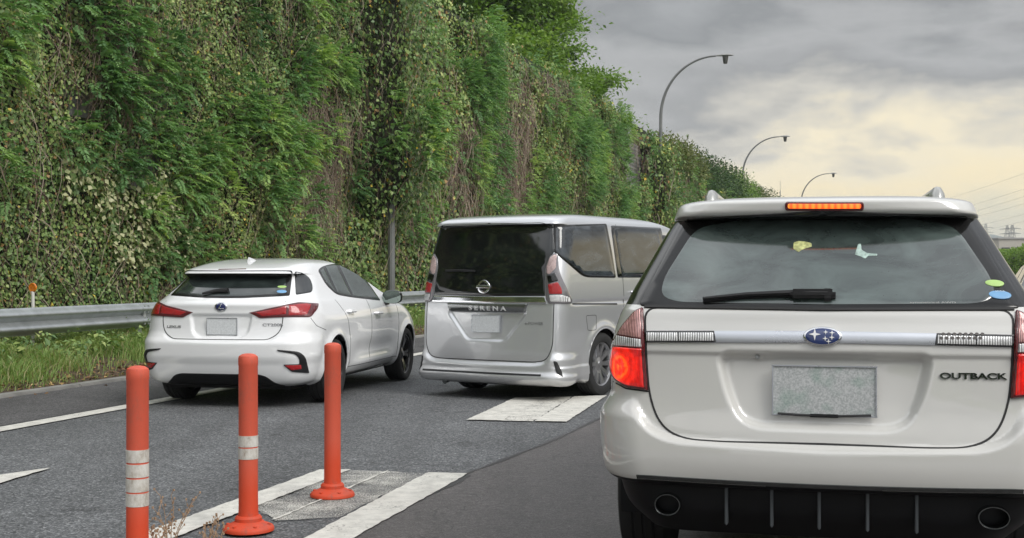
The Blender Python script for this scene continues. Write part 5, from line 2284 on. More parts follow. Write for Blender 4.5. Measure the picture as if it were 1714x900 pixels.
def cl_wagon(C):
    c = np.zeros(len(C), int)
    s1 = sdf_poly(C[:, 0], C[:, 2], hatch_full)
    bump_ = (C[:, 1] < 0.55) & (C[:, 2] < 0.775) & ((s1 > 0) | (C[:, 1] > 0.5)) & (C[:, 2] > 0.478)
    c[bump_] = 1
    c[(C[:, 2] <= 0.478) & (C[:, 1] < 0.95)] = 2
    ft = (s1 <= 0) & (C[:, 1] < 0.4) & (C[:, 2] < 1.137)
    c[ft] = 3
    c[(C[:, 2] > 1.502) & (C[:, 1] < 0.62)] = 4
    c[(C[:, 2] > 1.150) & (C[:, 2] < 1.492) & (C[:, 1] < 0.60)] = 5
    c[(C[:, 2] <= 0.42) & (c == 0)] = 2
    return c


M_VAL = simple('valance_black', (0.004, 0.004, 0.005), 0.5, var=0.2, spec=0.3)
outs = B.shell(['body', 'rear_bumper', 'lower_valance', 'tailgate', 'roof_spoiler', 'rear_pillar'], [M_WHITE_PEARL, M_WHITE_PEARL, M_VAL, M_WHITE_PEARL, M_WHITE_PEARL, M_GLASS_BORDER], car,
               cuts=[(0.92, WR + 0.02, 0.385), (3.60, WR + 0.02, 0.385)], classify=cl_wagon)
tailgate = outs[3]
underbody(car, 0.70, 0.35, 4.3, 0.22, 0.52)
well(car, 0.92, WR + 0.02, 0.383, 0.5, 0.84)
well(car, 3.60, WR + 0.02, 0.383, 0.5, 0.84)
arch_lips(B, car, 0.92, WR + 0.02, 0.383, M_WHITE_PEARL)
arch_lips(B, car, 3.60, WR + 0.02, 0.383, M_WHITE_PEARL)
for (yy) in (0.92, 3.60):
    for sg in (-1, 1):
        wheel(car, sg * 0.755, yy, WR, 0.22, sg, M_RIMSIL, 5, 'twin')
# tailgate seam
hs = half(B, [(1378, 519), (1079, 515), (1082, 600), (1086, 655), (1098, 697), (1118, 722), (1150, 735), (1210, 739), (1378, 743)], 22, 8)
B.seam('tailgate_gap', [(hs, True)], M_SEAM, car, width=0.008, h=0.0015)
# rear window: black border, then the glass
gl = half(B, [(1378, 352), (1146, 366), (1070, 512), (1378, 519)], [0, 6, 6, 0], 8)
rw = B.patch('rear_window', gl, M_GLASS_BORDER, car, h=0.006, r=0.004, cell=0.04)
gl2 = half(B, [(1378, 370), (1230, 370), (1164, 384), (1112, 466), (1106, 496), (1132, 507), (1378, 511)], [0, 30, 24, 20, 14, 20, 0], 8)
B.patch('glass_pane', gl2, M_GLASS_REAR, rw, h=0.0075, r=0.001, depth=0.0, cell=0.03)
# defroster lines faintly visible
# belt moulding under the window
bm_ = pk(B, [(1378, 519), (1079, 514)], 0, 8, closed=False, side=-1)
bm_[0, 0] = 0
bl_ = np.concatenate([bm_[::-1], mir(bm_)[1:]])
B.seam('window_seal', [(bl_, False)], M_SEAM, car, width=0.012, h=0.007)
# wiper
wp = pk(B, [(1178, 507), (1250, 500), (1330, 497), (1385, 499)], 0, 10, closed=False)
P_ = B.ev(wp[:, 0], wp[:, 1]) + B.ev(wp[:, 0], wp[:, 1], 'N') * 0.028
mb = MB()
pts = [Vector(q) for q in P_]
mb.tube([p_ - Vector((0, 0, 0.0)) for p_ in pts], [0.006 + 0.006 * i / len(pts) for i in range(len(pts))], 8)
pts2 = [Vector(q) - Vector((0, -0.012, 0.012)) for q in P_]
mb.tube(pts2, 0.007, 6)
pv = pts[-1]
mb.box(pv + Vector((-0.055, 0.0, 0.0)), (0.17, 0.036, 0.036), bev=0.012)
mb.box(pv + Vector((0.0, 0.008, -0.008)), (0.06, 0.05, 0.055), bev=0.018)
mb.build('rear_wiper', M_BLACKPL, car)
# stickers
B.patch('sticker', B.shape(B.pick(1664, 476), oval(0.034, 0.017)), simple('sticker_green', (0.42, 0.62, 0.20), 0.4), rw, h=0.0095, r=0.0008, depth=0, cell=0.02)
B.patch('sticker', B.shape(B.pick(1673, 495.5), oval(0.040, 0.021)), simple('sticker_blue', (0.18, 0.38, 0.62), 0.4), rw, h=0.0095, r=0.0008, depth=0, cell=0.02)
B.text('sticker_print', 'JAAA', B.pick(1673, 490), 0.035, 0.007, simple('print_white', (0.7, 0.8, 0.85), 0.5), rw, h=0.0095, ext=0.0006)
B.text('window_lettering', 'symmetrical AWD', B.pick(1561, 508.5), 0.165, 0.010, simple('decal_white', (0.35, 0.35, 0.34), 0.5), rw, h=0.0075, ext=0.0006)
# small leaf-like charms seen inside the window, laid on the pane as thin patches
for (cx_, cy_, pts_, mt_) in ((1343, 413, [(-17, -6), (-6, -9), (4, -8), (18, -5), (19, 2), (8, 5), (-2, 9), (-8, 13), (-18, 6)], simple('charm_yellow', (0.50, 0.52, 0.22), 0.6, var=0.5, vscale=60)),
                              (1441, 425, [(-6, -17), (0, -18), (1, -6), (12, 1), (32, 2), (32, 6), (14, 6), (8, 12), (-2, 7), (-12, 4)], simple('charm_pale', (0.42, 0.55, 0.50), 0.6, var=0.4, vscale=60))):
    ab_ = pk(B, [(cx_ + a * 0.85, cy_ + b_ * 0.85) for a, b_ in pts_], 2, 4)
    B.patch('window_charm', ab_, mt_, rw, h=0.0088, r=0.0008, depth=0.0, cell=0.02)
# bright strip with emblem and the clear lamps at its ends
st_ = half(B, [(1378, 554), (1080, 554), (1080, 573), (1378, 574)], 1, 10)
strip_ = B.patch('trim_strip', st_, M_BRUSHED, tailgate, h=0.007, r=0.002)
for sd_ in (1, -1):
    l1 = pk(B, [(1080, 554), (1196, 554), (1199, 573), (1080, 573)], 1, 5)
    fr_ = B.patch('reversing_light', l1 if sd_ == 1 else mir(l1), M_BLACKGL, tailgate, h=0.0085, r=0.001)
    for (xa, xb) in ((1083, 1134), (1137, 1194)):
        l2 = pk(B, [(xa, 557), (xb, 557), (xb + 1, 570.5), (xa, 570.5)], 1, 5)
        B.patch('lens', l2 if sd_ == 1 else mir(l2), M_CLEARLENS, fr_, h=0.011, r=0.002)
# dots of the right-hand lamp
mb = MB()
for i in range(8):
    for j in range(2):
        ab_ = B.shape(B.pick(1578 + i * 9.3 - j * 3.5, 560 + j * 6.2), oval(0.0070, 0.0055, 10))
        P_ = B.ev(ab_[:, 0], ab_[:, 1]) + B.ev(ab_[:, 0], ab_[:, 1], 'N') * 0.0125
        mb.add(P_, [tuple(range(len(P_)))])
mb.build('lens_dots', simple('lamp_dots', (0.10, 0.09, 0.085), 0.4), fr_ if False else tailgate)
# emblem: oval, blue with one large and five small stars
ce = B.pick(1376.5, 563.5)
em = B.patch('emblem', B.shape(ce, oval(0.071, 0.037)), M_CHROME, tailgate, h=0.015, r=0.005)
B.patch('emblem_field', B.shape(ce, oval(0.062, 0.029)), simple('emblem_blue', (0.012, 0.03, 0.13), 0.15, coat=1.0), em, h=0.0165, r=0.001)
mb = MB()
for (sx, sz, r_) in ((-0.028, 0.006, 0.022), (0.012, 0.014, 0.009), (0.035, 0.012, 0.010), (0.010, -0.008, 0.010), (0.034, -0.004, 0.010), (0.022, -0.018, 0.010)):
    ab_ = B.shape(ce, star4((sx, sz), r_))
    P_ = B.ev(ab_[:, 0], ab_[:, 1]) + B.ev(ab_[:, 0], ab_[:, 1], 'N') * 0.019
    c0 = P_.mean(0)
    mb.add(np.concatenate([P_, [c0]]), [(i, (i + 1) % 8, 8) for i in range(8)])
mb.build('emblem_stars', simple('star_silver', (0.8, 0.8, 0.8), 0.25, metal=0.3), em)
# lettering
B.text('model_lettering', 'OUTBACK', B.pick(1629, 629), 0.238, 0.023, M_DKCHROME, tailgate, h=0.002, ext=0.004, bold=0.03)
# number plate
cp = B.pick(1379, 652)
fwd, inv = B.chart(np.array([cp]))
Pp = B.ev(cp[0], cp[1])[0]
Np = B.ev(cp[0], cp[1], 'N')[0]


def flat_plate(body, parent, centre_px, w_, h_, mat, tilt=0.0, off=0.02, bead=M_BRUSHED):
    c = body.pick(*centre_px)
    P0 = Vector(body.ev(c[0], c[1])[0])
    mb_ = MB()
    M_ = Matrix.Rotation(R_(tilt), 4, 'X')
    mb_.box(P0 + Vector((0, -off, 0)), (w_, 0.004, h_), bev=0.0015, M=M_)
    o_ = mb_.build('number_plate', mat, parent)
    fb = MB()
    for (dx, dz, ww, hh) in ((0, h_ / 2, w_ + 0.008, 0.005), (0, -h_ / 2, w_ + 0.008, 0.005), (-w_ / 2, 0, 0.005, h_), (w_ / 2, 0, 0.005, h_)):
        fb.box(P0 + Vector((0, -off - 0.003, 0)) + (M_ @ Vector((dx, 0, dz))), (ww, 0.008, hh), M=M_)
    fb.build('plate_frame', bead, o_)
    return o_, P0


pl, P0 = flat_plate(B, car, (1379, 653), 0.378, 0.186, M_PLATE, off=0.022)
mb = MB()
mb.tube([P0 + Vector((-0.17, -0.03, -0.088)), P0 + Vector((-0.08, -0.03, -0.092)), P0 + Vector((0.05, -0.03, -0.093)), P0 + Vector((0.17, -0.03, -0.087))], 0.005, 6)
mb.box(P0 + Vector((-0.0, -0.034, -0.0925)), (0.11, 0.008, 0.013), bev=0.004)
mb.build('plate_bracket', M_BLACKPL, pl)
# little screws / camera above the plate and on the bumper
mb = MB()
for (sx, sy) in ((1268, 597), (1252, 813)):
    c = B.pick(sx, sy)
    P_ = Vector(B.ev(c[0], c[1])[0])
    mb.box(P_ + Vector((0, -0.01, 0)), (0.016, 0.02, 0.016), bev=0.004)
mb.build('tailgate_button', M_GALVDK, car)
# tail lights
M_BRAKE = lens_mat('brake_light_lit', (0.55, 0.01, 0.01), emit=1.15, ecol=(1.0, 0.02, 0.01), ribs=60, hot=(-0.765, 0.14, 0.90, 0.13))
M_BRAKE_R = lens_mat('brake_light_lit_right', (0.55, 0.01, 0.01), emit=1.15, ecol=(1.0, 0.02, 0.01), ribs=60, hot=(0.765, 0.14, 0.90, 0.13))
lt = pk(B, [(1077, 516), (1064, 520), (1044, 545), (1029, 570), (1023, 610), (1028, 634), (1048, 648), (1085, 654), (1080, 590)], [2, 8, 6, 6, 10, 10, 8, 3, 3], 5, side=-1)
up_ = pk(B, [(1074, 519), (1065, 523), (1046, 547), (1038, 560), (1074, 566)], [2, 6, 4, 2, 2], 4, side=-1)
mid_ = pk(B, [(1037, 562), (1074, 568), (1075, 581), (1030, 578)], 1, 4, side=-1)
lo_ = pk(B, [(1031, 580), (1075, 583), (1080, 649), (1049, 644), (1031, 631), (1026, 610)], [2, 2, 3, 8, 9, 8], 4, side=-1)
for sg in (1, -1):
    f_ = (lambda q: q) if sg == 1 else mir
    h_ = B.patch('tail_light', f_(lt), M_REDDK, car, h=0.014, r=0.008, cell=0.02)
    B.patch('clear_lens', f_(up_), lens_mat('pink_lens', (0.66, 0.34, 0.32), ribs=45, clear=True) if sg == 1 else bpy.data.materials['pink_lens'], h_, h=0.017, r=0.003, cell=0.02)
    B.patch('indicator_lens', f_(mid_), M_CLEARLENS, h_, h=0.017, r=0.003, cell=0.02)
    B.patch('brake_lens', f_(lo_), M_BRAKE if sg == 1 else M_BRAKE_R, h_, h=0.018, r=0.006, cell=0.02)
# seam from the light round to the wheel arch
B.seam('bumper_gap', [(pk(B, [(1086, 655), (1048, 650), (1026, 638)], 3, 6, closed=False, side=-1), False)], M_SEAM, car, width=0.006)
# high-level brake light in the spoiler
br = pk(B, [(1314, 338), (1446, 338), (1446, 352), (1314, 352)], 5, 5)
hl = B.patch('high_brake_light', br, M_REDDK, car, h=0.008, r=0.004, cell=0.02)
m, t, p = base_mat('led_strip_lit')
tcn = N(t, 'ShaderNodeTexCoord')
sx_ = N(t, 'ShaderNodeSeparateXYZ')
L(t, tcn.outputs['Object'], sx_.inputs[0])
wv_ = mathn(t, 'ABSOLUTE', mathn(t, 'SINE', mathn(t, 'MULTIPLY', sx_.outputs[0], 130.0)))
L(t, ramp(t, wv_, [(0.0, (1.0, 0.06, 0.006)), (0.5, (1.0, 0.13, 0.01)), (1.0, (1.0, 0.30, 0.03))]), p.inputs['Emission Color'])
p.inputs['Emission Strength'].default_value = 0.95
p.inputs['Base Color'].default_value = (0.6, 0.05, 0.02, 1)
B.patch('led_strip', pk(B, [(1319, 341), (1441, 341), (1441, 348.5), (1319, 348.5)], 3, 5), m, hl, h=0.011, r=0.002, cell=0.02)
# roof rails
for sg in (-1, 1):
    mb = MB()
    x_ = 0.46
    pts = [(sg * x_, 0.56, 1.55), (sg * x_, 0.60, 1.585), (sg * x_ * 0.995, 0.70, 1.605), (sg * x_ * 0.99, 1.4, 1.61), (sg * x_ * 0.985, 2.0, 1.60), (sg * x_ * 0.97, 2.18, 1.58), (sg * x_ * 0.97, 2.24, 1.55)]
    mb.tube(pts, [0.020, 0.028, 0.022, 0.016, 0.016, 0.024, 0.02], 12)
    mb.lathe([(0.001, 0.075), (0.02, 0.070), (0.038, 0.045), (0.052, 0.0), (0.055, -0.02)], 18, Matrix.Translation((sg * x_, 0.63, 1.555)) @ Matrix.Diagonal((0.75, 1.6, 1.0, 1.0)))
    mb.build('roof_rail', simple('roof_rail_grey', (0.42, 0.42, 0.40), 0.3, metal=0.5, coat=0.5), car)
# side windows, door seams
sw = [(0.55, 1.16), (1.05, 1.15), (3.1, 1.12), (2.72, 1.36), (2.45, 1.46), (0.75, 1.47)]
for sg in (-1, 1):
    o_ = B.patch('side_window', sideo(B, sw, 0.04, 0.05, sg=sg), M_GLASS_BORDER, car, h=0.004, r=0.003, cell=0.06)
    for q in ([(0.62, 1.18), (1.18, 1.175), (1.22, 1.44), (0.80, 1.445)], [(1.26, 1.175), (2.05, 1.165), (2.0, 1.45), (1.30, 1.45)], [(2.12, 1.165), (2.95, 1.14), (2.68, 1.34), (2.42, 1.44), (2.08, 1.45)]):
        B.patch('glass_pane', sideo(B, q, 0.03, 0.05, sg=sg), M_GLASS_SKY, o_, h=0.0065, r=0.001, depth=0.0, cell=0.06)
    B.seam('door_gap', [(sideo(B, [(1.34, 1.13), (1.34, 0.75), (1.22, 0.50)], 0.05, 0.04, False, sg), False), (sideo(B, [(2.08, 1.13), (2.10, 0.50)], 0.05, 0.04, False, sg), False),
                        (sideo(B, [(3.05, 1.08), (3.15, 0.85), (3.10, 0.50)], 0.05, 0.04, False, sg), False), (sideo(B, [(1.2, 0.46), (3.1, 0.46)], 0.05, 0.05, False, sg), False)], M_SEAM, car)
    for yy in (1.55, 2.35):
        mb = MB()
        c = B.side(yy, 0.98, sg)
        P_ = Vector(B.ev(*c)[0])
        mb.tube([P_ + Vector((0, -0.09, 0)), P_ + Vector((sg * 0.03, -0.07, 0)), P_ + Vector((sg * 0.035, 0.07, 0)), P_ + Vector((0, 0.09, 0))], 0.014, 8)
        mb.build('door_handle', M_WHITE_PEARL, car)
    mirror_part('door_mirror', car, sg * 0.80, 2.98, 1.12, sg, 0.22, 0.15, 0.16, M_WHITE_PEARL)
B.patch('windscreen', fronto(B, [(-0.66, 1.13), (0.66, 1.13), (0.54, 1.47), (-0.54, 1.47)], 0.05), M_GLASS_SIDE, car, h=0.004)
for sg in (-1, 1):
    B.patch('headlight', fronto(B, [(sg * 0.45, 0.72), (sg * 0.76, 0.74), (sg * 0.78, 0.86), (sg * 0.52, 0.84)], 0.03), M_CLEARLENS, car, h=0.006)
B.patch('grille', fronto(B, [(-0.38, 0.68), (0.38, 0.68), (0.42, 0.82), (-0.42, 0.82)], 0.03), M_BLACKGL, car, h=0.006)
# exhausts: two oval tips in the valance
for (ex, ey, rx_, rz_) in ((1119, 841, 0.049, 0.040), (1661, 863, 0.055, 0.040)):
    c = B.pick(ex, ey)
    P_ = Vector(B.ev(c[0], c[1])[0])
    mb = MB()
    n_ = 28
    y0 = P_.y - 0.045
    rings = [(1.0, 0.0), (1.04, -0.004), (1.06, 0.006), (1.06, 0.22)]
    rin = [(0.93, 0.0), (0.90, 0.02), (0.88, 0.2)]
    vs, fs = [], []
    allr = rings[::-1] + rin
    for (k_, dy) in allr:
        for k in range(n_):
            q = 2 * PI * k / n_
            vs.append((P_.x + rx_ * k_ * math.cos(q), y0 + dy, P_.z + rz_ * k_ * math.sin(q)))
    for i in range(len(allr) - 1):
        for k in range(n_):
            k2 = (k + 1) % n_
            fs.append((i * n_ + k, i * n_ + k2, (i + 1) * n_ + k2, (i + 1) * n_ + k))
    fs.append(tuple((len(allr) - 1) * n_ + k for k in range(n_)))
    mb.add(vs, fs)
    o_ = mb.build('exhaust', M_DKCHROME, car)
# lip over the valance; pale vertical reflections below it built as grey fins
B.seam('bumper_lip', [(rearo(B, [(-0.70, 0.484), (0.70, 0.484)], 0, 0.03, False), False)], M_DKCHROME, car, width=0.016, h=0.004)
M_REFL_FIN = simple('fin_reflection', (0.07, 0.078, 0.085), 0.4)
for x_ in (-0.36, -0.19, -0.015, 0.16, 0.335):
    c = B.rear(x_, 0.40)
    P_ = Vector(B.ev(*c)[0])
    mb = MB()
    mb.box(P_ + Vector((0, 0.002, -0.015)), (0.012, 0.05, 0.15), bev=0.004)
    mb.build('reflection_fin', M_REFL_FIN, car)
for x_ in (-0.60, 0.60):
    mb = MB()
    mb.box((x_, 0.75, 0.33), (0.22, 0.02, 0.30))
    mb.build('mud_flap', M_BLACKPL, car)

M_BADGE = simple('badge_silver', (0.30, 0.30, 0.31), 0.3, metal=0.5)
# ================================================================== WHITE HATCHBACK
LX_LOC, LX_H = (-2.74, 11.66, 0.0), R_(11.2)
hatch_x = [(0, 1.0), (0.60, 1.0), (0.60, 0.80), (0.575, 0.70), (0.50, 0.645), (0, 0.635)]
hatch_xf = fillet(hatch_x + [(-x, z) for x, z in hatch_x[::-1][1:-1]], 0.05)
rec_x = fillet([(-0.30, 0.868), (0.30, 0.868), (0.27, 0.71), (0.20, 0.665), (-0.20, 0.665), (-0.27, 0.71)], 0.03)


def f_hatch(P, Nn):
    x, y, z = P[..., 0], P[..., 1], P[..., 2]
    rear = sstep(0.6, 0.3, y)
    d_ = np.zeros_like(x)
    d_ += 0.018 * sstep(-0.004, 0.03, sdf_poly(x, z, hatch_xf)) * sstep(0.72, 0.62, z) * sstep(0.40, 0.5, z) * rear
    d_ -= 0.022 * sstep(0.02, -0.01, sdf_poly(x, z, rec_x)) * rear
    # haunch over the rear wheel and arch lips
    for yc in (0.87, 3.38):
        rr_ = np.hypot(y - yc, z - 0.31)
        d_ += 0.022 * np.exp(-((rr_ - 0.355) / 0.045) ** 2) * sstep(0.55, 0.75, x) * (z < 0.8)
    d_ += 0.02 * np.exp(-((z - 0.80) / 0.09) ** 2) * np.exp(-((y - 0.9) / 0.7) ** 2) * sstep(0.5, 0.8, x)
    # waist: lower door scallop
    d_ -= 0.022 * np.exp(-((z - 0.46) / 0.10) ** 2) * sstep(1.25, 1.7, y) * sstep(3.1, 2.6, y) * sstep(0.7, 0.8, x)
    d_ += 0.012 * np.exp(-((z - 0.33) / 0.05) ** 2) * sstep(1.25, 1.7, y) * sstep(3.1, 2.6, y) * sstep(0.7, 0.8, x)
    # lip on the tailgate under the window
    d_ += 0.014 * np.exp(-((z - 0.965) / 0.03) ** 2) * rear * sstep(0.66, 0.55, x)
    return d_


rows = [
    (0.205, 0.70, 0.20, 3.985, 0.20, 0.30, 0.02, 0.30, 0.50, 0.10),
    (0.245, 0.79, 0.09, 4.082, 0.20, 0.34, 0.04, 0.32, 0.55, 0.14),
    (0.33, 0.835, 0.035, 4.160, 0.20, 0.38, 0.07, 0.34, 0.60, 0.16),
    (0.47, 0.855, 0.005, 4.209, 0.22, 0.42, 0.09, 0.34, 0.65, 0.18),
    (0.60, 0.862, 0.0, 4.209, 0.24, 0.45, 0.10, 0.34, 0.70, 0.20),
    (0.66, 0.862, 0.035, 4.180, 0.24, 0.45, 0.10, 0.34, 0.70, 0.20),
    (0.76, 0.86, 0.06, 4.082, 0.25, 0.48, 0.10, 0.34, 0.75, 0.22),
    (0.86, 0.850, 0.07, 3.888, 0.26, 0.50, 0.10, 0.30, 0.80, 0.22),
    (0.93, 0.828, 0.08, 3.519, 0.27, 0.50, 0.10, 0.26, 0.60, 0.22),
    (0.985, 0.800, 0.10, 3.208, 0.28, 0.50, 0.10, 0.24, 0.30, 0.20),
    (1.03, 0.765, 0.155, 3.013, 0.28, 0.50, 0.10, 0.22, 0.25, 0.18),
    (1.12, 0.705, 0.27, 2.780, 0.27, 0.50, 0.10, 0.20, 0.25, 0.18),
    (1.20, 0.655, 0.37, 2.566, 0.25, 0.50, 0.09, 0.20, 0.25, 0.16),
    (1.248, 0.625, 0.42, 2.430, 0.22, 0.50, 0.08, 0.20, 0.25, 0.16),
    (1.256, 0.620, 0.35, 2.391, 0.20, 0.55, 0.09, 0.20, 0.25, 0.16),
    (1.262, 0.615, 0.29, 2.372, 0.18, 0.60, 0.10, 0.20, 0.25, 0.16),
    (1.285, 0.600, 0.31, 2.313, 0.18, 0.60, 0.11, 0.20, 0.25, 0.16),
    (1.330, 0.565, 0.46, 2.158, 0.20, 0.60, 0.12, 0.22, 0.30, 0.15),
    (1.372, 0.515, 0.72, 1.993, 0.22, 0.50, 0.10, 0.25, 0.30, 0.14),
    (1.402, 0.420, 1.00, 1.798, 0.22, 0.40, 0.08, 0.25, 0.30, 0.10),
    (1.415, 0.260, 1.25, 1.652, 0.15, 0.20, 0.04, 0.15, 0.20, 0.05),
]
car = empty('hatchback', LX_LOC, -LX_H)
tag(car, 'glossy white hatchback with black wheels driving beside the guard rail', 'car')
B = Body(rows, LX_LOC, LX_H, [f_hatch], nb=240, counts=(70, 40, 90, 24, 14), name='hatch')
WR = 0.31


def cl_hatch(C):
    c = np.zeros(len(C), int)
    s1 = sdf_poly(C[:, 0], C[:, 2], hatch_xf)
    c[(C[:, 1] < 0.55) & (C[:, 2] < 0.70) & (s1 > 0)] = 1
    c[(s1 <= 0) & (C[:, 1] < 0.4)] = 2
    c[(C[:, 2] > 1.258) & (C[:, 1] < 0.60)] = 3
    return c


outs = B.shell(['body', 'rear_bumper', 'tailgate', 'roof_spoiler'], [M_WHITE] * 4, car, cuts=[(0.87, WR + 0.015, 0.345), (3.38, WR + 0.015, 0.345)], classify=cl_hatch)
tailgate = outs[2]
underbody(car, 0.64, 0.25, 3.9, 0.17, 0.42)
well(car, 0.87, WR + 0.015, 0.343, 0.5, 0.83)
well(car, 3.38, WR + 0.015, 0.343, 0.5, 0.83)
arch_lips(B, car, 0.87, WR + 0.015, 0.343, M_WHITE)
arch_lips(B, car, 3.38, WR + 0.015, 0.343, M_WHITE)
for yy in (0.87, 3.38):
    for sg in (-1, 1):
        wheel(car, sg * 0.755, yy, WR, 0.215, sg, M_RIMBLK, 5, 'twin', rr=0.72)
rw = B.patch('rear_window', half(B, [(399, 453), (490, 452.5), (485, 495), (399, 499)], [0, 5, 3, 0], 5, side=1), M_GLASS_BORDER, car, h=0.005, r=0.003, cell=0.05)
B.patch('glass_pane', half(B, [(399, 459), (478, 458), (478, 491.5), (399, 496)], [0, 8, 5, 0], 5, side=1), glass_mat('hatch_rear_glass', (0.02, 0.026, 0.025), ior=2.0, streak=0.8), rw, h=0.0065, r=0.001, depth=0, cell=0.04)
qg = pk(B, [(493, 454), (508, 457), (519, 466), (523.5, 480), (522, 489), (495, 493.5)], [3, 5, 6, 6, 4, 3], 4, side=1)
dlo = pk(B, [(532, 452), (537, 447), (549, 442.5), (566, 441), (588, 446.5), (612, 466.5), (637, 503), (588, 497.5), (563, 493), (545, 476)], [4, 4, 8, 10, 14, 20, 3, 10, 8, 10], 5, side=1)
w1 = pk(B, [(535.5, 453), (541, 449), (561, 489.5), (547, 474)], 2, 4, side=1)
w2 = pk(B, [(544.5, 446.5), (562, 443.5), (587, 494.5), (565, 490.5)], 2, 5, side=1)
w3 = pk(B, [(567, 443.5), (587, 449), (610, 469), (633, 499.5), (591.5, 495.5)], [2, 8, 14, 3, 2], 5, side=1)
for sg in (1, -1):
    f_ = (lambda q: q) if sg == 1 else mir
    B.patch('quarter_window', f_(qg), M_GLASS_DARK, car, h=0.005, r=0.003, cell=0.04)
    o_ = B.patch('side_window', f_(dlo), M_GLASS_BORDER, car, h=0.004, r=0.003, cell=0.05)
    for q in (w1, w2, w3):
        B.patch('glass_pane', f_(q), M_GLASS_SIDE, o_, h=0.0065, r=0.001, depth=0, cell=0.05)
    # lights
    tl = pk(B, [(417, 523), (450, 515.5), (480, 509.5), (500, 506), (533, 508), (531, 517), (520, 530.5), (481, 530.5), (435, 532.5)], [1, 4, 4, 4, 3, 3, 4, 3, 3], 4, side=1)
    h_ = B.patch('tail_light', f_(tl), M_REDDK, car, h=0.012, r=0.006, cell=0.03)
    B.patch('red_lens', f_(pk(B, [(428, 523), (460, 516.5), (479, 512), (479, 526), (440, 529)], 1, 4, side=1)), M_RED, h_, h=0.014, r=0.003, cell=0.03)
    B.patch('red_lens', f_(pk(B, [(483, 511.5), (512, 508.5), (520, 510), (513, 527), (483, 527.5)], 1, 4, side=1)), M_RED, h_, h=0.014, r=0.003, cell=0.03)
    # bumper corner blades with reflectors
    bl = pk(B, [(463, 585), (488, 587), (501, 588.5), (511, 597), (517, 624), (488, 622), (474, 610), (501, 609), (501, 600), (494, 592.5), (466, 587.5)], [1, 4, 6, 6, 2, 4, 2, 2, 4, 4, 1], 4, side=1)
    k_ = B.patch('bumper_blade', f_(bl), M_BLACKPL, car, h=0.010, r=0.004, cell=0.03)
    B.patch('reflector', f_(pk(B, [(477, 611), (503, 610), (504, 617), (488, 619)], 1, 4, side=1)), M_RED, k_, h=0.013, r=0.002, cell=0.03)
    # doors
    B.seam('door_gap', [(sideo(B, [(1.02, 1.0), (1.18, 0.80), (1.30, 0.62), (1.33, 0.34)], 0.10, 0.03, False, sg), False),
                        (sideo(B, [(1.98, 1.02), (2.02, 0.70), (2.00, 0.30)], 0.08, 0.03, False, sg), False),
                        (sideo(B, [(2.98, 0.93), (3.05, 0.72), (2.98, 0.32)], 0.08, 0.03, False, sg), False),
                        (sideo(B, [(1.30, 0.31), (3.0, 0.31)], 0, 0.05, False, sg), False)], M_SEAM, car, width=0.006)
    for yy, zz in ((1.30, 0.875), (2.22, 0.83)):
        c = B.side(yy, zz, sg)
        P_ = Vector(B.ev(*c)[0])
        mb = MB()
        mb.tube([P_ + Vector((-sg * 0.005, -0.10, 0.004)), P_ + Vector((sg * 0.030, -0.08, 0.002)), P_ + Vector((sg * 0.036, 0.07, 0)), P_ + Vector((-sg * 0.005, 0.10, -0.002))], [0.012, 0.016, 0.016, 0.012], 8)
        mb.build('door_handle', M_WHITE, car)
    mirror_part('door_mirror', car, sg * 0.80, 2.60, 0.995, sg, 0.23, 0.15, 0.16, M_BLACKGL)
hsx = half(B, [(378, 499), (484, 495), (482, 545), (474, 561), (455, 570), (378, 572)], [0, 0, 14, 10, 10, 0], 5, side=1)
hsx = rearo(B, [(-0.60, 1.0), (-0.60, 0.79), (-0.57, 0.70), (-0.49, 0.645), (0.49, 0.645), (0.57, 0.70), (0.60, 0.79), (0.60, 1.0)], 0.07, 0.03, False)
B.seam('tailgate_gap', [(hsx, False)], M_SEAM, car, width=0.008, h=0.0015)
B.seam('bumper_gap', [(pk(B, [(520, 532), (530, 545), (546, 552)], 3, 4, closed=False, side=1), False)], M_SEAM, car, width=0.005)
flat_plate(B, tailgate, (373, 546), 0.30, 0.155, M_PLATEPLAIN, off=0.016)
ce = B.pick(370, 513.5)
em = B.patch('emblem', B.shape(ce, oval(0.062, 0.044)), M_CHROME, tailgate, h=0.008, r=0.003)
B.patch('emblem_field', B.shape(ce, oval(0.050, 0.033)), simple('emblem_navy', (0.015, 0.02, 0.10), 0.2, coat=1), em, h=0.010, r=0.001)
lp = [(0.002, 0.026), (0.012, 0.026), (-0.012, -0.010), (0.034, -0.010), (0.030, -0.020), (-0.030, -0.020)]
B.patch('emblem_letter', B.shape(ce, lp), M_CHROME, em, h=0.013, r=0.001)
B.text('maker_lettering', 'LEXUS', B.pick(291.5, 546.5), 0.15, 0.024, M_BADGE, tailgate, bold=0.02)
B.text('model_lettering', 'CT200h', B.pick(456.5, 543.5), 0.19, 0.026, M_BADGE, tailgate, bold=0.01)
B.patch('sticker', B.shape(B.pick(472, 480.5), oval(0.042, 0.018)), bpy.data.materials['sticker_green'], rw, h=0.0075, r=0.0005, depth=0)
B.patch('sticker', B.shape(B.pick(471.5, 488.5), oval(0.046, 0.024)), bpy.data.materials['sticker_blue'], rw, h=0.0075, r=0.0005, depth=0)
wp = pk(B, [(340, 494.5), (362, 490), (383, 489)], 0, 6, closed=False)
P_ = B.ev(wp[:, 0], wp[:, 1]) + B.ev(wp[:, 0], wp[:, 1], 'N') * 0.025
mb = MB()
mb.tube([Vector(q) for q in P_], [0.010 + 0.018 * i / len(P_) for i in range(len(P_))], 8)
mb.build('rear_wiper', M_BLACKPL, car)
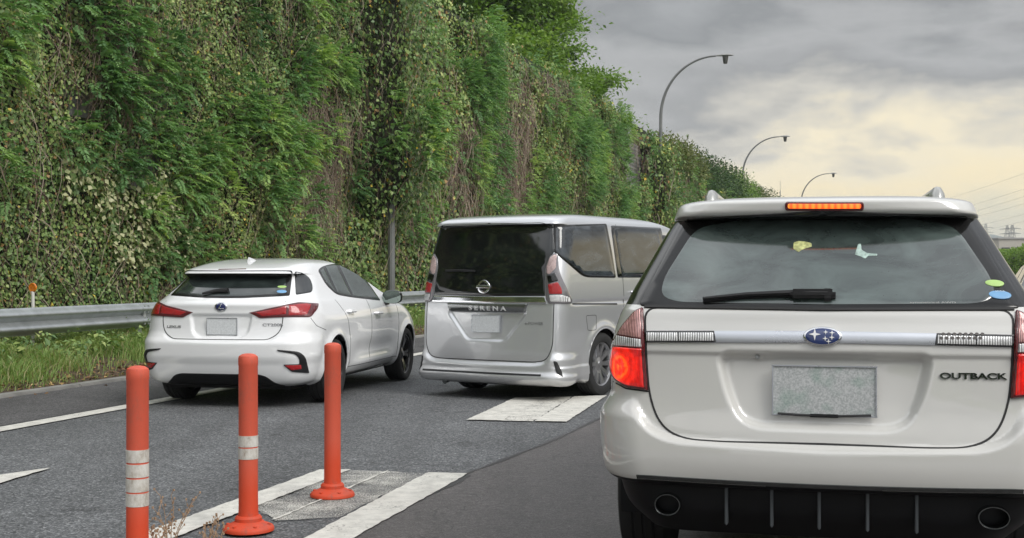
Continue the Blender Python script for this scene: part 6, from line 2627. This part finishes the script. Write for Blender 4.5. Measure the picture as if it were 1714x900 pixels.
# dark lower opening under the bumper
lv = half(B, [(378, 621), (450, 621), (466, 631), (480, 640), (378, 643)], [0, 5, 4, 0, 0], 5, side=1)
lv = rearo(B, [(-0.60, 0.208), (-0.52, 0.25), (-0.46, 0.305), (-0.39, 0.325), (0.39, 0.325), (0.46, 0.305), (0.52, 0.25), (0.60, 0.208)], 0.03, 0.03)
B.patch('lower_valance', lv, M_VAL, car, h=0.004, r=0.002, cell=0.04)
B.seam('high_brake_light', [(pk(B, [(366, 451), (412, 450)], 0, 5, closed=False), False)], M_REDDK, car, width=0.014, h=0.004)
# shark fin
mb = MB()
mb.add([(-0.022, 0.74, 1.355), (0.022, 0.74, 1.355), (0.03, 0.92, 1.375), (-0.03, 0.92, 1.375), (-0.006, 0.735, 1.420), (0.006, 0.735, 1.420), (0.010, 0.82, 1.405), (-0.010, 0.82, 1.405), (0, 0.98, 1.385)], [(0, 1, 5, 4), (1, 2, 6, 5), (3, 0, 4, 7), (4, 5, 6, 7), (2, 8, 6), (8, 3, 7), (6, 8, 7)])
mb.build('roof_aerial', M_WHITE, car, angle=80)
B.patch('windscreen', fronto(B, [(-0.62, 1.0), (0.62, 1.0), (0.50, 1.27), (-0.50, 1.27)], 0.05), M_GLASS_SIDE, car, h=0.004)
for sg in (-1, 1):
    B.patch('headlight', fronto(B, [(sg * 0.40, 0.62), (sg * 0.72, 0.66), (sg * 0.74, 0.76), (sg * 0.50, 0.70)], 0.02), M_CLEARLENS, car, h=0.006)
B.patch('grille', fronto(B, [(-0.30, 0.30), (0.30, 0.30), (0.24, 0.48), (0.34, 0.66), (-0.34, 0.66), (-0.24, 0.48)], 0.02), M_BLACKGL, car, h=0.006)

# ================================================================== SILVER MINIVAN
SR_LOC, SR_H = (-0.28, 12.55, 0.0), R_(31.5)
hatch_s = [(0, 1.12), (0.76, 1.12), (0.76, 0.55), (0.70, 0.41), (0.60, 0.385), (0, 0.375)]
hatch_sf = fillet(hatch_s + [(-x, z) for x, z in hatch_s[::-1][1:-1]], 0.05)
rec_s = fillet([(-0.46, 0.88), (0.46, 0.88), (0.22, 0.60), (-0.22, 0.60)], 0.05)


def f_van(P, Nn):
    x, y, z = P[..., 0], P[..., 1], P[..., 2]
    rear = sstep(0.5, 0.25, y)
    d_ = np.zeros_like(x)
    d_ += 0.028 * sstep(-0.004, 0.04, sdf_poly(x, z, hatch_sf)) * sstep(0.50, 0.40, z) * rear
    d_ -= 0.022 * sstep(0.03, -0.01, sdf_poly(x, z, rec_s)) * rear
    for yc in (0.97, 3.83):
        rr_ = np.hypot(y - yc, z - 0.33)
        d_ += 0.020 * np.exp(-((rr_ - 0.385) / 0.045) ** 2) * sstep(0.55, 0.75, x) * (z < 0.95)
    # shoulder groove on the side and lower body line
    d_ -= 0.012 * np.exp(-((z - 0.97) / 0.02) ** 2) * sstep(0.7, 0.8, x) * sstep(0.2, 0.4, y)
    d_ += 0.012 * sstep(0.36, 0.33, z) * sstep(0.7, 0.8, x)
    d_ += 0.018 * np.exp(-((z - 0.235) / 0.03) ** 2) * rear
    return d_


rows = [
    (0.175, 0.74, 0.12, 4.60, 0.16, 0.22, 0.02, 0.2, 0.3, 0.08),
    (0.20, 0.825, 0.02, 4.68, 0.16, 0.24, 0.04, 0.2, 0.35, 0.1),
    (0.25, 0.838, 0.0, 4.72, 0.15, 0.24, 0.05, 0.22, 0.4, 0.12),
    (0.32, 0.838, 0.012, 4.75, 0.14, 0.24, 0.05, 0.22, 0.4, 0.12),
    (0.38, 0.84, 0.012, 4.77, 0.13, 0.24, 0.05, 0.22, 0.4, 0.12),
    (0.60, 0.846, 0.022, 4.77, 0.12, 0.22, 0.05, 0.24, 0.45, 0.14),
    (0.85, 0.846, 0.035, 4.70, 0.12, 0.22, 0.05, 0.24, 0.50, 0.16),
    (0.99, 0.842, 0.045, 4.55, 0.12, 0.22, 0.05, 0.24, 0.50, 0.18),
    (1.07, 0.838, 0.052, 4.30, 0.12, 0.22, 0.05, 0.24, 0.40, 0.18),
    (1.15, 0.832, 0.062, 4.08, 0.12, 0.22, 0.05, 0.22, 0.28, 0.18),
    (1.26, 0.822, 0.078, 3.92, 0.12, 0.22, 0.05, 0.22, 0.28, 0.18),
    (1.45, 0.800, 0.120, 3.66, 0.12, 0.22, 0.05, 0.22, 0.28, 0.18),
    (1.62, 0.776, 0.165, 3.42, 0.12, 0.22, 0.05, 0.22, 0.28, 0.18),
    (1.735, 0.755, 0.195, 3.22, 0.11, 0.22, 0.05, 0.22, 0.28, 0.16),
    (1.745, 0.752, 0.150, 3.18, 0.11, 0.24, 0.06, 0.22, 0.28, 0.16),
    (1.752, 0.750, 0.100, 3.16, 0.11, 0.26, 0.07, 0.22, 0.28, 0.16),
    (1.775, 0.742, 0.105, 3.08, 0.12, 0.26, 0.08, 0.24, 0.28, 0.16),
    (1.815, 0.715, 0.170, 2.90, 0.15, 0.30, 0.09, 0.26, 0.30, 0.15),
    (1.850, 0.655, 0.36, 2.65, 0.20, 0.36, 0.09, 0.28, 0.30, 0.13),
    (1.878, 0.50, 0.75, 2.30, 0.22, 0.40, 0.07, 0.25, 0.30, 0.10),
    (1.888, 0.25, 1.20, 1.95, 0.14, 0.20, 0.04, 0.14, 0.20, 0.05),
]
car = empty('minivan', SR_LOC, -SR_H)
tag(car, 'boxy silver minivan with black rear glass turning across the merge line', 'minivan')
B = Body(rows, SR_LOC, SR_H, [f_van], nb=240, counts=(80, 30, 90, 16, 14), name='van')
WR = 0.325


def cl_van(C):
    c = np.zeros(len(C), int)
    s1 = sdf_poly(C[:, 0], C[:, 2], hatch_sf)
    c[(C[:, 1] < 0.60) & (C[:, 2] < 0.52) & (s1 > 0)] = 1
    c[(s1 <= 0) & (C[:, 1] < 0.3)] = 2
    c[(C[:, 2] > 1.747) & (C[:, 1] < 0.42)] = 3
    return c


outs = B.shell(['body', 'rear_bumper', 'tailgate', 'roof_spoiler'], [M_SILVER] * 4, car, cuts=[(0.97, WR + 0.015, 0.36), (3.83, WR + 0.015, 0.36)], classify=cl_van)
tailgate = outs[2]
underbody(car, 0.66, 0.2, 4.4, 0.15, 0.42)
well(car, 0.97, WR + 0.015, 0.358, 0.5, 0.81)
well(car, 3.83, WR + 0.015, 0.358, 0.5, 0.81)
arch_lips(B, car, 0.97, WR + 0.015, 0.358, M_SILVER)
arch_lips(B, car, 3.83, WR + 0.015, 0.358, M_SILVER)
for yy in (0.97, 3.83):
    for sg in (-1, 1):
        wheel(car, sg * 0.742, yy, WR, 0.20, sg, M_RIMSIL, 10, 'plain', rr=0.68)
rg = half(B, [(812, 374), (905, 372), (925, 376), (929, 421), (918, 432), (913, 446), (912.5, 495), (812, 496)], [0, 4, 4, 6, 6, 6, 2, 0], 5, side=1)
rw = B.patch('rear_window', rg, M_GLASS_DARK, car, h=0.006, r=0.004, cell=0.05)
ch = half(B, [(812, 496), (913, 496), (916, 509), (812, 508)], 1, 5, side=1)
B.patch('chrome_band', ch, M_CHROME, tailgate, h=0.010, r=0.004)
gar = half(B, [(817, 508), (884, 508), (879, 521.5), (817, 521.5)], [0, 3, 3, 0], 5, side=1)
gp_ = B.patch('garnish', gar, simple('garnish_grey', (0.30, 0.31, 0.31), 0.2, metal=0.9, var=0.05), tailgate, h=0.022, r=0.006)
B.text('model_lettering', 'SERENA', B.pick(817, 515.0), 0.44, 0.034, simple('letter_silver', (0.80, 0.80, 0.80), 0.3, metal=0.4), gp_, h=0.022, ext=0.003, bold=0.02, space=1.55)
B.text('badge', 'e-POWER', B.pick(894, 541), 0.20, 0.028, M_BADGE, tailgate, bold=0.01)
flat_plate(B, tailgate, (815, 541), 0.335, 0.172, M_PLATEPLAIN, off=0.018)
ce = B.pick(810.5, 480)
ring_o = B.shape(ce, oval(0.074, 0.070))
em = B.patch('emblem', ring_o, M_CHROME, car, h=0.016, r=0.004)
B.patch('emblem_field', B.shape(ce, oval(0.052, 0.048)), M_BLACKGL, em, h=0.0175, r=0.001)
eb = B.patch('emblem_bar', B.shape(ce, rect(0.165, 0.030, 0.003)), M_CHROME, em, h=0.021, r=0.002)
B.text('emblem_lettering', 'NISSAN', ce, 0.12, 0.016, M_BLACKPL, eb, h=0.021, ext=0.001)
hs = rearo(B, [(-0.755, 1.02), (-0.755, 0.55), (-0.70, 0.42), (-0.60, 0.392), (0.60, 0.392), (0.70, 0.42), (0.755, 0.55), (0.755, 1.02)], 0.08, 0.03, False)
B.seam('tailgate_gap', [(hs, False)], M_SEAM, car, width=0.009, h=0.0015)
# lights
tl = pk(B, [(929, 423), (919, 430), (914, 445), (913.5, 500), (919, 508.5), (955, 508), (957, 503), (949, 484), (941, 468), (935, 450), (934, 425)], [4, 5, 6, 5, 4, 3, 3, 8, 8, 8, 4], 4, side=1)
tl_clear = pk(B, [(928, 426), (921, 432), (916, 446), (916, 458), (921, 459), (930, 449), (932, 428)], 2, 4, side=1)
tl_dark = pk(B, [(916, 461), (929, 456), (934, 470), (919, 475)], 2, 4, side=1)
tl_red = pk(B, [(918, 476), (933, 472), (939, 483), (940, 492), (920, 492)], 2, 4, side=1)
tl_low = pk(B, [(920, 494), (941, 494), (951, 497), (954, 505), (922, 505)], 2, 4, side=1)
qw = pk(B, [(930.5, 380), (1012, 377), (1020, 420), (1028, 462.5), (979, 461.5), (950.5, 436.5), (930, 421)], [3, 3, 4, 4, 10, 12, 4], 6, side=1)
dw = pk(B, [(1028, 381), (1100, 385.5), (1112, 440), (1108, 463), (1041, 463)], [4, 4, 6, 6, 4], 6, side=1)
dwf = pk(B, [(1022, 377), (1106, 381), (1119, 440), (1114, 464.5), (1034, 464.5)], [3, 3, 6, 6, 3], 6, side=1)
for sg in (1, -1):
    f_ = (lambda q: q) if sg == 1 else mir
    h_ = B.patch('tail_light', f_(tl), simple('light_housing_grey', (0.22, 0.21, 0.22), 0.15, metal=0.4, coat=1), car, h=0.014, r=0.007, cell=0.03)
    B.patch('clear_lens', f_(tl_clear), lens_mat('pale_pink_lens', (0.70, 0.52, 0.50), ribs=50, clear=True) if sg == 1 else bpy.data.materials['pale_pink_lens'], h_, h=0.017, r=0.003, cell=0.02)
    B.patch('smoked_lens', f_(tl_dark), M_BLACKGL, h_, h=0.017, r=0.003, cell=0.02)
    B.patch('red_lens', f_(tl_red), M_RED, h_, h=0.017, r=0.003, cell=0.02)
    B.patch('reversing_lens', f_(tl_low), M_CLEARLENS, h_, h=0.017, r=0.003, cell=0.02)
    o_ = B.patch('quarter_window', f_(pk(B, [(926, 376.5), (1015, 374), (1024, 420), (1031, 465), (977, 464), (948, 439), (927, 422)], [3, 3, 4, 4, 10, 12, 4], 6, side=1)), M_GLASS_BORDER, car, h=0.004, r=0.003, cell=0.06)
    B.patch('glass_pane', f_(qw), M_GLASS_SKY, o_, h=0.0065, r=0.002, depth=0, cell=0.06)
    k_ = B.patch('sliding_door_window', f_(dwf), M_BLACKGL, car, h=0.004, r=0.003, cell=0.06)
    B.patch('glass_pane', f_(dw), M_GLASS_SKY, k_, h=0.007, r=0.002, depth=0, cell=0.06)
    # front window and pillar beyond
    k_ = B.patch('front_window', sideo(B, [(2.62, 1.25), (3.72, 1.20), (3.48, 1.46), (3.28, 1.66), (2.55, 1.70)], 0.05, 0.05, sg=sg), M_BLACKGL, car, h=0.004, r=0.003, cell=0.06)
    B.patch('glass_pane', sideo(B, [(2.68, 1.27), (3.60, 1.235), (3.40, 1.46), (3.22, 1.63), (2.62, 1.67)], 0.04, 0.05, sg=sg), M_GLASS_SIDE, k_, h=0.007, r=0.002, depth=0, cell=0.06)
    # rail slot, panel gaps, fuel door
    B.seam('slide_rail', [(pk(B, [(958, 508.5), (1033, 508.5)], 0, 6, closed=False, side=1) if sg == 1 else mir(pk(B, [(958, 508.5), (1033, 508.5)], 0, 6, closed=False, side=1)), False)], M_BLACKPL, car, width=0.016, h=0.002)
    B.seam('door_gap', [(sideo(B, [(1.44, 1.78), (1.44, 0.92), (1.36, 0.70)], 0.1, 0.04, False, sg), False),
                        (sideo(B, [(2.50, 1.74), (2.50, 0.30)], 0, 0.05, False, sg), False),
                        (sideo(B, [(3.40, 1.22), (3.45, 0.75), (3.42, 0.30)], 0, 0.05, False, sg), False),
                        (sideo(B, [(1.36, 0.28), (3.42, 0.28)], 0, 0.05, False, sg), False),
                        (sideo(B, [(0.36, 0.985), (0.50, 1.12), (1.44, 1.115)], 0.1, 0.05, False, sg), False)][:4], M_SEAM, car, width=0.007)
    for yy in (1.70, 2.80):
        c = B.side(yy, 1.06, sg)
        P_ = Vector(B.ev(*c)[0])
        mb = MB()
        mb.tube([P_ + Vector((0, -0.09, 0)), P_ + Vector((sg * 0.03, -0.07, 0)), P_ + Vector((sg * 0.035, 0.07, 0)), P_ + Vector((0, 0.09, 0))], 0.014, 8)
        mb.build('door_handle', M_SILVER, car)
    mirror_part('door_mirror', car, sg * 0.84, 3.55, 1.14, sg, 0.22, 0.20, 0.16, M_SILVER)
    B.patch('bumper_vent', f_(pk(B, [(926, 604), (932, 605), (940, 621), (942, 631), (931, 624)], 2, 4, side=1)), M_BLACKPL, car, h=0.006, r=0.002, cell=0.03)
B.seam('fuel_door', [(pk(B, [(981, 528), (998, 527), (998, 552), (984, 553)], 3, 5, side=1), True)], M_SEAM, car, width=0.005)
ls = rearo(B, [(-0.72, 0.262), (-0.5, 0.222), (0.30, 0.222), (0.5, 0.262)], 0.05, 0.04, False)
B.seam('bumper_trim', [(rearo(B, [(-0.76, 0.268), (0.66, 0.268)], 0, 0.04, False), False)], M_BLACKPL, car, width=0.02, h=0.004)
mb = MB()
mb.tube([(-0.50, 0.45, 0.24), (-0.50, 0.20, 0.20), (-0.50, 0.03, 0.155)], [0.03, 0.028, 0.028], 12)
mb.build('exhaust', M_DKCHROME, car)
mb = MB()
a_, b_ = 820, 505
c1 = pk(B, [(748, 453.5), (772, 453), (797, 454)], 0, 6, closed=False)
P_ = B.ev(c1[:, 0], c1[:, 1]) + B.ev(c1[:, 0], c1[:, 1], 'N') * 0.022
mb.tube([Vector(q) for q in P_], 0.011, 8)
mb.build('rear_wiper', M_BLACKPL, car)
B.patch('windscreen', fronto(B, [(-0.72, 1.17), (0.72, 1.17), (0.64, 1.70), (-0.64, 1.70)], 0.05), M_GLASS_SIDE, car, h=0.004)
for sg in (-1, 1):
    B.patch('headlight', fronto(B, [(sg * 0.42, 0.78), (sg * 0.76, 0.80), (sg * 0.78, 0.92), (sg * 0.46, 0.88)], 0.02), M_CLEARLENS, car, h=0.006)
B.patch('grille', fronto(B, [(-0.38, 0.70), (0.38, 0.70), (0.40, 0.88), (-0.40, 0.88)], 0.02), M_BLACKGL, car, h=0.006)

# ================================================================== DARK CAR in the far lane, right edge
GC_LOC, GC_H = (8.42, 18.6, 0.0), R_(17.5)
rows = [
    (0.20, 0.72, 0.15, 4.25, 0.20, 0.30, 0.02, 0.30, 0.50, 0.10),
    (0.30, 0.83, 0.03, 4.38, 0.20, 0.38, 0.06, 0.34, 0.60, 0.16),
    (0.55, 0.86, 0.0, 4.45, 0.22, 0.45, 0.08, 0.34, 0.65, 0.18),
    (0.75, 0.86, 0.03, 4.35, 0.22, 0.45, 0.08, 0.34, 0.70, 0.20),
    (0.90, 0.84, 0.06, 4.00, 0.22, 0.45, 0.08, 0.30, 0.80, 0.22),
    (0.98, 0.81, 0.10, 3.40, 0.22, 0.45, 0.08, 0.24, 0.30, 0.20),
    (1.05, 0.77, 0.20, 3.15, 0.22, 0.45, 0.08, 0.22, 0.25, 0.18),
    (1.25, 0.67, 0.50, 2.75, 0.22, 0.45, 0.08, 0.20, 0.25, 0.18),
    (1.38, 0.60, 0.72, 2.40, 0.20, 0.45, 0.08, 0.20, 0.25, 0.16),
    (1.43, 0.52, 0.95, 2.20, 0.20, 0.45, 0.08, 0.22, 0.30, 0.15),
    (1.46, 0.30, 1.30, 1.85, 0.15, 0.20, 0.04, 0.15, 0.20, 0.05),
]
car = empty('grey_car', GC_LOC, -GC_H)
tag(car, 'dark grey car in the next lane, cut off by the right edge', 'car')


def f_grey(P, Nn):
    x, y, z = P[..., 0], P[..., 1], P[..., 2]
    d_ = np.zeros_like(x)
    for yc in (0.85, 3.5):
        d_ += 0.02 * np.exp(-((np.hypot(y - yc, z - 0.31) - 0.355) / 0.045) ** 2) * sstep(0.55, 0.75, x) * (z < 0.8)
    return d_


B = Body(rows, GC_LOC, GC_H, [f_grey], nb=120, counts=(30, 24, 50, 16, 10), name='grey')
B.shell(['body'], [M_GREY], car, cuts=[(0.85, 0.325, 0.345), (3.5, 0.325, 0.345)])
underbody(car, 0.64, 0.25, 3.9, 0.17, 0.42)
well(car, 0.85, 0.325, 0.343, 0.5, 0.83)
well(car, 3.5, 0.325, 0.343, 0.5, 0.83)
for yy in (0.85, 3.5):
    for sg in (-1, 1):
        wheel(car, sg * 0.755, yy, 0.31, 0.21, sg, M_RIMSIL, 5, 'twin')
for sg in (-1, 1):
    k_ = B.patch('side_window', sideo(B, [(0.85, 1.06), (3.0, 1.03), (2.6, 1.28), (2.3, 1.37), (1.1, 1.37)], 0.05, 0.05, sg=sg), M_GLASS_BORDER, car, h=0.004, cell=0.06)
    for q in ([(0.98, 1.08), (1.78, 1.07), (1.74, 1.35), (1.16, 1.35)], [(1.86, 1.07), (2.88, 1.05), (2.55, 1.27), (2.28, 1.35), (1.82, 1.35)]):
        B.patch('glass_pane', sideo(B, q, 0.03, 0.05, sg=sg), M_GLASS_SKY, k_, h=0.0065, r=0.001, depth=0, cell=0.06)
    mirror_part('door_mirror', car, sg * 0.80, 2.7, 1.03, sg, 0.22, 0.15, 0.16, M_BLACKGL)
    B.patch('tail_light', rearo(B, [(sg * 0.45, 0.80), (sg * 0.72, 0.80), (sg * 0.74, 0.92), (sg * 0.50, 0.90)], 0.02), M_RED, car, h=0.008)
    B.patch('headlight', fronto(B, [(sg * 0.40, 0.62), (sg * 0.72, 0.66), (sg * 0.74, 0.76), (sg * 0.50, 0.70)], 0.02), M_CLEARLENS, car, h=0.006)
    B.seam('door_gap', [(sideo(B, [(1.80, 1.02), (1.84, 0.30)], 0, 0.04, False, sg), False), (sideo(B, [(2.95, 0.95), (2.98, 0.32)], 0, 0.04, False, sg), False)], M_SEAM, car, width=0.006)
B.patch('rear_window', rearo(B, [(-0.60, 1.06), (0.60, 1.06), (0.50, 1.36), (-0.50, 1.36)], 0.05), M_GLASS_DARK, car, h=0.004)
B.patch('windscreen', fronto(B, [(-0.62, 1.02), (0.62, 1.02), (0.50, 1.36), (-0.50, 1.36)], 0.05), M_GLASS_SIDE, car, h=0.004)
flat_plate(B, car, tuple(np.array(B.to_px(B.ev(*B.rear(0, 0.62)))[:2]).ravel()), 0.33, 0.165, M_PLATEPLAIN, off=0.01)
